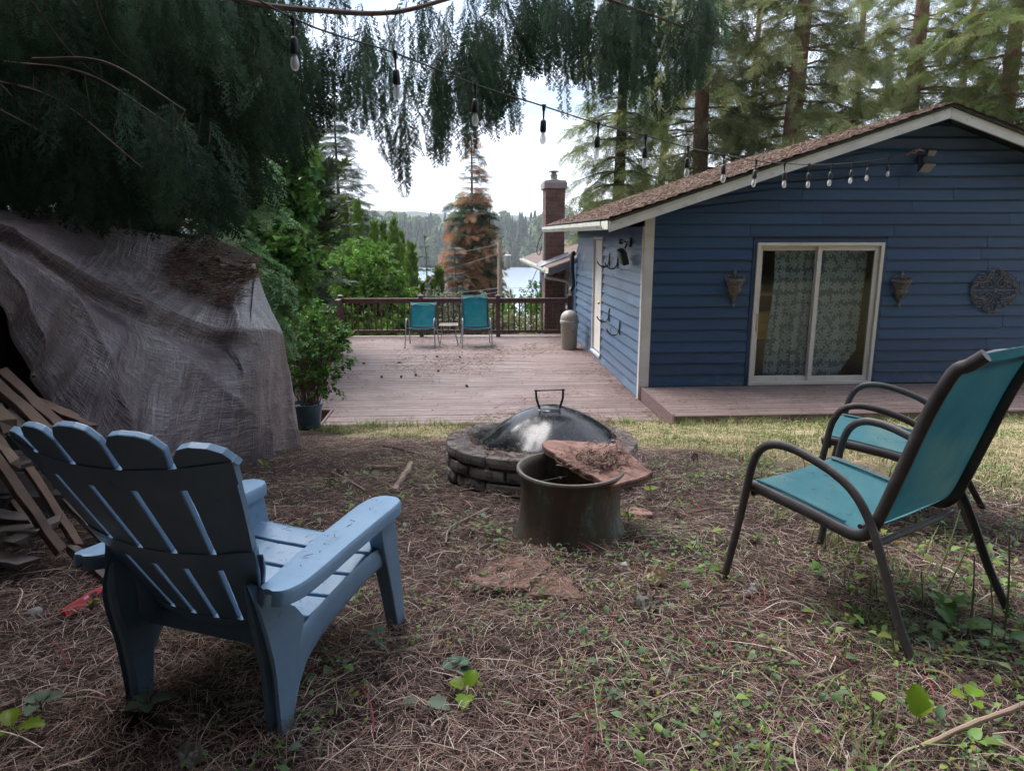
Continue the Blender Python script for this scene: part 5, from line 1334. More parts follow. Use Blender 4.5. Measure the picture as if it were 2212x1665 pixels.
# ================================================================ foliage prototypes
def link_free(me, name): return bpy.data.objects.new(name, me)
def rhomb(V_, F_, p, d, s, L, w, mid=.45, up=None, lift_=0.0):
    o = len(V_)
    V_ += [p, p+d*(L*mid)+s*w, p+d*L, p+d*(L*mid)-s*w]
    if lift_: V_[o+1] = V_[o+1]+up*lift_; V_[o+3] = V_[o+3]+up*lift_
    F_ += [(o, o+3, o+2), (o, o+2, o+1)]
def cedar_frond(seed, L=1.0, np_=18, sub=2):
    rd = random.Random(seed); V_ = []; F_ = []; up = Vector((0, 0, 1))
    bend = rd.uniform(-.12, .12); droop = rd.uniform(.05, .18)
    pos = lambda t: Vector((bend*t*t, t*L, -droop*t*t))
    for k in range(12):
        a, b_ = pos(k/12), pos((k+1)/12); w_ = .006*(1-k/14); o = len(V_)
        V_ += [a-Vector((w_, 0, 0)), a+Vector((w_, 0, 0)), b_+Vector((w_, 0, 0)), b_-Vector((w_, 0, 0))]; F_ += [(o, o+1, o+2), (o, o+2, o+3)]
    for k in range(np_):
        t = .04+.96*k/np_; p = pos(t)
        ln = .27*L*(math.sin(math.pi*min(1, (t+.12)/1.15))**.8)*rd.uniform(.75, 1.15)+.02
        for s in (-1, 1):
            an = R(rd.uniform(38, 56)); d = Vector((s*math.sin(an), math.cos(an), rd.uniform(-.28, .06))).normalized(); sd_ = d.cross(up).normalized()
            rhomb(V_, F_, p, d, sd_, ln, .0115*L)
            for q in range(1, sub+1):
                tt = q/(sub+1); pp = p+d*(ln*tt); l2 = ln*.34*(1-tt*.55)*rd.uniform(.8, 1.2)
                for s2 in (-1, 1):
                    d2 = (d*.75+sd_*(s2*.66)+up*rd.uniform(-.2, .1)).normalized(); rhomb(V_, F_, pp, d2, d2.cross(up).normalized(), l2, .0090*L)
    b = MB(); b.add(V_, F_); return b
def fir_spray(seed, nt_=11, needles=7, wdt=.5, nl=.075, nw=.011, droop=.10):
    rd = random.Random(seed); V_ = []; F_ = []; up = Vector((0, 0, 1))
    def twig(p, d, L, n):
        sd_ = d.cross(up); sd_ = sd_.normalized() if sd_.length > .01 else Vector((1, 0, 0)); uu = sd_.cross(d)
        rhomb(V_, F_, p, d, sd_, L, .012, .5)
        for k in range(n):
            t = (k+.5)/n; pp = p+d*(L*t)
            for s in (-1, 1):
                for e in ((0, 1) if k % 2 else (0,)):
                    d2 = (d*.65+sd_*(s*(.8 if e == 0 else .35))+uu*(rd.uniform(-.15, .3) if e == 0 else rd.uniform(.5, .8))).normalized()
                    rhomb(V_, F_, pp, d2, d2.cross(up).normalized() if abs(d2.z) < .95 else sd_, nl*rd.uniform(.7, 1.1), nw)
    pos = lambda t: Vector((0, t, -droop*t*t))
    twig(Vector((0, 0, 0)), Vector((0, 1, -droop)).normalized(), 1.0, needles*2)
    for k in range(nt_):
        t = .06+.88*k/nt_; p = pos(t)
        for s in (-1, 1):
            ln = wdt*(1-t*.72)*rd.uniform(.65, 1.1); an = R(rd.uniform(45, 65))
            twig(p, Vector((s*math.sin(an), math.cos(an), rd.uniform(-.28, .02))).normalized(), ln, max(3, int(needles*ln/wdt)))
    b = MB(); b.add(V_, F_); return b
def leaf_cluster(seed, n=16, ll=.34, lw=.12, spread=.55, droop=.25, lobes=False):
    rd = random.Random(seed); V_ = []; F_ = []
    for k in range(n):
        t = k/n; p = Vector((rd.uniform(-.05, .05), t*.75, rd.uniform(-.05, .05))); an = rd.uniform(0, 2*math.pi)
        d = Vector((math.cos(an)*spread, rd.uniform(.15, .8), math.sin(an)*spread-droop*rd.random())).normalized()
        nrm = (Vector((0, 0, 1))+Vector((rd.uniform(-.5, .5), rd.uniform(-.5, .5), 0))).normalized(); s = d.cross(nrm).normalized(); u_ = s.cross(d)
        L = ll*rd.uniform(.7, 1.15); w_ = lw*rd.uniform(.8, 1.1); p = p+d*.05; o = len(V_)
        V_ += [p, p+d*L*.35+s*w_+u_*w_*.35, p+d*L*.75+s*w_*.62+u_*w_*.25-u_*.03, p+d*L-u_*.06, p+d*L*.75-s*w_*.62+u_*w_*.25-u_*.03, p+d*L*.35-s*w_+u_*w_*.35, p+d*L*.5]
        F_ += [(o, o+6, o+1), (o+1, o+6, o+2), (o+2, o+6, o+3), (o+6, o+4, o+3), (o+6, o+5, o+4), (o, o+5, o+6)]
    V_ += [Vector((-.006, 0, 0)), Vector((.006, 0, 0)), Vector((.003, .8, 0)), Vector((-.003, .8, 0))]; o = len(V_)-4; F_ += [(o, o+1, o+2), (o, o+2, o+3)]
    b = MB(); b.add(V_, F_); return b
def arbor_fan(seed):
    rd = random.Random(seed); V_ = []; F_ = []
    for k in range(9):
        t = k/9; p = Vector((0, t*.75, 0))
        for s in (-1, 1):
            an = R(rd.uniform(22, 48)); d = Vector((s*math.sin(an), math.cos(an), rd.uniform(-.25, .25))).normalized(); sd_ = d.cross(Vector((0, 0, 1))).normalized(); L = .42*(1-t*.5)*rd.uniform(.7, 1.15)
            rhomb(V_, F_, p, d, sd_, L, .034)
            for q in (.3, .6):
                for s2 in (-1, 1):
                    d2 = (d+sd_*(s2*.6)).normalized(); rhomb(V_, F_, p+d*(L*q), d2, d2.cross(Vector((0, 0, 1))).normalized(), L*.4, .026)
    rhomb(V_, F_, Vector((0, .5, 0)), Vector((0, 1, 0)), Vector((1, 0, 0)), .5, .04)
    b = MB(); b.add(V_, F_); return b
def wood_fan(seed):
    rd = random.Random(seed); V_ = []; F_ = []
    for k in range(8):
        t = k/8; p = Vector((0, t*.85, -.1*t*t))
        for s in (-1, 1):
            an = R(rd.uniform(35, 62)); d = Vector((s*math.sin(an), math.cos(an), rd.uniform(-.35, .1))).normalized(); rhomb(V_, F_, p, d, d.cross(Vector((rd.uniform(-.4, .4), 0, 1))).normalized(), .5*(1-t*.5)*rd.uniform(.7, 1.1), .085)
    rhomb(V_, F_, Vector((0, .4, -.05)), Vector((0, 1, -.1)).normalized(), Vector((1, 0, 0)), .65, .09)
    b = MB(); b.add(V_, F_); return b
_pc = {}
def protos(kind, m, n=3):
    k = (kind, m.name)
    if k in _pc: return _pc[k]
    fn = {'cedar': lambda s: cedar_frond(s), 'fir': lambda s: fir_spray(s), 'firloose': lambda s: fir_spray(s, 9, 6, .42, .085, .012, .28), 'leaf': lambda s: leaf_cluster(s), 'bigleaf': lambda s: leaf_cluster(s, 11, .42, .19, .7, .5), 'smallleaf': lambda s: leaf_cluster(s, 22, .20, .085, .6, .1), 'arbor': arbor_fan, 'wood': wood_fan, 'hemlock': lambda s: fir_spray(s, 12, 6, .42, .085, .016, .22)}[kind]
    _pc[k] = [link_free(fn(31*i+5).mesh('%s_%s' % (kind, m.name), m), 'spray') for i in range(n)]
    return _pc[k]
_gn = {}
def gn_group(pr):
    key = tuple(o.name for o in pr)
    if key in _gn: return _gn[key]
    g = bpy.data.node_groups.new('sprays', 'GeometryNodeTree'); _gn[key] = g
    g.interface.new_socket('Geometry', in_out='INPUT', socket_type='NodeSocketGeometry'); g.interface.new_socket('Geometry', in_out='OUTPUT', socket_type='NodeSocketGeometry')
    gi = g.nodes.new('NodeGroupInput'); go = g.nodes.new('NodeGroupOutput'); io = g.nodes.new('GeometryNodeInstanceOnPoints'); jn = g.nodes.new('GeometryNodeJoinGeometry')
    for o in pr:
        n = g.nodes.new('GeometryNodeObjectInfo'); n.inputs['Object'].default_value = o; n.inputs['As Instance'].default_value = True; g.links.new(n.outputs['Geometry'], jn.inputs[0])
    def na(name, t):
        n = g.nodes.new('GeometryNodeInputNamedAttribute'); n.data_type = t; n.inputs['Name'].default_value = name; return n.outputs[0]
    er = g.nodes.new('FunctionNodeEulerToRotation'); g.links.new(na('rot', 'FLOAT_VECTOR'), er.inputs[0])
    g.links.new(gi.outputs[0], io.inputs['Points']); g.links.new(jn.outputs[0], io.inputs['Instance']); io.inputs['Pick Instance'].default_value = True
    g.links.new(na('pid', 'INT'), io.inputs['Instance Index']); g.links.new(er.outputs[0], io.inputs['Rotation']); g.links.new(na('scl', 'FLOAT'), io.inputs['Scale']); g.links.new(io.outputs[0], go.inputs[0])
    return g
class Crown:
    """collects sprays; build() makes one object that instances the prototypes"""
    def __init__(s): s.p = []; s.r = []; s.s = []; s.i = []
    def add(s, p, d, n, sc, pid=None):
        d = Vector(d).normalized(); n = Vector(n); x = d.cross(n)
        if x.length < 1e-4: x = d.orthogonal()
        x.normalize(); z = x.cross(d)
        s.p.append(tuple(p)); s.r.append(tuple(Matrix((x, d, z)).transposed().to_euler())); s.s.append(sc); s.i.append(random.randrange(1000) if pid is None else pid)
    def build(s, name, pr, parent=None, world=True, kind='stuff'):
        me = bpy.data.meshes.new(name); me.vertices.add(len(s.p)); me.vertices.foreach_set('co', np.array(s.p, np.float32).ravel())
        a = me.attributes.new('rot', 'FLOAT_VECTOR', 'POINT'); a.data.foreach_set('vector', np.array(s.r, np.float32).ravel())
        a = me.attributes.new('scl', 'FLOAT', 'POINT'); a.data.foreach_set('value', np.array(s.s, np.float32))
        a = me.attributes.new('pid', 'INT', 'POINT'); a.data.foreach_set('value', np.array([q % len(pr) for q in s.i], np.int32))
        me.update(); o = ob(name, me, parent, world=world)
        md = o.modifiers.new('sprays', 'NODES'); md.node_group = gn_group(pr); o['kind'] = kind
        return o

# ================================================================ trees
MBARK = mat('fir_bark', (.25, .145, .098), (.37, .23, .16), 7, stretch=(3, 3, .5), rough=.95, spec=.1, c3=(.14, .085, .06), s3=12, lo3=.50, hi3=.64, bump=1.0, bscale=14, bdist=.06, bst=(3, 3, .6))
MBARKD = mat('dark_bark', (.040, .030, .025), (.075, .058, .046), 9, stretch=(3, 3, .6), rough=.95, spec=.1, bump=.8, bscale=18, bdist=.03)
MBARKG = mat('grey_bark', (.12, .095, .075), (.18, .145, .12), 9, stretch=(3, 3, .6), rough=.95, spec=.1, bump=.5)
L_CEDAR = leafmat('cedar_leaf', (.034, .068, .042), (.060, .105, .058), .38, .02, .30)
L_FIR = leafmat('fir_needle', (.14, .17, .062), (.225, .25, .095), .34, .025, .42)
L_FIRB = leafmat('fir_needle_bright', (.14, .18, .052), (.21, .25, .08), .34, .03, .42)
L_FIRD = leafmat('fir_needle_dark', (.058, .094, .048), (.105, .148, .070), .3, .015, .34)
L_BROWN = leafmat('dead_needle', (.32, .155, .07), (.45, .25, .125), .3, .02, .25)
L_BLUE = leafmat('blue_spruce', (.075, .110, .095), (.11, .15, .125), .25, .015, .2)
L_ARB = leafmat('arborvitae', (.10, .19, .034), (.20, .31, .065), .3, .015, .25)
L_ARBL = leafmat('arborvitae_light', (.10, .16, .025), (.15, .21, .04), .3, .015, .3)
L_SHRUB = leafmat('shrub_leaf', (.075, .17, .022), (.14, .26, .045), .3, .02, .38, .45)
L_IVY = leafmat('vine_leaf', (.060, .155, .028), (.115, .24, .050), .35, .02, .38, .45)
L_HEM = leafmat('hemlock_needle', (.10, .21, .085), (.165, .29, .115), .3, .02, .28)
L_POT = leafmat('potted_leaf', (.070, .165, .034), (.13, .25, .055), .3, .02, .35, .4)
L_PALE = leafmat('pale_leaf', (.18, .20, .075), (.25, .26, .11), .28, .02, .35)
L_FAR = leafmat('far_needle', (.030, .052, .034), (.055, .082, .045), .32, .02, .2)
L_FARL = leafmat('far_leaf', (.060, .105, .040), (.095, .15, .055), .3, .02, .25)
DOWN = Vector((0, 0, -1)); UP = Vector((0, 0, 1))

def trunk_mesh(b, base, top, r0, r1, n=12, wob=.0, seed=0):
    pts = []
    for k in range(15):
        t = k/14; p = Vector(base).lerp(Vector(top), t)
        pts.append(p+Vector((mnoise.noise(Vector((t*3, seed, 0))), mnoise.noise(Vector((t*3, seed, 9))), 0))*wob)
    rr = [(r0+(r1-r0)*(k/14))*(1.25 if k == 0 else 1.0) for k in range(15)]
    b.tube(pts, rr, n); return pts, rr
def conifer(name, label, base, H, r0, crown0, blen, leafm, kind='fir', barkm=None, nwh=26, per=6, droop=.25, spray=.8, step=.55, group=None, top_thin=1.0, seed=0, dead=None, deadz=(0, 0), bare=None, vis=None, lean=(0, 0), prof=.8, hangd=.45):
    rd = random.Random(seed); base = Vector(base)
    t_ = thing(name, label, 'tree', base, group=group)
    top = base+Vector((lean[0], lean[1], H)); b = MB(); pts, rr = trunk_mesh(b, base-UP*.6, top, r0, r0*.12, wob=.15, seed=seed)
    b.build('trunk', barkm or MBARK, t_, world=True, smooth=True)
    limbs = MB(); cr = Crown(); crd = Crown(); crb = Crown()
    for w_ in range(nwh):
        f = (w_+rd.random()*.8)/nwh; z = crown0+(H-crown0)*f
        if vis and not (vis[0] < base.z+z < vis[1]): continue
        L0 = blen*((1-f)**prof*.92+.06)*(1 if f > .08 else .75)
        a0 = rd.uniform(0, 6.28)
        nper = max(3, int(per*(1-.35*f)))
        for k in range(nper):
            a = a0+6.28*k/nper+rd.uniform(-.35, .35); L = L0*rd.uniform(.5, 1.2); dd = Vector((math.cos(a), math.sin(a), 0))
            p0 = base.lerp(top, z/H); rise = rd.uniform(.05, .30)*(1 if f > .5 else .4); dr = droop*rd.uniform(.6, 1.3)
            pos = lambda s_: p0+dd*(L*s_)+UP*(L*(rise*s_-dr*s_*s_))
            limbs.tube([pos(s_) for s_ in (0, .35, .7, 1.0)], [r0*.10*(1-f*.7)+.006, r0*.07*(1-f*.7)+.005, .008, .004], 4, cap=False)
            isb = bare is not None and z > bare*H and rd.random() < .75
            tgt = cr
            if dead is not None and rd.random() < dead(z/H, a): tgt = crd
            ns_ = max(2, int(L/step))
            for q in range(ns_):
                s_ = .16+.84*(q+rd.random()*.7)/ns_
                if isb and s_ > .15: 
                    if rd.random() < .93: continue
                p = pos(s_); d1 = (pos(min(1, s_+.1))-pos(s_-.05)).normalized()
                for sg in (-1, 0, 1) if s_ > .3 else (-1, 1):
                    sd_ = Vector((-dd.y, dd.x, 0)); d2 = (d1*(1 if sg == 0 else .55)+sd_*(sg*.8)+DOWN*rd.uniform(-.15, hangd)).normalized()
                    tgt.add(p, d2, UP+Vector((rd.uniform(-.8, .8), rd.uniform(-.8, .8), 0)), spray*rd.uniform(.6, 1.15)*(.55+.45*(1-f)))
    limbs.build('limbs', barkm or MBARK, t_, world=True)
    if cr.p: cr.build('crown', protos(kind, leafm), t_)
    if crd.p: crd.build('dead_foliage', protos(kind, L_BROWN), t_)
    return t_
# --- tall firs behind the house (right)
def gz(x, y): return zg1(x, y)
def at_house(u, y): return (u-1008)/FPX*y
fir_specs = [
    ('tall fir with a straight reddish trunk left of the gable', 1498, 24.0, .36, 4.2, L_FIR, 'firloose', 3.4, 21, (.25, 0)),
    ('tall fir with a straight reddish trunk behind the roof slope', 1692, 22.5, .38, 4.6, L_FIR, 'fir', 3.6, 22, (.22, 0)),
    ('tall fir with its trunk just left of the roof peak', 1938, 25.0, .40, 4.4, L_FIR, 'fir', 4.0, 23, (.5, 0)),
    ('bright green fir at the far right above the roof', 2165, 21.0, .34, 3.2, L_FIRB, 'fir', 4.0, 20, (0, 0)),
    ('slim fir standing behind the others right of the chimney', 1420, 33.0, .30, 2.0, L_FIR, 'firloose', 3.6, 22, (.2, 0)),
    ('dense fir behind the roof between the two straight trunks', 1610, 34.0, .34, 2.5, L_FIR, 'fir', 4.2, 24, (0, 0)),
    ('dense fir beyond the roof peak', 1830, 33.0, .34, 2.5, L_FIRD, 'fir', 4.4, 24, (0, 0)),
    ('dark fir beyond the right end of the roof', 2060, 34.0, .34, 2.5, L_FIRD, 'fir', 4.6, 24, (0, 0)),
]
for k, (lab, u, y, r0, c0, lm, kd, bl, H, lean) in enumerate(fir_specs):
    x = at_house(u, y); z0 = gz(x, y)
    conifer('fir_tree', lab, (x, y, z0), H-z0*.0, r0, c0, bl, lm, kd, MBARK, 34, 7 if k > 2 else 6, .40, 1.0, .5, 'firs behind the house', seed=k+1, lean=lean, vis=(-3, 13), hangd=1.0)
# drooping yellow green cedar at the left edge of the firs
x = at_house(1330, 23.0)
conifer('cedar_tree', 'yellow green cedar with drooping branches right of the chimney', (x, 23.0, gz(x, 23)), 15, .28, 1.2, 2.6, L_FIRB, 'firloose', MBARKD, 30, 8, .55, .9, .4, seed=31, vis=(-3, 11))

# --- trees beyond the deck
def bt(u, y): return at_house(u, y)
for k, (lab, u, y, H, r0, bl, vt) in enumerate((('tall dark fir beyond the deck, left one of the pair', 697, 52, None, .28, 3.3, 285), ('tallest dark fir beyond the deck, right of its pair', 748, 50, None, .30, 4.2, 240))):
    x = bt(u, y); z0 = gz(x, y); ht = 2.38+(507-vt)/FPX*y-z0
    conifer('fir_tree', lab, (x, y, z0), ht, r0, ht*.25, bl, [L_FIR, L_FIRD][k], 'fir', MBARKD, 44, 8, .20, 1.35, .6, 'dark firs beyond the deck', seed=51+k)
x = bt(1022, 46); z0 = gz(x, 46); ht = 2.38+(507-300)/FPX*46-z0
conifer('dying_spruce', 'tall half dead spruce with rust brown branches beyond the railing', (x, 46, z0), ht, .26, ht*.22, 2.9, L_FIRD, 'fir', MBARKG, 66, 9, .20, 1.15, .42, seed=61, bare=.80, prof=.75, hangd=.95,
        dead=lambda h, a: .92 if .36 < h < .62 and math.cos(a-5.0) > -.5 else (.8 if h < .36 and math.cos(a-5.2) > -.3 else .55))
x = bt(985, 36); conifer('blue_spruce', 'blue grey spruce in front of the dying spruce', (x, 36, gz(x, 36)), 2.38+(507-530)/FPX*36-gz(x, 36), .16, .5, 1.7, L_BLUE, 'fir', MBARKG, 22, 8, .15, .7, .35, seed=71)
x = bt(921, 38); conifer('young_spruce', 'slim young spruce right of the tall green columns', (x, 38, gz(x, 38)), 2.38+(507-505)/FPX*38-gz(x, 38), .12, .4, 1.35, L_BLUE, 'fir', MBARKG, 22, 6, .10, .55, .4, seed=72)
x = bt(1062, 44); conifer('dark_spruce', 'dark green spruce partly behind the dying one', (x, 45.5, gz(x, 45)), 2.38+(507-450)/FPX*45-gz(x, 45), .2, .8, 2.3, L_FIRD, 'fir', MBARKD, 28, 7, .18, .9, .45, seed=73)

def arborvitae(label, u, y, vt, wpx, leafm=L_ARB, seed=0, zb=None):
    rd = random.Random(seed); x = bt(u, y); z0 = gz(x, y) if zb is None else zb
    H = 2.38+(507-vt)/FPX*y-z0; rad = wpx/FPX*y/2*1.2
    t_ = thing('arborvitae', label, 'tree', (x, y, z0), group='clipped green columns beyond the deck')
    b = MB(); b.tube([(x, y, z0-.3), (x, y, z0+H*.8)], [.07, .02], 6); b.build('trunk', MBARKD, t_, world=True)
    cr = Crown(); pr = lambda f: (1-f**2.2)**.75*(1 if f > .06 else .8)
    n = int(420+900*rad)
    for k in range(n):
        f = rd.random()**.9; a = rd.uniform(0, 6.28); lump = 1+.14*math.sin(a*3+f*19)+.10*math.sin(a*5-f*31)
        r_ = rad*pr(f)*lump*rd.uniform(.55, 1.0); d0 = Vector((math.cos(a), math.sin(a), 0)); p = Vector((x, y, z0+f*H*.97))+d0*r_
        cr.add(p, d0*.45+UP*rd.uniform(.6, 1.1)+Vector((rd.uniform(-.3, .3), rd.uniform(-.3, .3), 0)), d0+Vector((rd.uniform(-.8, .8), rd.uniform(-.8, .8), rd.uniform(-.2, .5))), rd.uniform(.28, .5)*(.6+rad*.35))
    cr.build('crown', protos('arbor', leafm), t_)
    b = MB(); b.lathe([(rad*.62*pr(f)+.01, f*H*.93) for f in np.linspace(0, 1, 16)], 14, (x, y, z0), wob=lambda a, z: 1+.12*math.sin(a*4+z*5)); b.build('inner_foliage', leafm, t_, world=True, smooth=True)
for k, (lab, u, y, vt, wp, lm) in enumerate((
    ('tallest narrow arborvitae column, leftmost beyond the deck', 757, 30, 424, 36, L_ARB), ('narrow arborvitae column touching the tallest one on its right', 784, 29.5, 428, 42, L_ARB),
    ('arborvitae column first of the middle row beyond the deck', 816, 27, 472, 34, L_ARB), ('slim arborvitae column second in the middle row', 837, 27.4, 474, 26, L_ARB), ('arborvitae column third in the middle row, tallest there', 857, 26.6, 466, 38, L_ARB),
    ('arborvitae column fourth in the middle row, behind', 874, 27.6, 492, 26, L_ARB), ('dark arborvitae column standing alone at the row end', 893, 25, 520, 36, L_ARB),
    ('small light green arborvitae above the railing, tallest of three', 950, 23, 574, 30, L_ARBL), ('small light green arborvitae middle of three above the railing', 932, 23.3, 596, 20, L_ARBL), ('small light green arborvitae leftmost of three above the railing', 915, 23.5, 606, 20, L_ARBL))):
    arborvitae(lab, u, y, vt, wp, lm, seed=100+k)

def shrub(name, label, blobs, leafm, kind='leaf', dens=60, sc=.45, seed=0, group=None, base=None, stems=5, barkm=None):
    """broadleaf shrub from overlapping foliage lobes (centre, radii)"""
    rd = random.Random(seed); c0 = Vector(base) if base else Vector((blobs[0][0].x, blobs[0][0].y, gz(blobs[0][0].x, blobs[0][0].y)))
    t_ = thing(name, label, 'shrub', c0, group=group)
    cr = Crown(); b = MB()
    for (c, rr) in blobs:
        c = Vector(c); n = int(dens*(rr[0]*rr[2]+rr[1]*rr[2]+rr[0]*rr[1]))
        for k in range(n):
            z = rd.uniform(-.75, 1); a = rd.uniform(0, 6.28); q = math.sqrt(max(0, 1-z*z)); d0 = Vector((q*math.cos(a), q*math.sin(a), z)); rad = rd.uniform(.55, 1.02)*(1+.22*mnoise.noise(d0*2.3+c))
            p = c+Vector((d0.x*rr[0], d0.y*rr[1], d0.z*rr[2]))*rad
            cr.add(p, d0+Vector((rd.uniform(-.6, .6), rd.uniform(-.6, .6), rd.uniform(-.3, .5))), UP+d0*.6+Vector((rd.uniform(-.4, .4), rd.uniform(-.4, .4), 0)), sc*rd.uniform(.6, 1.2))
        for k in range(stems): 
            e = c+Vector((rd.uniform(-.6, .6)*rr[0], rd.uniform(-.6, .6)*rr[1], rd.uniform(-.2, .6)*rr[2])); m_ = c0.lerp(e, .5)+Vector((rd.uniform(-.15, .15), rd.uniform(-.15, .15), .1))
            b.tube(catmull([c0+Vector((rd.uniform(-.08, .08), rd.uniform(-.08, .08), 0)), m_, e], 4), [.022*max(.3, rr[2])]*5+[.012]*3+[.006], 5, cap=False)
    b.build('stems', barkm or MBARKD, t_, world=True)
    cr.build('foliage', protos(kind, leafm), t_); return t_
def bp(u, v, y): return at_y(u, v, y)
shrub('maple_shrub', 'large rounded bright green shrub behind the railing corner', [(bp(785, 590, 21), (1.05, .9, .78)), (bp(735, 650, 20.5), (.75, .7, .75)), (bp(838, 648, 20.5), (.55, .6, .62)), (bp(780, 680, 20), (.9, .7, .6)), (bp(705, 690, 19.5), (.6, .6, .7)), (bp(800, 745, 19.5), (1.2, .7, .7)), (bp(880, 700, 20), (.5, .5, .5))], L_SHRUB, 'leaf', 85, .40, 3)
shrub('round_bush', 'small yellow green bush left of the arborvitae columns', [(bp(706, 535, 27), (.42, .4, .5)), (bp(700, 590, 27), (.5, .5, .6))], L_SHRUB, 'leaf', 95, .42, 4)
shrub('weeping_tree', 'pale yellow weeping conifer left of the tall columns', [(bp(728, 520, 31), (.42, .4, .75)), (bp(724, 575, 31), (.6, .5, .8)), (bp(735, 470, 31.2), (.2, .2, .6))], L_PALE, 'firloose', 80, .55, 5)
shrub('lake_bush', 'loose yellow green bush beyond the railing by the chimney', [(bp(1160, 640, 23), (.35, .4, .4)), (bp(1120, 685, 22), (.6, .6, .55)), (bp(1165, 700, 21), (.6, .5, .8)), (bp(1085, 700, 21.5), (.5, .5, .6))], L_SHRUB, 'smallleaf', 60, .42, 6)
shrub('lake_bush', 'straw coloured bush seen between the right hand balusters', [(bp(1120, 720, 19.2), (.55, .4, .5)), (bp(1160, 725, 19.0), (.35, .4, .5)), (bp(1085, 735, 19), (.5, .4, .4))], L_PALE, 'smallleaf', 80, .34, 7)
bbush = shrub('butterfly_bush', 'grey green butterfly bush with purple flower spikes behind the deck chairs', [(bp(935, 672, 19.2), (.45, .4, .6)), (bp(985, 690, 19), (.5, .4, .55)), (bp(1035, 690, 19.2), (.45, .4, .55)), (bp(1065, 720, 19), (.4, .4, .4))], leafmat('buddleja_leaf', (.14, .17, .11), (.20, .23, .16), .25, .02, .3), 'smallleaf', 60, .36, 8)
MPUR = mat('purple_flower', (.20, .09, .24), (.28, .15, .32), 30, rough=.8)
for (u, v) in ((928, 612), (914, 640), (1062, 640), (1000, 700), (945, 655)):
    p = bp(u, v, 18.9); b = MB(); b.lathe([(0, 0), (.022, .015), (.026, .05), (.018, .10), (.008, .14), (0, .15)], 8, (0, 0, 0), wob=lambda a, z: 1+.3*math.sin(a*4+z*90)); b.build('flower_spike', MPUR, bbush, world=True, loc=p, rot=(random.uniform(-.6, .6), random.uniform(-.6, .6), 0))

# --- leafy mass and hemlock boughs left of the deck
shrub('vine_tree', 'tall ivy covered thicket left of the deck', [(bp(600, 470, 12.0), (.50, .6, 1.25)), (bp(612, 590, 11.5), (.38, .6, .95)), (bp(580, 380, 12.2), (.7, .7, .9)), (bp(620, 690, 11.5), (.35, .6, .5)), (bp(545, 600, 11.0), (.5, .6, 1.2)), (bp(625, 320, 12), (.35, .3, .25))], L_IVY, 'bigleaf', 95, .33, 9)
shrub('thicket', 'dark evergreen thicket behind the ivy', [(bp(560, 420, 14), (1.1, .9, 2.2)), (bp(640, 520, 14.5), (.7, .8, 2.0)), (bp(480, 300, 13.5), (1.2, .9, 1.8)), (bp(300, 350, 12.5), (1.9, 1, 2.2)), (bp(100, 350, 11.5), (2.0, 1, 2.2)), (bp(400, 560, 12), (1.4, .8, 1.6))], L_FIRD, 'arbor', 60, .75, 10)
hm_ = thing('hemlock_tree', 'fresh green hemlock boughs hanging behind the tarp', 'tree', (-3.9, 8.6, gz(-3.9, 8.6)))
b = MB(); b.tube([(-3.9, 8.6, gz(-3.9, 8.6)-.3), (-3.9, 8.6, 5.0)], [.13, .08], 8); b.build('trunk', MBARKD, hm_, world=True)
cr = Crown(); lb = MB()
for (a, e, n) in (((430, 430, 8.2), (600, 450, 7.6), 13), ((420, 520, 7.6), (555, 550, 7.2), 13), ((450, 480, 7.9), (530, 500, 7.4), 10), ((480, 575, 7.4), (605, 595, 7.2), 13), ((480, 620, 7.2), (590, 650, 7.0), 12), ((540, 330, 8.0), (590, 390, 7.6), 8), ((420, 380, 8), (540, 410, 7.7), 12), ((520, 660, 7.1), (600, 700, 6.9), 8), ((470, 540, 7.4), (590, 600, 7.1), 12)):
    A, E = at_d(*a), at_d(*e); mid = A.lerp(E, .5)+UP*.10; P = catmull([A, mid, E], 10); lb.tube(P, list(np.linspace(.016, .004, len(P))), 5)
    for k in range(n):
        t = (k+random.random())/n; i_ = min(len(P)-2, int(t*(len(P)-1))); p = P[i_]; d = (P[i_+1]-P[i_]).normalized()
        for sg in (-1, 0, 1):
            sd_ = d.cross(UP).normalized(); cr.add(p, d*(.7 if sg else 1)+sd_*(sg*.8)+DOWN*random.uniform(.1, .55), UP, random.uniform(.26, .48))
lb.build('limbs', MBARKD, hm_, world=True); cr.build('crown', protos('hemlock', L_HEM), hm_)
# potted leafy shrub by the deck corner
PSX, PSY = -2.0, 8.72
pb = Vector((PSX, PSY, gz(PSX, PSY)+.10))
psh = shrub('potted_shrub', 'leafy green shrub in a dark blue pot at the deck corner', [(bp(690, 730, 8.6), (.28, .3, .30)), (bp(655, 715, 8.7), (.20, .25, .28)), (bp(715, 775, 8.55), (.24, .25, .22)), (bp(655, 790, 8.6), (.18, .25, .22)), (bp(728, 728, 8.7), (.14, .2, .16)), (bp(690, 680, 8.8), (.12, .15, .14)), (bp(668, 825, 8.6), (.16, .2, .12)), (bp(708, 828, 8.5), (.18, .2, .12))], L_POT, 'leaf', 300, .15, 11, base=pb, stems=6, barkm=MBARKG)
b = MB(); b.lathe([(0, -.14), (.13, -.14), (.15, -.12), (.185, .18), (.20, .19), (.20, .23), (.175, .235), (.165, .19), (0, .18)], 24, (PSX, PSY, pb.z)); b.build('pot', mat('blue_glaze', (.03, .07, .11), (.05, .10, .14), 6, rough=.35), psh, world=True, smooth=True)

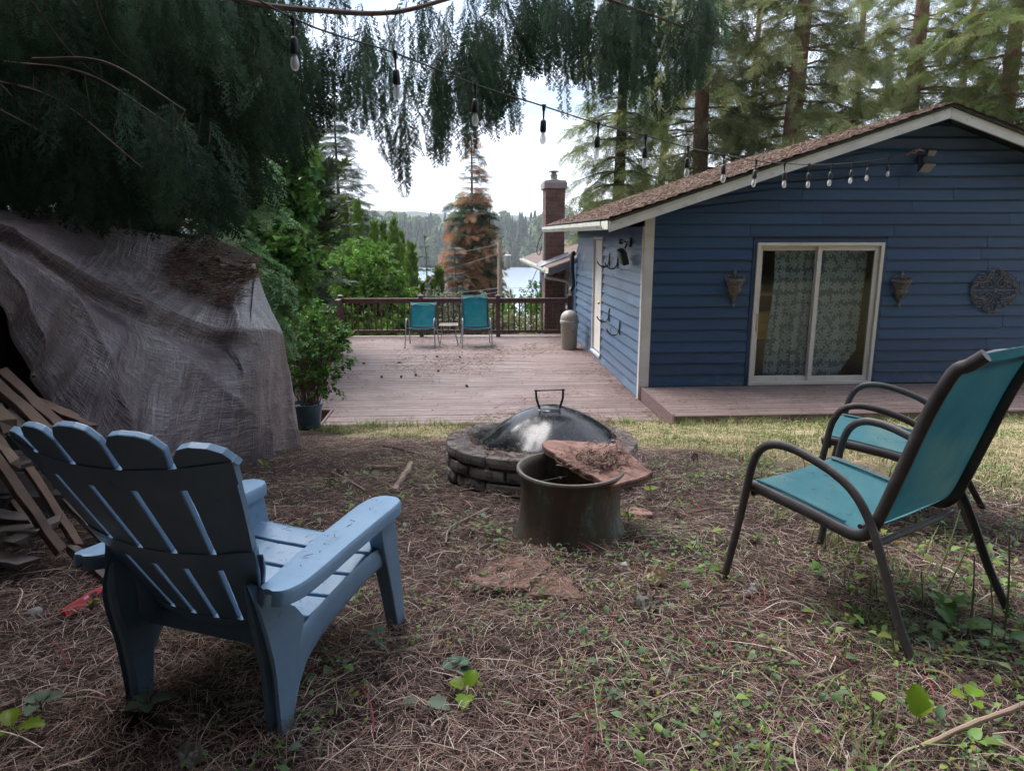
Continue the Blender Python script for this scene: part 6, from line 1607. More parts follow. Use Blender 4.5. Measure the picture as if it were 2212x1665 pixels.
# ================================================================ big cedar overhead
cd = thing('cedar_overhead', 'great dark cedar whose boughs hang over the yard', 'tree', (-4.6, 4.8, gz(-4.6, 4.8)))
b = MB(); trunk_mesh(b, (-4.6, 4.8, .2), (-4.2, 4.4, 14), .42, .2, 14, .1, 3); b.build('trunk', MBARKD, cd, world=True, smooth=True)
cr = Crown(); lb = MB()
def bough(P, rad): lb.tube(P, list(np.linspace(rad, rad*.3, len(P))), 6, cap=False)
def hang(p, L, sway=.15, sc=.30, dens=1.0):
    """a pendulous branchlet: a cord of fronds hanging from p"""
    n = max(2, int(L/.085*dens)); dr = Vector((random.uniform(-1, 1)*sway, random.uniform(-1, 1)*sway, -1)).normalized(); pts_ = []
    a = random.uniform(0, 6.28)
    for k in range(n):
        t = k/n; q = p+dr*(L*t)+Vector((.03*math.sin(a+t*4), .03*math.cos(a+t*5), 0)); pts_.append(q)
        an = a+k*2.4; tw = Vector((math.cos(an), math.sin(an), 0)); s_ = sc*(1-.45*t)*random.uniform(.7, 1.15)
        cr.add(q, dr*.9+tw*.42*(1-.5*t), Vector((random.uniform(-1, 1), random.uniform(-1.2, -.2), random.uniform(-.2, .3))), s_)
    cr.add(p+dr*(L*.93), dr, Vector((random.uniform(-.6, .6), -1, 0)), sc*.8)
    if len(pts_) > 1: lb.tube(pts_, .0028, 4, cap=False)
# main bough across the top of the picture
MBP = [(-120, -330, 4.3), (150, -190, 4.3), (380, -60, 4.3), (520, 2, 4.5), (700, 24, 4.7), (860, 26, 4.9), (1050, -20, 5.1), (1250, -15, 5.3), (1400, 30, 5.4), (1540, 85, 5.5)]
MBC = catmull([at_d(*q) for q in MBP], 8); bough(MBC, .025)
low = [(380, 240), (450, 270), (520, 290), (560, 290), (650, 290), (690, 235), (735, 205), (780, 250), (820, 290), (868, 375), (885, 300), (905, 270), (950, 300), (985, 275), (1030, 240), (1060, 205), (1108, 235), (1125, 120), (1170, 100), (1205, 110), (1226, 195), (1245, 140), (1272, 180), (1312, 170), (1350, 140), (1395, 195), (1440, 205), (1480, 155), (1515, 140), (1545, 100)]
lu = [a for a, _ in low]; lv_ = [q for _, q in low]
def dcurve(u): return float(np.interp(u, [400, 900, 1545], [4.75, 5.1, 5.5]))
for k in range(215):
    u = random.uniform(400, 1545) if k < 195 else random.uniform(1180, 1545); v1 = float(np.interp(u, lu, lv_))
    dep = dcurve(u)+random.uniform(-.15, .9)
    v1 = v1 if random.random() < .35 else v1*random.uniform(.25, .95)
    L = random.uniform(.18, .55); v1 -= 42
    hang(at_d(u, v1-L/dep*FPX, dep), L*.95, .12, random.uniform(.34, .5), .42)
for (u, v1, L) in ((868, 378, .62), (860, 345, .5), (950, 312, .55), (940, 290, .4), (1226, 205, .55), (1108, 238, .5), (1100, 215, .45), (1012, 275, .45), (640, 305, .6), (1440, 210, .5), (1400, 220, .5), (1312, 182, .5), (1272, 192, .5), (1350, 155, .45), (985, 290, .5), (820, 300, .5), (1490, 160, .35), (1060, 230, .5)):
    hang(at_d(u, v1-L/dcurve(u)*FPX-30, dcurve(u)), L*.95, .05, .38, .5)
for P_b, rb in (([(20, -60, 3.9), (65, 0, 4.0), (150, 110, 4.2), (215, 165, 4.3), (277, 208, 4.4)], .008), ([(-60, 215, 3.9), (0, 238, 3.95), (99, 290, 4.1), (163, 325, 4.2)], .008), ([(190, -60, 4.0), (215, 30, 4.1), (250, 100, 4.2), (300, 140, 4.3)], .006)):
    bough(catmull([at_d(*q) for q in P_b], 8), rb)
# secondary boughs and the dark curtain of foliage on the left
def vmax(u): return float(np.interp(u, [-300, -150, 0, 170, 300, 410, 500, 545, 600, 660], [380, 400, 430, 450, 470, 480, 430, 330, 290, 250]))
def hang_px(u, v, dep, L, sw, sc, dn):
    vb = vmax(u)-95
    v = min(v, vb-L/dep*FPX)
    hang(at_d(u, v, dep), L, sw, sc, dn)
for k in range(24):
    u0, v0 = random.uniform(-260, 260), random.uniform(-260, 200); d0 = random.uniform(3.9, 6.2)
    u1 = u0+random.uniform(180, 400); v1 = min(v0+random.uniform(90, 260), vmax(u1)-60)
    A = at_d(u0, v0, d0); E = at_d(u1, v1, d0+random.uniform(-.4, .6)); P = catmull([A, A.lerp(E, .5)+UP*.12, E], 8); bough(P, random.uniform(.008, .02))
    for j in range(13):
        t = random.random(); hang_px(u0+(u1-u0)*t, v0+(v1-v0)*t, d0+random.uniform(-.25, .35), random.uniform(.2, .5), .4, random.uniform(.4, .58), .42)
for k in range(420):
    u = random.uniform(-150, 600); dep = random.uniform(4.4, 7.4)
    hang_px(u, random.uniform(-120, vmax(u)-40), dep, random.uniform(.18, .45), .45, random.uniform(.42, .62), .40)
# unseen crown over the yard and behind the viewer, added to shade them
cu = Crown()
for k in range(220):
    x_, y_ = random.uniform(-6.5, -1.6), random.uniform(-4.5, 4.5); z_ = random.uniform(4.8, 8)
    cu.add((x_, y_, z_), (random.uniform(-1, 1), random.uniform(-1, 1), random.uniform(-.8, .1)), UP+Vector((random.uniform(-.5, .5), random.uniform(-.5, .5), 0)), random.uniform(.8, 1.4))
for k in range(150):
    x_, y_ = random.uniform(-4.5, 2.5), random.uniform(-5.0, -1.6); z_ = random.uniform(3.9, 6)
    cu.add((x_, y_, z_), (random.uniform(-1, 1), random.uniform(-1, .3), random.uniform(-.5, .1)), UP+Vector((random.uniform(-.5, .5), random.uniform(-.5, .5), 0)), random.uniform(.8, 1.4))
cu.build('shade_crown', protos('wood', L_CEDAR), cd)
lb.build('limbs', mat('cedar_bark', (.10, .078, .065), (.16, .125, .105), 9, rough=.95, spec=.1, bump=.6), cd, world=True, smooth=True)
cr.build('crown', protos('cedar', L_CEDAR, 4), cd)
# a dead brown frond caught in the cedar
crb = Crown()
for k in range(9): crb.add(at_d(388+random.uniform(-4, 8), 415+k*5, 4.9), Vector((random.uniform(-.25, .25), random.uniform(-.2, .2), -1)), Vector((random.uniform(-.6, .6), -1, 0)), random.uniform(.08, .16))
crb.build('dead_frond', protos('cedar', leafmat('dead_frond', (.20, .125, .08), (.28, .19, .13), .2, .02, .3), 3), cd)

# --- unseen woods behind and beside the viewer, packed dense to darken the chair backs
wd = Crown(); wl = MB()
for (x_, y_, H) in ((-7, -5, 16), (-3, -7.5, 18), (1.5, -6.5, 17), (6, -7.5, 18), (10.5, -5, 17), (-9, 0, 16), (-8.5, 4.5, 15), (13.5, -.5, 17), (-1, -11, 18), (4, -11, 19), (-4.5, -2.6, 6), (-.5, -3.4, 6), (3.8, -3.0, 6), (7.5, -3.2, 7), (-7, 2.2, 13), (-6.8, 7.4, 14), (1.6, -2.4, 5), (-2.6, -2.2, 5), (5.6, -2.0, 5)):
    z0 = gz(x_, y_); wl.tube([(x_, y_, z0-.3), (x_, y_, z0+H)], [.35, .06], 8)
    for k in range(380):
        f = random.random()**.8; a = random.uniform(0, 6.28); r_ = (2.9*(1-f)**.8+.2)*random.uniform(.25, 1.0); p = Vector((x_+r_*math.cos(a), y_+r_*math.sin(a), z0+.3+f*H))
        sc_ = random.uniform(1.1, 1.9)
        if p.y+sc_ > -.5 and abs(p.x) < 4.2 and p.z < 4.2: continue
        if p.y > -.5 and abs(p.x) < p.y*.85+sc_+.6 and p.z < 2.6+p.y*.32+sc_: continue
        wd.add(p, Vector((math.cos(a), math.sin(a), random.uniform(-.6, .1))), UP+Vector((random.uniform(-.4, .4), random.uniform(-.4, .4), 0)), sc_)
wo = wl.build('shade_woodland', MBARKD); setp(wo, 'unseen evergreen wood behind the viewer, added for shade', 'shade_woodland', kind='stuff')
wd.build('foliage', protos('wood', L_FIRD), wo, world=False)

# ================================================================ far shore
fv = Crown(); fvl = Crown()
def far_tree(seed):
    rd = random.Random(seed); b = MB(); n = 12
    for k in range(n):
        f = k/n; z = .08+.88*f; r_ = .17*(1-f)**.85+.012; m_ = 7
        tip = z+.13
        for q in range(m_):
            a = 6.28*q/m_+rd.uniform(-.3, .3); r2 = r_*rd.uniform(.6, 1.2); a2 = .42
            b.add([(0, 0, tip), (r2*math.cos(a-a2), r2*math.sin(a-a2), z+rd.uniform(-.02, .02)), (r2*1.25*math.cos(a), r2*1.25*math.sin(a), z-.035), (r2*math.cos(a+a2), r2*math.sin(a+a2), z+rd.uniform(-.02, .02))], [(0, 1, 2), (0, 2, 3)])
    b.tube([(0, 0, 0), (0, 0, .6)], [.012, .006], 5)
    return b
def far_round(seed):
    rd = random.Random(seed); b = MB()
    for k in range(90):
        z = rd.uniform(-.8, 1); a = rd.uniform(0, 6.28); q = math.sqrt(1-z*z); d = Vector((q*math.cos(a), q*math.sin(a), z)); p = Vector((d.x*.22, d.y*.22, .5+d.z*.42)); s_ = d.orthogonal().normalized(); t_ = d.cross(s_); w_ = .085
        b.add([p+s_*w_, p+t_*w_+d*.03, p-s_*w_, p-t_*w_+d*.03], [(0, 1, 2), (0, 2, 3)])
    return b
FARP = [link_free(far_tree(k).mesh('far_tree', L_FAR), 'far') for k in range(4)]; FARR = [link_free(far_round(k).mesh('far_round', L_FARL), 'far') for k in range(3)]
for k in range(1500):
    x_ = random.uniform(-260, 330); y_ = 512+abs(random.gauss(0, 1))*75
    if -8 < x_-( -8) < 30 and y_ < 530: continue
    h_ = random.uniform(17, 34)*(1 if y_ > 530 else .75)
    clear = -30 < x_ < 10
    (fv if random.random() < .78 else fvl).add((x_, y_, zg1(x_, y_)-.5), Vector((random.uniform(-.03, .03), 1, 0)), UP, h_ if random.random() > .06 else h_*1.2)
for k in range(260):
    x_ = random.uniform(-260, 330); y_ = random.uniform(506, 516); fvl.add((x_, y_, zg1(x_, y_)-.5), Vector((0, 1, 0)), UP, random.uniform(7, 15))
fo = fv.build('far_forest', FARP); setp(fo, 'dark conifer forest along the far shore of the lake', 'forest', kind='stuff'); 
fo2 = fvl.build('far_broadleaf_trees', FARR); setp(fo2, 'lighter green broadleaf trees along the far shore', 'forest', kind='stuff')
# slope below the deck: brush and broadleaf trees between the deck and the lake
sv = Crown()
for k in range(700):
    x_ = random.uniform(-70, 60); y_ = random.uniform(26, 150); 
    if abs(x_/y_-.09) < .12 and y_ > 60 and random.random() < .5: continue
    h_ = random.uniform(1.2, 3.0) if y_ < 60 else random.uniform(2, 5.5)
    sv.add((x_, y_, zg1(x_, y_)-.4), Vector((0, 1, 0)), UP, h_)
so2 = sv.build('hillside_brush', FARR); setp(so2, 'green brush covering the slope down to the lake', 'brush', kind='stuff')
# houses on the far shore
for k, (u, v, w_, lab) in enumerate(((985, 548, 9, 'pale house with a brown roof on the far shore'), (1040, 552, 7, 'small white house low on the far shore'), (1170, 556, 8, 'grey boathouse at the water on the far shore'))):
    y_ = 509; p = at_y(u, v, y_); z0 = -19.3
    hh = thing('lake_house', lab, 'house', (p.x, y_, z0))
    b = MB(); b.box(-w_, w_, -5, 5, -1, 5.5); b.build('wall', mat('house_wall%d' % k, ((.55, .48, .42), (.62, .62, .60), (.35, .35, .36))[k], rough=.8), hh)
    b = MB(); b.add([(-w_-1, -6, 5.3), (w_+1, -6, 5.3), (w_+1, 6, 5.3), (-w_-1, 6, 5.3), (-w_-1, 0, 9), (w_+1, 0, 9)], [(0, 1, 5, 4), (2, 3, 4, 5), (0, 4, 3), (1, 2, 5)]); b.build('roof', mat('house_roof%d' % k, ((.25, .15, .12), (.2, .2, .2), (.15, .15, .16))[k], rough=.9), hh)
    for q in range(4):
        b = MB(); b.box(-.8, .8, -.1, .1, -.9, .9); b.build('window', MGLASS if False else mat('house_pane%d%d' % (k, q), (.05, .06, .08), rough=.1), hh, loc=(-w_+w_*.5*q+w_*.25, -5.05, 3.0))

# ================================================================ utility pole and wires
MPOLE = mat('pole_wood', (.27, .20, .145), (.36, .28, .21), 5, stretch=(3, 3, .4), rough=.9, bump=.3)
px_, py_ = bt(1080, 40), 40.0; pz_ = gz(px_, py_); ptop = 2.38+(507-520)/FPX*40
up_ = thing('utility_pole', 'pale wooden utility pole with a grey transformer', 'utility pole', (px_, py_, pz_))
b = MB(); b.tube([(px_, py_, pz_-.5), (px_, py_, ptop)], [.17, .125], 12); b.build('pole', MPOLE, up_, world=True, smooth=True)
b = MB(); b.lathe([(0, 0), (.19, 0), (.21, .03), (.21, .62), (.22, .63), (.22, .68), (.10, .74), (0, .75)], 20, (px_+.42, py_-.05, ptop-1.45)); trf = b.build('transformer', mat('transformer_grey', (.42, .43, .43), rough=.5), up_, world=True, smooth=True)
b = MB(); b.lathe([(0, 0), (.05, 0), (.07, .03), (.045, .06), (.065, .10), (.04, .13), (.05, .18), (0, .2)], 10, (px_+.42, py_-.05, ptop-.72)); b.build('insulator', mat('ceramic', (.5, .48, .45), rough=.3), trf, smooth=True)
b = MB(); b.box(px_+.10, px_+.25, py_-.05, py_+.05, ptop-1.2, ptop-1.1); b.box(px_-.25, px_+.28, py_-.06, py_+.06, ptop-.75, ptop-.65); b.build('bracket', MPOLE, up_, world=True)
MWIRE = mat('wire_grey', (.22, .21, .20), rough=.6); MWIRED = mat('wire_dark', (.04, .04, .04), rough=.6)
def wire(label, a, e, sag, m=MWIRE, r_=.010):
    a, e = Vector(a), Vector(e); P = [a.lerp(e, t)-UP*(sag*4*t*(1-t)) for t in np.linspace(0, 1, 22)]; b = MB(); b.tube(P, r_, 5); setp(b.build('power_line', m), label, 'wire', 'wires at the utility pole')
wire('upper wire running left from the top of the utility pole', (px_, py_, ptop-.15), bp(700, 560, 58), .5); wire('second wire running left below the top of the pole', (px_-.2, py_, ptop-.7), bp(760, 600, 52), .5)
wire('wire running right from the pole top towards the house', (px_, py_, ptop-.15), bp(1260, 520, 60), .4); wire('low wire crossing left just above the railing', bp(1080, 622, 39.8), bp(850, 638, 44), .1); wire('lower wire with orange tags above the railing', bp(1080, 630, 39.8), bp(840, 652, 42), .15); wire('low wire crossing right above the railing', bp(1080, 622, 39.8), bp(1300, 612, 45), .1)
wire('thick service cable sloping down right from the transformer', bp(1086, 585, 39.5), bp(1128, 700, 30), .15, MWIRE, .03); wire('dark guy wire sloping past the chimney', bp(1165, 570, 26), bp(1110, 690, 25), .05, MWIRED, .012)

# ================================================================ ground litter, grass and weeds
MLIT = leafmat('litter', None, None, 0, 0, .12, .85, .15, attr=True)
def strands(n, xy, Lr, wr, arch, curl, cols, seg=4, lift0=.004, tilt=.5, zf=None, kink=.07):
    """curved flat stalks lying on a surface; returns vertices, quads, colours"""
    x = xy[:, 0]; y = xy[:, 1]; n = len(x)
    th = rng.uniform(0, 2*np.pi, n); L = rng.uniform(*Lr, n); w_ = rng.uniform(*wr, n); kap = rng.normal(0, curl, n); ar = rng.uniform(0, 1, n)**2*arch
    px = np.zeros((n, seg+1)); py = np.zeros((n, seg+1)); px[:, 0] = x; py[:, 0] = y; a = th.copy(); hd = [a.copy()]
    for k in range(seg):
        px[:, k+1] = px[:, k]+np.cos(a)*L/seg; py[:, k+1] = py[:, k]+np.sin(a)*L/seg; a = a+kap/seg+rng.normal(0, kink, n); hd.append(a.copy())
    t = np.linspace(0, 1, seg+1)[None]
    z = (zf or zg)(px.ravel(), py.ravel()).reshape(px.shape)+lift0+(rng.uniform(0, 1, n)**1.6*(.042 if zf is None else .012))[:, None]+ar[:, None]*np.sin(np.pi*t)*1.0+rng.uniform(-.3, 1, n)[:, None]*ar[:, None]*t*.8
    tl = rng.uniform(-tilt, tilt, n)[:, None]*w_[:, None]
    H_ = np.stack(hd, 1); taper = np.array([.55]+[1.0]*(seg-1)+[.35])[None]
    ox = -np.sin(H_)*w_[:, None]*.5*taper; oy = np.cos(H_)*w_[:, None]*.5*taper
    V_ = np.empty((n, seg+1, 2, 3)); V_[:, :, 0, 0] = px+ox; V_[:, :, 0, 1] = py+oy; V_[:, :, 0, 2] = z+tl; V_[:, :, 1, 0] = px-ox; V_[:, :, 1, 1] = py-oy; V_[:, :, 1, 2] = z-tl*0+w_[:, None]*.3
    base = (np.arange(n)*(seg+1)*2)[:, None]; k = np.arange(seg)[None]*2
    Q_ = np.stack([base+k, base+k+1, base+k+3, base+k+2], -1).reshape(-1, 4)
    c = np.array(cols)[rng.integers(0, len(cols), n)]*rng.uniform(.65, 1.3, (n, 1)); C_ = np.repeat(c, (seg+1)*2, 0)
    return V_.reshape(-1, 3), Q_, C_
def merge(parts):
    V_, Q_, C_ = [], [], []; o = 0
    for v, q, c in parts: V_.append(v); Q_.append(q+o); C_.append(c); o += len(v)
    return np.concatenate(V_), np.concatenate(Q_), np.concatenate(C_)
def region(n, y0, y1, pw=1.0, xl=-3.2, xr=None):
    """points on the yard, denser near the viewer"""
    y = y0+(y1-y0)*rng.random(n)**pw; half = .30+y*.80; x = rng.uniform(-1, 1, n)*half+y*.065
    return np.stack([np.clip(x, -4.4, 6), y], -1)
def is_grass(x, y): return (y+.9*x+1.2*vnoise(x*1.1+3, y*1.1, 4)) > 7.15
def outside_things(P):
    x, y = P[:, 0], P[:, 1]
    k = ((x-PCX)**2+(y-PCY)**2 > (PR+.02)**2) & ((x-.485)**2+(y-3.215)**2 > .29**2)
    k &= ~((y > 8.86) & (x > -1.9) & (x < 2.56)); k &= ~((y > 8.38) & (x > 2.5))
    return P[k]
STRAW = [(.46, .36, .29), (.55, .46, .39), (.37, .27, .22), (.42, .34, .29)]
BROWN = [(.225, .145, .120), (.16, .106, .092), (.285, .185, .152), (.092, .064, .058), (.32, .22, .18)]
REDST = [(.24, .050, .060), (.20, .06, .065)]
GREEN = [(.085, .15, .035), (.12, .19, .05), (.06, .12, .035), (.16, .20, .06)]
P_ = outside_things(region(120000, .72, 7.6, 1.35)); P_ = P_[~is_grass(P_[:, 0], P_[:, 1])]
d_ = np.hypot(P_[:, 0], P_[:, 1])
parts = [strands(0, P_, (.015, .06), (.0012, .0026), .008, .4, BROWN+[(.30, .20, .16), (.05, .036, .034)], 2, .0)]
P_ = outside_things(region(70000, .72, 7.4, 1.45)); P_ = P_[~is_grass(P_[:, 0], P_[:, 1])]
parts.append(strands(0, P_, (.025, .10), (.0009, .0020), .010, .2, BROWN+STRAW[:3]+BROWN[:3], 4, .006))
P_ = outside_things(region(13000, .72, 7.2, 1.35)); P_ = P_[~is_grass(P_[:, 0], P_[:, 1])]
parts.append(strands(0, P_, (.03, .14), (.0011, .0023), .014, .12, STRAW+[(.22, .17, .13)], 5, .010))
P_ = outside_things(region(500, .75, 3.6, 1.0)); parts.append(strands(0, P_, (.10, .30), (.0022, .0042), .025, .4, STRAW+REDST+[(.25, .22, .10), (.16, .12, .09)], 7, .012))
P_ = region(420, .8, 2.6, 1.0); P_ = P_[P_[:, 0] > .1]; parts.append(strands(0, P_, (.06, .18), (.0014, .0026), .05, .4, REDST, 5, .012))
Vv, Qq, Cc = merge(parts)
lit = ob('needle_litter', fastmesh('needle_litter', Vv, Qq, MLIT, Cc)); setp(lit, 'tangled brown needles and dry stalks covering the soil', 'litter', kind='stuff')
# short mown grass
def blades(P_, hr, wr, cols, lean=.8):
    n = len(P_); h = rng.uniform(*hr, n); th = rng.uniform(0, 6.28, n); w_ = rng.uniform(*wr, n); ln = rng.uniform(.1, lean, n)*h
    z = zg(P_[:, 0], P_[:, 1]); dx, dy = np.cos(th), np.sin(th); sx, sy = -dy*w_, dx*w_
    V_ = np.empty((n, 6, 3)); 
    for k, (f, wf) in enumerate(((0, 1), (.55, .8), (1, .12))):
        cx_ = P_[:, 0]+dx*ln*f**1.6; cy_ = P_[:, 1]+dy*ln*f**1.6; cz = z+h*f*(1-.25*f)
        V_[:, k*2, 0] = cx_+sx*wf; V_[:, k*2, 1] = cy_+sy*wf; V_[:, k*2, 2] = cz; V_[:, k*2+1, 0] = cx_-sx*wf; V_[:, k*2+1, 1] = cy_-sy*wf; V_[:, k*2+1, 2] = cz
    base = (np.arange(n)*6)[:, None]; Q_ = np.stack([base+np.array([[0, 2]]), base+np.array([[1, 3]]), base+np.array([[3, 5]]), base+np.array([[2, 4]])], -1).reshape(-1, 4)
    c = np.array(cols)[rng.integers(0, len(cols), n)]*rng.uniform(.7, 1.3, (n, 1)); return V_.reshape(-1, 3), Q_, np.repeat(c, 6, 0)
yy_ = rng.uniform(2.2, 9.0, 150000); xx_ = rng.uniform(-2.3, 9.5, 150000); P_ = np.stack([xx_, yy_], -1)
P_ = P_[(xx_ < yy_*.85+.3) & (xx_ > -yy_*.30-.2)]; P_ = P_[is_grass(P_[:, 0], P_[:, 1])]; P_ = outside_things(P_)
gm_ = vnoise(P_[:, 0]*1.7, P_[:, 1]*1.7, 11)*.6+vnoise(P_[:, 0]*6, P_[:, 1]*6, 12)*.4
edge_ = np.clip((P_[:, 1]-7.6)/1.2, 0, 1)*.2
green = rng.random(len(P_)) < np.clip((gm_+edge_-.38)*2.6, .05, .85)
YSTRAW = [(.46, .38, .24), (.53, .45, .30), (.38, .30, .19), (.43, .37, .23)]
YGREEN = [(.16, .23, .065), (.12, .18, .05), (.22, .26, .09), (.10, .15, .042)]
parts = [blades(P_[green], (.025, .075), (.0016, .0034), YGREEN), blades(P_[~green], (.012, .045), (.0014, .0030), YSTRAW, 2.2)]
Vv, Qq, Cc = merge(parts); gr = ob('mown_grass', fastmesh('mown_grass', Vv, Qq, MLIT, Cc)); setp(gr, 'short straw coloured and green mown grass before the deck', 'grass', kind='stuff')
P_ = P_[rng.random(len(P_)) < .22]; v1 = strands(0, P_, (.04, .13), (.0014, .003), .03, 1.0, YSTRAW, 4, .012)
# taller grass tufts along the deck edge and on the bank
tu = []
for k in range(110):
    x_ = rng.uniform(-1.9, 8.5); y_ = (8.80 if x_ < 2.5 else 8.30)-abs(rng.normal(0, .16)); m_ = rng.integers(14, 40); q = np.stack([x_+rng.normal(0, .06, m_), y_+rng.normal(0, .05, m_)], -1); tu.append(q)
for k in range(60):
    y_ = rng.uniform(1.2, 6.5); x_ = rng.uniform(.5, .95)*y_*.85; m_ = rng.integers(8, 24); tu.append(np.stack([x_+rng.normal(0, .05, m_), y_+rng.normal(0, .05, m_)], -1))
v2 = blades(outside_things(np.concatenate(tu)), (.06, .17), (.0018, .0034), YGREEN+[(.25, .24, .12)], 1.2)
Vv, Qq, Cc = merge([v1, v2]); gr2 = ob('grass_tufts', fastmesh('grass_tufts', Vv, Qq, MLIT, Cc)); setp(gr2, 'loose grass tufts along the deck edge and bank', 'grass', kind='stuff')

# low green weeds
MWEED = leafmat('weed_leaf', None, None, 0, 0, .3, .5, .35, attr=True)
def leaves(P3, L, w_, az, el, cols, fold=.25, lobed=False):
    """arrays of folded leaves: base points, lengths, widths, headings"""
    n = len(P3); ce, se = np.cos(el), np.sin(el); d = np.stack([np.cos(az)*ce, np.sin(az)*ce, se], -1); s = np.stack([-np.sin(az), np.cos(az), 0*az], -1); u_ = np.cross(s, d)*-1
    u_ = np.where(u_[:, 2:3] < 0, -u_, u_)
    pts_ = []
    for (t, ww, dz) in ((0, 0, 0), (.30, 1, .05), (.65, .78, .03), (1, .0, -.10)):
        m_ = P3+d*(L*t)[:, None]+u_*(L*dz)[:, None]
        pts_ += [m_+s*(w_*ww)[:, None]+u_*(w_*ww*fold)[:, None], m_, m_-s*(w_*ww)[:, None]+u_*(w_*ww*fold)[:, None]]
    V_ = np.stack(pts_, 1); base = (np.arange(n)*12)[:, None]; fs_ = []
    for k in range(3): fs_ += [np.stack([base[:, 0]+k*3, base[:, 0]+k*3+1, base[:, 0]+k*3+4, base[:, 0]+k*3+3], -1), np.stack([base[:, 0]+k*3+1, base[:, 0]+k*3+2, base[:, 0]+k*3+5, base[:, 0]+k*3+4], -1)]
    c = np.array(cols)[rng.integers(0, len(cols), n)]*rng.uniform(.7, 1.3, (n, 1)); return V_.reshape(-1, 3), np.concatenate(fs_), np.repeat(c, 12, 0)
def weed_field(n, y0, y1, Lr, rosette, cols, spread=.06, elr=(.1, .8), wf=(.28, .42), clump=True, pw=1.2, hgt=(.01, .05), right=0):
    P_ = outside_things(region(n, y0, y1, pw)); 
    if right: P_ = P_[rng.random(len(P_)) < np.clip(.25+(P_[:, 0]/P_[:, 1]+.2)*right, 0, 1)]
    dens = vnoise(P_[:, 0]*1.6, P_[:, 1]*1.6, 21); P_ = P_[rng.random(len(P_)) < np.clip((dens*.6+vnoise(P_[:, 0]*4.5, P_[:, 1]*4.5, 22)*.4-.42)*4, .02, 1)]
    m_ = rosette; P2 = np.repeat(P_, m_, 0)+rng.normal(0, spread, (len(P_)*m_, 2)); n2 = len(P2); z = zg(P2[:, 0], P2[:, 1])+rng.uniform(*hgt, n2)
    L = rng.uniform(*Lr, n2); return leaves(np.stack([P2[:, 0], P2[:, 1], z], -1), L, L*rng.uniform(*wf, n2), rng.uniform(0, 6.28, n2), rng.uniform(*elr, n2), cols)
WG = [(.095, .20, .042), (.14, .25, .055), (.07, .16, .055), (.18, .26, .06), (.12, .19, .09)]
WY = [(.20, .23, .04), (.26, .22, .05), (.24, .13, .04)]
parts = [weed_field(6800, .75, 6.0, (.008, .022), 7, WG+WY[:1], .035, right=1.0), weed_field(1100, .75, 4.6, (.018, .040), 4, WG+[(.15, .20, .14)], .05, (.0, .7), right=.9), weed_field(26, .85, 3.2, (.045, .075), 3, WG, .05, (.1, .6), (.30, .42), right=.9), weed_field(420, .75, 5.5, (.010, .024), 8, WY, .03, right=.6)]
# dense patch by the nearest patio chair
q = np.stack([rng.normal(1.95, .42, 700), rng.normal(2.0, .55, 700)], -1); q = q[(q[:, 1] > .9) & (q[:, 0] < q[:, 1]*.9+.2)]; n2 = len(q)
L = rng.uniform(.018, .058, n2); parts.append(leaves(np.stack([q[:, 0], q[:, 1], zg(q[:, 0], q[:, 1])+rng.uniform(.005, .09, n2)], -1), L, L*rng.uniform(.22, .42, n2), rng.uniform(0, 6.28, n2), rng.uniform(-.1, .9, n2), WG+WY[:1]))
Vv, Qq, Cc = merge(parts); wdo = ob('low_weeds', fastmesh('low_weeds', Vv, Qq, MWEED, Cc)); setp(wdo, 'small green and yellow weeds sprouting through the litter', 'weeds', kind='stuff')
# litter lying on the deck, the roof, the tarp, the pit rim and the slab
dl = np.stack([rng.uniform(-2.9, 2.5, 36000), rng.uniform(8.95, 16.8, 36000)], -1); dn = vnoise(dl[:, 0]*.8, dl[:, 1]*.6, 31)*.6+vnoise(dl[:, 0]*3, dl[:, 1]*2, 32)*.4
boost = np.exp(-((dl[:, 0]+1.0)/1.1)**2-((dl[:, 1]-12.9)/1.3)**2)*.40+np.clip((dl[:, 0]-2.2)*1.2, 0, .4)
dl = dl[rng.random(len(dl)) < np.clip((dn+boost-.42)*2.2, .02, 1)]; dl = dl[(dl[:, 1] > 9.8) | (dl[:, 0] > -1.8)]
flat0 = lambda x, y: np.zeros_like(x)+.002
parts = [strands(0, dl, (.015, .06), (.004, .010), .008, .8, BROWN, 3, .002, zf=flat0)]
st_ = np.stack([rng.uniform(2.62, 9, 3000), rng.uniform(8.5, 10.05, 3000)], -1); parts.append(strands(0, st_[rng.random(3000) < .45], (.02, .07), (.003, .008), .01, .8, BROWN, 3, .002, zf=lambda x, y: np.zeros_like(x)+ZST+.003))
Vv, Qq, Cc = merge(parts); setp(ob('deck_litter', fastmesh('deck_litter', Vv, Qq, MLIT, Cc)), 'brown fir needles and scales scattered over the deck boards', 'litter', kind='stuff')
rp = np.stack([rng.uniform(EAVE_X, RIDGE_X, 26000), rng.uniform(ROOF_Y0, ROOF_Y1, 26000)], -1); roofz = lambda x, y: RZ_E+SLP*(x-EAVE_X)+.014
Vv, Qq, Cc = strands(0, rp, (.03, .12), (.006, .014), .02, .8, [(.19, .115, .098), (.15, .09, .078), (.25, .165, .145), (.11, .08, .065), (.13, .12, .06)], 3, .004, zf=roofz); setp(ob('roof_litter', fastmesh('roof_litter', Vv, Qq, MLIT, Cc)), 'reddish needles lying on the house roof', 'litter', kind='stuff')
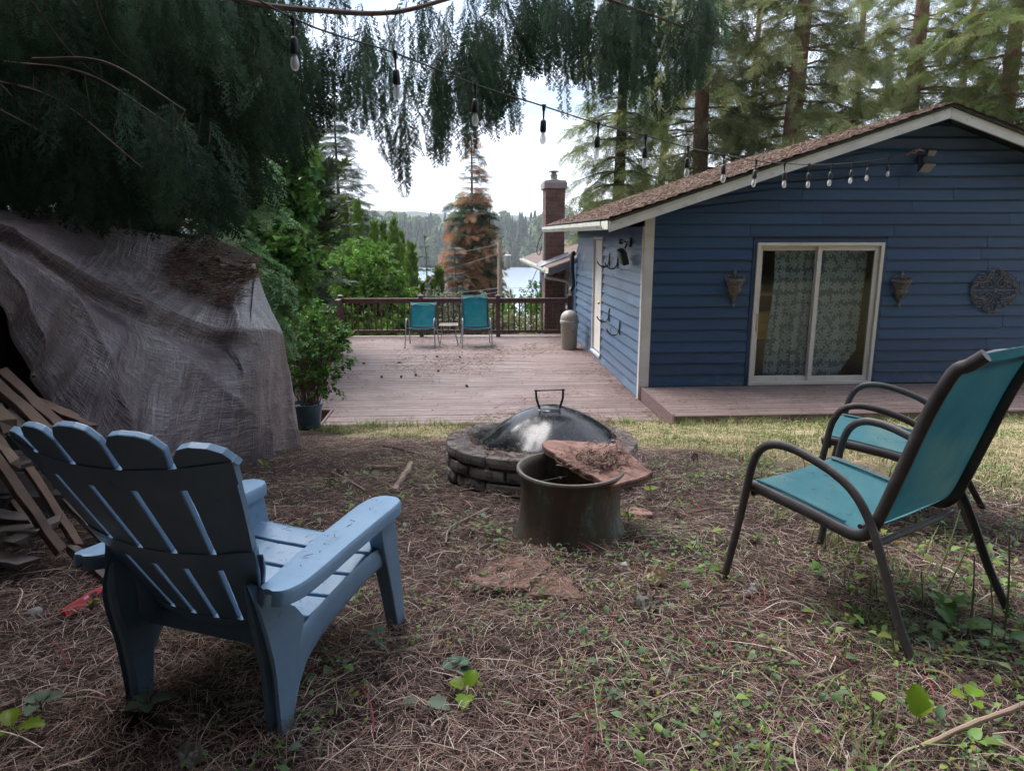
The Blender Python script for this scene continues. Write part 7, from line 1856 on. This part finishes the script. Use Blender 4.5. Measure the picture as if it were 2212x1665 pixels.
# heap on the tarp
hp = []
poly_ = [(335, 600), (372, 545), (385, 520), (430, 520), (500, 545), (545, 575), (552, 600), (515, 625), (500, 655), (455, 640), (400, 615)]
def inpoly(u, v):
    c = False; j = len(poly_)-1
    for i in range(len(poly_)):
        (x1, y1), (x2, y2) = poly_[i], poly_[j]
        if (y1 > v) != (y2 > v) and u < (x2-x1)*(v-y1)/(y2-y1)+x1: c = not c
        j = i
    return c
tp = []
for r_ in range(int(nrow*.40)):
    for c_ in range(ncol):
        p_ = vs_t[r_*ncol+c_]; q = p_-Vector((0, 0, CAM_H)); dz = q.dot(fwd); uu = CXP+FPX*q.dot(rgt)/dz; v2_ = CYP-FPX*q.dot(upv)/dz
        jx, jy = 26*(vnoise(uu*.05, v2_*.05, 41)-.5)*2, 22*(vnoise(uu*.05+9, v2_*.05, 42)-.5)*2
        if inpoly(uu+jx, v2_+jy) and vnoise(uu*.10, v2_*.10, 43) > .30: tp.append(tuple(p_))
tp = np.array(tp)
if len(tp):
    k = rng.integers(0, len(tp), 6500); base_ = tp[k]+rng.normal(0, .045, (6500, 3))*np.array([1, 1, .1])
    from_z = base_[:, 2]+rng.random(6500)**2*.018
    seg_ = 3; zz_ = np.repeat(from_z, seg_+1)
    Vv, Qq, Cc = strands(0, base_[:, :2], (.02, .09), (.002, .006), .015, .8, BROWN+BROWN+STRAW[:2]+[(.20, .10, .05), (.13, .13, .04)], seg_, .01, zf=lambda x, y: zz_)
    setp(ob('tarp_litter', fastmesh('tarp_litter', Vv, Qq, MLIT, Cc)), 'heap of brown needles and twigs collected on top of the tarp', 'litter', kind='stuff')
rr = rng.uniform(.45, PR-.02, 1500); aa = rng.uniform(0, 6.28, 1500); q = np.stack([PCX+rr*np.cos(aa), PCY+rr*np.sin(aa)], -1)
parts = [strands(0, q, (.02, .08), (.002, .004), .012, 1.0, BROWN+STRAW[:1], 3, .006, zf=lambda x, y: np.zeros_like(x)+PZ1+.012)]
sq = []
while len(sq) < 900:
    u, v = random.gauss(1300, 40), random.gauss(990, 15)
    if 1200 < u < 1400 and 957 < v < 1040: s3 = on_slab(u, v); sq.append((s3.x, s3.y, s3.z))
sq = np.array(sq); zz2 = np.repeat(sq[:, 2], 4); parts.append(strands(0, sq[:, :2], (.015, .05), (.002, .004), .015, 1.0, BROWN, 3, .004, zf=lambda x, y: zz2))
q = np.stack([rng.uniform(-.02, .40, 700), rng.uniform(2.5, 2.86, 700)], -1); parts.append(strands(0, q, (.02, .07), (.0015, .003), .015, 1.0, BROWN+STRAW[:1], 3, .04))
Vv, Qq, Cc = merge(parts); setp(ob('stone_litter', fastmesh('stone_litter', Vv, Qq, MLIT, Cc)), 'dark needles lying on the fire pit rim and flagstones', 'litter', kind='stuff')

# crumbs and needles fallen on the chairs
def on_chair(root, n, f):
    M_ = Matrix.Translation(root.location) @ root.rotation_euler.to_matrix().to_4x4(); q_ = [M_ @ Vector(f()) for _ in range(n)]
    a = np.array([tuple(p_) for p_ in q_]); zz3 = np.repeat(a[:, 2], 3); return strands(0, a[:, :2], (.006, .03), (.0012, .003), .004, .8, BROWN+[(.05, .04, .035), (.10, .12, .05)], 2, .001, zf=lambda x, y: zz3)
def seat_pt():
    s_ = random.uniform(.03, Ls[-1]*.9); p_ = seat_at(s_); return (random.uniform(-.2, .2), p_.y, p_.z+.002)
def sling_pt():
    y_ = random.uniform(.32, .68); return (random.gauss(0, .12), y_, float(np.interp(y_, [.33, .45, .58, .69], [.366, .384, .400, .416]))-.004)
parts = [on_chair(ad_, 130, seat_pt), on_chair(ad_, 26, lambda: (random.uniform(.24, .31), random.uniform(.05, .58), .481)), on_chair(sc1, 46, sling_pt), on_chair(sc2, 30, sling_pt)]
Vv, Qq, Cc = merge(parts); setp(ob('chair_litter', fastmesh('chair_litter', Vv, Qq, MLIT, Cc)), 'bits of needle and bark fallen on the chair seats', 'litter', kind='stuff')

# ---- single things on the ground: sticks, cones, stones, leaves
MSTICK = mat('stick_bark', (.23, .165, .125), (.33, .25, .20), 12, stretch=(1, 1, 1), rough=.85, c3=(.12, .085, .065), s3=14, lo3=.5, hi3=.65, bump=.4)
def stick(label, pix, r_, m=MSTICK, lift_=.02):
    P = [gnd(u, v)+UP*lift_ for u, v in pix]; C_ = catmull(P, 5); b = MB(); o = C_[0].copy()
    b.tube([p_-o+Vector((random.uniform(-1, 1), random.uniform(-1, 1), random.uniform(-1, 1)))*r_*.25 for p_ in C_], [r_*random.uniform(.85, 1.1) for _ in C_], 8); setp(b.build('stick', m, smooth=True, loc=o), label, 'stick', 'sticks on the ground')
stick('thick pale brown stick lying left of the fire pit', [(852, 1072), (868, 1040), (886, 1012), (888, 1006)], .020)
stick('thin dark forked stick on the soil far left of the fire pit', [(828, 978), (860, 982), (920, 990)], .009, MBARKD)
stick('short brown stick lying behind the lounge chair arm', [(795, 1012), (830, 1013), (862, 1014)], .014)
stick('thin straight twig slanting above the lounge chair arm', [(716, 1020), (750, 1042), (788, 1068)], .006)
stick('dark rotten branch lying under the lounge chair', [(250, 1568), (320, 1572), (395, 1590)], .016, MBARKD)
stick('crooked grey branch at the bottom right', [(1836, 1660), (1870, 1590), (1890, 1562), (1935, 1560), (1985, 1578)], .010, MBARKG)
stick('stout broken stalk lying near the right chair rear leg', [(1718, 1484), (1770, 1470), (1780, 1468)], .007)
stick('pale diagonal stalk in the lower right corner', [(1985, 1660), (2080, 1618), (2190, 1575), (2300, 1520)], .008, mat('stalk_green', (.26, .27, .13), (.32, .20, .16), 4, rough=.7), .06)
stick('bent grey twig right of the copper pot', [(1440, 1102), (1480, 1118), (1540, 1112), (1600, 1116)], .006, MBARKG, .03)
stick('curled pale root left of the copper pot', [(962, 1180), (972, 1150), (1010, 1125), (1060, 1105)], .005)
MCONE = mat('fir_cone', (.075, .045, .034), (.13, .085, .062), 20, rough=.85, rnd=.25)
conep = MB(); conep.lathe([(0, -.03), (.012, -.026), (.018, -.01), (.016, .015), (.008, .034), (0, .038)], 8)
for k in range(34):
    f = k/34; a = k*2.4; z = -.026+.06*f; r_ = .017*math.sin(math.pi*min(1, f*.85+.12))**.7; d = Vector((math.cos(a), math.sin(a), .35)); s = Vector((-math.sin(a), math.cos(a), 0)); p = Vector((math.cos(a)*r_*.6, math.sin(a)*r_*.6, z))
    conep.add([p-s*.004, p+s*.004, p+d*.012+s*.006, p+d*.016, p+d*.012-s*.006], [(0, 1, 2, 3, 4)])
conep = conep.mesh('fir_cone', MCONE)
cones = [((1085, 1242), 'fir cone lying on the buried flagstone'), ((1625, 1180), 'dark fir cone under the nearest patio chair'), ((735, 1020), 'fir cone left of the thin straight twig'), ((1020, 1160), 'fir cone left of the copper pot foot'), ((715, 1055), 'fir cone above the lounge chair seat'), ((830, 1180), 'fir cone right of the lounge chair arm'), ((1150, 1530), 'fir cone at the bottom centre'), ((1760, 1215), 'fir cone by the front leg of the nearest patio chair'), ((300, 1360), 'fir cone under the lounge chair'), ((1055, 1035), 'fir cone beside the fire pit blocks'), ((1930, 1110), 'fir cone behind the nearest patio chair seat'), ((1500, 1000), 'fir cone on the bank right of the flagstone')]
for (u, v), lab in cones:
    p_ = gnd(u, v); o = ob('fir_cone', conep, None, p_+UP*.02, (random.uniform(0, 3), random.uniform(0, 3), random.uniform(0, 3))); o.scale = (1.0,)*3; setp(o, lab, 'fir cone', 'fir cones on the ground')
for k in range(10):
    x_, y_ = random.gauss(-.9, .9), random.gauss(12.9, 1.0)
    if -2.8 < x_ < 2.3: o = ob('fir_cone', conep, None, (x_, y_, .017), (1.57+random.uniform(-.3, .3), 0, random.uniform(0, 6))); o.scale = (.85,)*3; setp(o, 'small dark fir cone lying on the open deck boards', 'fir cone', 'fir cones on the deck')
MSTONE = mat('grey_stone', (.17, .165, .165), (.27, .26, .26), 10, rough=.85, rnd=.25, bump=.5)
def stone(label, u, v, r_, m=MSTONE):
    p_ = gnd(u, v); b = MB(); sd_ = random.random()*10; vs2 = []; nn_, mm = 9, 12
    for i in range(nn_+1):
        th = math.pi*i/nn_
        for j in range(mm):
            a = 2*math.pi*j/mm; d = Vector((math.sin(th)*math.cos(a), math.sin(th)*math.sin(a), math.cos(th)*.62)); vs2.append(d*r_*(1+.25*mnoise.noise(d*2+Vector((sd_, 0, 0)))))
    b.add(vs2, [(i*mm+j, i*mm+(j+1) % mm, (i+1)*mm+(j+1) % mm, (i+1)*mm+j) for i in range(nn_) for j in range(mm)][::-1]); b.f = [f_[::-1] for f_ in b.f]
    setp(b.build('stone', m, smooth=True, loc=p_+UP*r_*.35), label, 'stone', 'small stones')
stone('grey pebble by the front foot of the nearest patio chair', 1625, 1280, .020); stone('lower grey pebble by the same chair foot', 1612, 1290, .022); stone('upper pale pebble by the same chair foot', 1630, 1268, .020); stone('pale round pebble right of the buried flagstone', 1350, 1228, .020, mat('pale_stone', (.42, .38, .34), (.5, .46, .42), 9, rough=.8)); stone('rough grey stone left of the lounge chair', 75, 1330, .03)
# withered leaves and bigger single weeds
MDRY = leafmat('dry_leaf', (.36, .26, .18), (.45, .34, .25), .15, .02, .3)
MGREYL = leafmat('grey_leaf', (.20, .20, .17), (.26, .26, .22), .15, .02, .3)
def dry_leaf(label, u, v, size, m=MDRY):
    p_ = gnd(u, v); b = MB(); n = 10; vs2 = []
    for i in range(n+1):
        for j in range(7):
            t, s = i/n, j/3-1; w_ = size*.45*math.sin(math.pi*min(1, t*.9+.08))**.7*(1+.2*math.sin(t*22)); vs2.append((s*w_, (t-.5)*size, .012+size*.16*math.sin(s*4+t*5)+size*.10*s*s+.01*math.sin(t*17)))
    b.add(vs2, [(i*7+j, i*7+j+1, (i+1)*7+j+1, (i+1)*7+j) for i in range(n) for j in range(6)]); setp(b.build('dry_leaf', m, smooth=True, loc=p_+UP*.02, rot=(random.uniform(-.3, .3), random.uniform(-.3, .3), random.uniform(0, 6))), label, 'leaf', 'withered leaves')
dry_leaf('pale crumpled dead leaf right of the buried flagstone', 1412, 1266, .10); dry_leaf('grey withered leaf below the pale crumpled one', 1390, 1325, .09, MGREYL); dry_leaf('grey withered leaf in front of the lounge chair rear leg', 415, 1655, .07, MGREYL)
MWL = leafmat('broad_weed', (.085, .17, .030), (.13, .23, .045), .2, .02, .35, .4); MWL2 = leafmat('broad_weed_bright', (.16, .27, .02), (.21, .33, .03), .15, .02, .4, .4); MWST = mat('weed_stem', (.10, .15, .04), (.17, .20, .08), 8, rough=.6)
def weed(label, u, v, specs, m=MWL, stem_h=.05):
    """one plant: stem plus broad toothed leaves (heading, elevation, length, width, height on the stem)"""
    p_ = gnd(u, v); r = thing('broadleaf_weed', label, 'weed', p_, group='single weeds')
    b = MB(); b.tube([(0, 0, -.01), (.004, .003, stem_h*.5), (0, .006, stem_h)], .0022, 5); b.build('stem', MWST, r)
    for (az, el, L, w_, h_) in specs:
        az, el = R(az), R(el); n = 8; b = MB(); vs2 = []; d = Vector((math.cos(az)*math.cos(el), math.sin(az)*math.cos(el), math.sin(el))); s = Vector((-math.sin(az), math.cos(az), 0)); u_ = s.cross(d)*-1; 
        if u_.z < 0: u_ = -u_
        o = Vector((0, 0, h_))
        b.tube([o, o+d*L*.25], .0014, 4)
        for i in range(n+1):
            t = i/n; ww = w_*math.sin(math.pi*min(1, t*.92+.06))**.75*(1+.16*(1 if i % 2 else -1)); c = o+d*(L*(.22+.78*t))-Vector((0, 0, L*.25*t*t))
            vs2 += [c+s*ww+u_*ww*.35, c+s*ww*.5+u_*ww*.10, c, c-s*ww*.5+u_*ww*.10, c-s*ww+u_*ww*.35]
        b.add(vs2, [(i*5+j, i*5+j+1, i*5+j+6, i*5+j+5) for i in range(n) for j in range(4)]); b.build('leaf', m, r, smooth=True)
weed('tall bright upright leaf in the lower right corner', 1975, 1600, [(70, 72, .15, .030, .03), (20, 55, .09, .022, .05)], MWL2, .05)
weed('bright round leaved weed right of the upright leaf', 2085, 1560, [(30, 30, .06, .028, .06), (160, 25, .05, .024, .06), (280, 30, .05, .02, .05)], MWL2, .07)
weed('green leaf pair standing right of the pot front', 1525, 1262, [(10, 20, .075, .026, .04), (170, 10, .06, .022, .04), (300, -20, .08, .02, .03)], MWL, .05)
weed('grey green seedling at the bottom left', 90, 1560, [(20, 25, .07, .022, .05), (150, 20, .06, .022, .05), (270, 20, .06, .02, .05), (90, 35, .05, .02, .05)], leafmat('greyweed', (.12, .18, .12), (.17, .23, .15), .15, .01, .3), .06)
weed('grey green four leaved seedling beside the lounge chair leg', 320, 1560, [(10, 20, .07, .024, .05), (130, 15, .06, .022, .05), (230, 25, .06, .022, .05), (300, 20, .055, .02, .05)], leafmat('greyweed2', (.11, .17, .10), (.16, .22, .14), .15, .01, .3), .06)
weed('bright green weed at the very bottom left', 30, 1625, [(0, 25, .10, .026, .05), (120, 30, .09, .026, .05), (240, 25, .07, .02, .05)], MWL2, .06)
weed('pale jagged leaf lying at the lower centre', 910, 1540, [(-20, 12, .09, .030, .02), (170, 10, .06, .022, .02)], leafmat('greyweed3', (.13, .20, .13), (.19, .26, .17), .15, .01, .3), .03)
weed('light green wilting leaves at the lower centre', 1010, 1520, [(60, 55, .08, .026, .03), (150, 30, .07, .026, .03), (260, 15, .08, .026, .03)], MWL2, .04)
weed('blue green creeping leaves right of the lounge chair', 815, 1395, [(50, 30, .05, .02, .04), (-60, 5, .06, .022, .03), (160, 25, .04, .018, .04)], leafmat('blueweed', (.07, .16, .11), (.10, .20, .13), .15, .01, .3), .05)
weed('heart leaved creeper at the centre bottom', 985, 1465, [(10, 20, .05, .024, .03), (100, 25, .045, .022, .03), (200, 15, .05, .022, .03), (320, 10, .05, .024, .02)], leafmat('blueweed2', (.08, .17, .11), (.11, .21, .13), .15, .01, .3), .04)
weed('leafy green clump beside the nearest chair rear leg', 2040, 1330, [(a, 30+a % 25, .10, .030, .03+.0001*a) for a in (0, 55, 110, 170, 230, 290, 330)], MWL, .07)
weed('large dock leaf lying behind the chair rear leg', 2060, 1370, [(-10, 20, .16, .040, .03), (190, 20, .12, .035, .03), (90, 35, .12, .032, .03)], MWL, .06)
weed('small plant at the right foot of the copper pot', 1355, 1150, [(a, 35, .05, .018, .03+.0002*a) for a in (0, 70, 140, 210, 280, 340)], MWL2, .10)
weed('young leaves by the fire pit right of the pot', 1405, 1080, [(30, 35, .06, .024, .05), (150, 30, .05, .022, .05)], MWL2, .06)
weed('green sprig beside the thick stick', 800, 1030, [(30, 20, .07, .024, .03), (170, 25, .06, .022, .03)], MWL, .04)
weed('lime green sprig behind the lounge chair back', 570, 1020, [(a, 40, .05, .016, .03+.0002*a) for a in (0, 60, 130, 200, 270, 330)], MWL2, .09)
weed('small lime weed beside the red lighter', 200, 1310, [(a, 20, .03, .010, .03) for a in (0, 72, 144, 216, 288)], MWL2, .04)
# tall weed stalks at the right
for k, (u0, v0, u1, v1, h_) in enumerate(((2015, 1260, 2075, 1100, .30), (2030, 1290, 2110, 1130, .30), (1985, 1390, 1990, 1230, .25), (2135, 1440, 2140, 1250, .26), (2085, 1400, 2105, 1200, .25), (2165, 1400, 2180, 1150, .3), (1935, 1440, 1905, 1290, .22), (1740, 1040, 1730, 975, .22))):
    g0_ = gnd(u0, v0); e = at_d(u1, v1, (g0_-Vector((0, 0, CAM_H))).dot(fwd)); b = MB(); b.tube(catmull([Vector((0, 0, -.02)), (e-g0_)*.5+Vector((.01, 0, 0)), e-g0_], 4), list(np.linspace(.0045, .002, 9)), 6)
    setp(b.build('weed_stalk', MWST, smooth=True, loc=g0_), 'bare green weed stalk standing among the plants by the right chair', 'weed', 'weed stalks by the right chair')

# ================================================================ haze
hz = MB(); hz.box(-1400, 1400, -120, 1800, -40, 60)
mh = bpy.data.materials.new('haze_air'); mh.use_nodes = True; nh = mh.node_tree; nh.nodes.remove(nh.nodes['Principled BSDF'])
pv = nh.nodes.new('ShaderNodeVolumePrincipled'); pv.inputs['Color'].default_value = (.86, .92, 1.0, 1); pv.inputs['Density'].default_value = .00025; pv.inputs['Anisotropy'].default_value = .2
nh.links.new(pv.outputs[0], nh.nodes['Material Output'].inputs['Volume'])
if HAZE: setp(hz.build('haze', mh), 'thin pale haze over the lake', 'haze', kind='stuff')
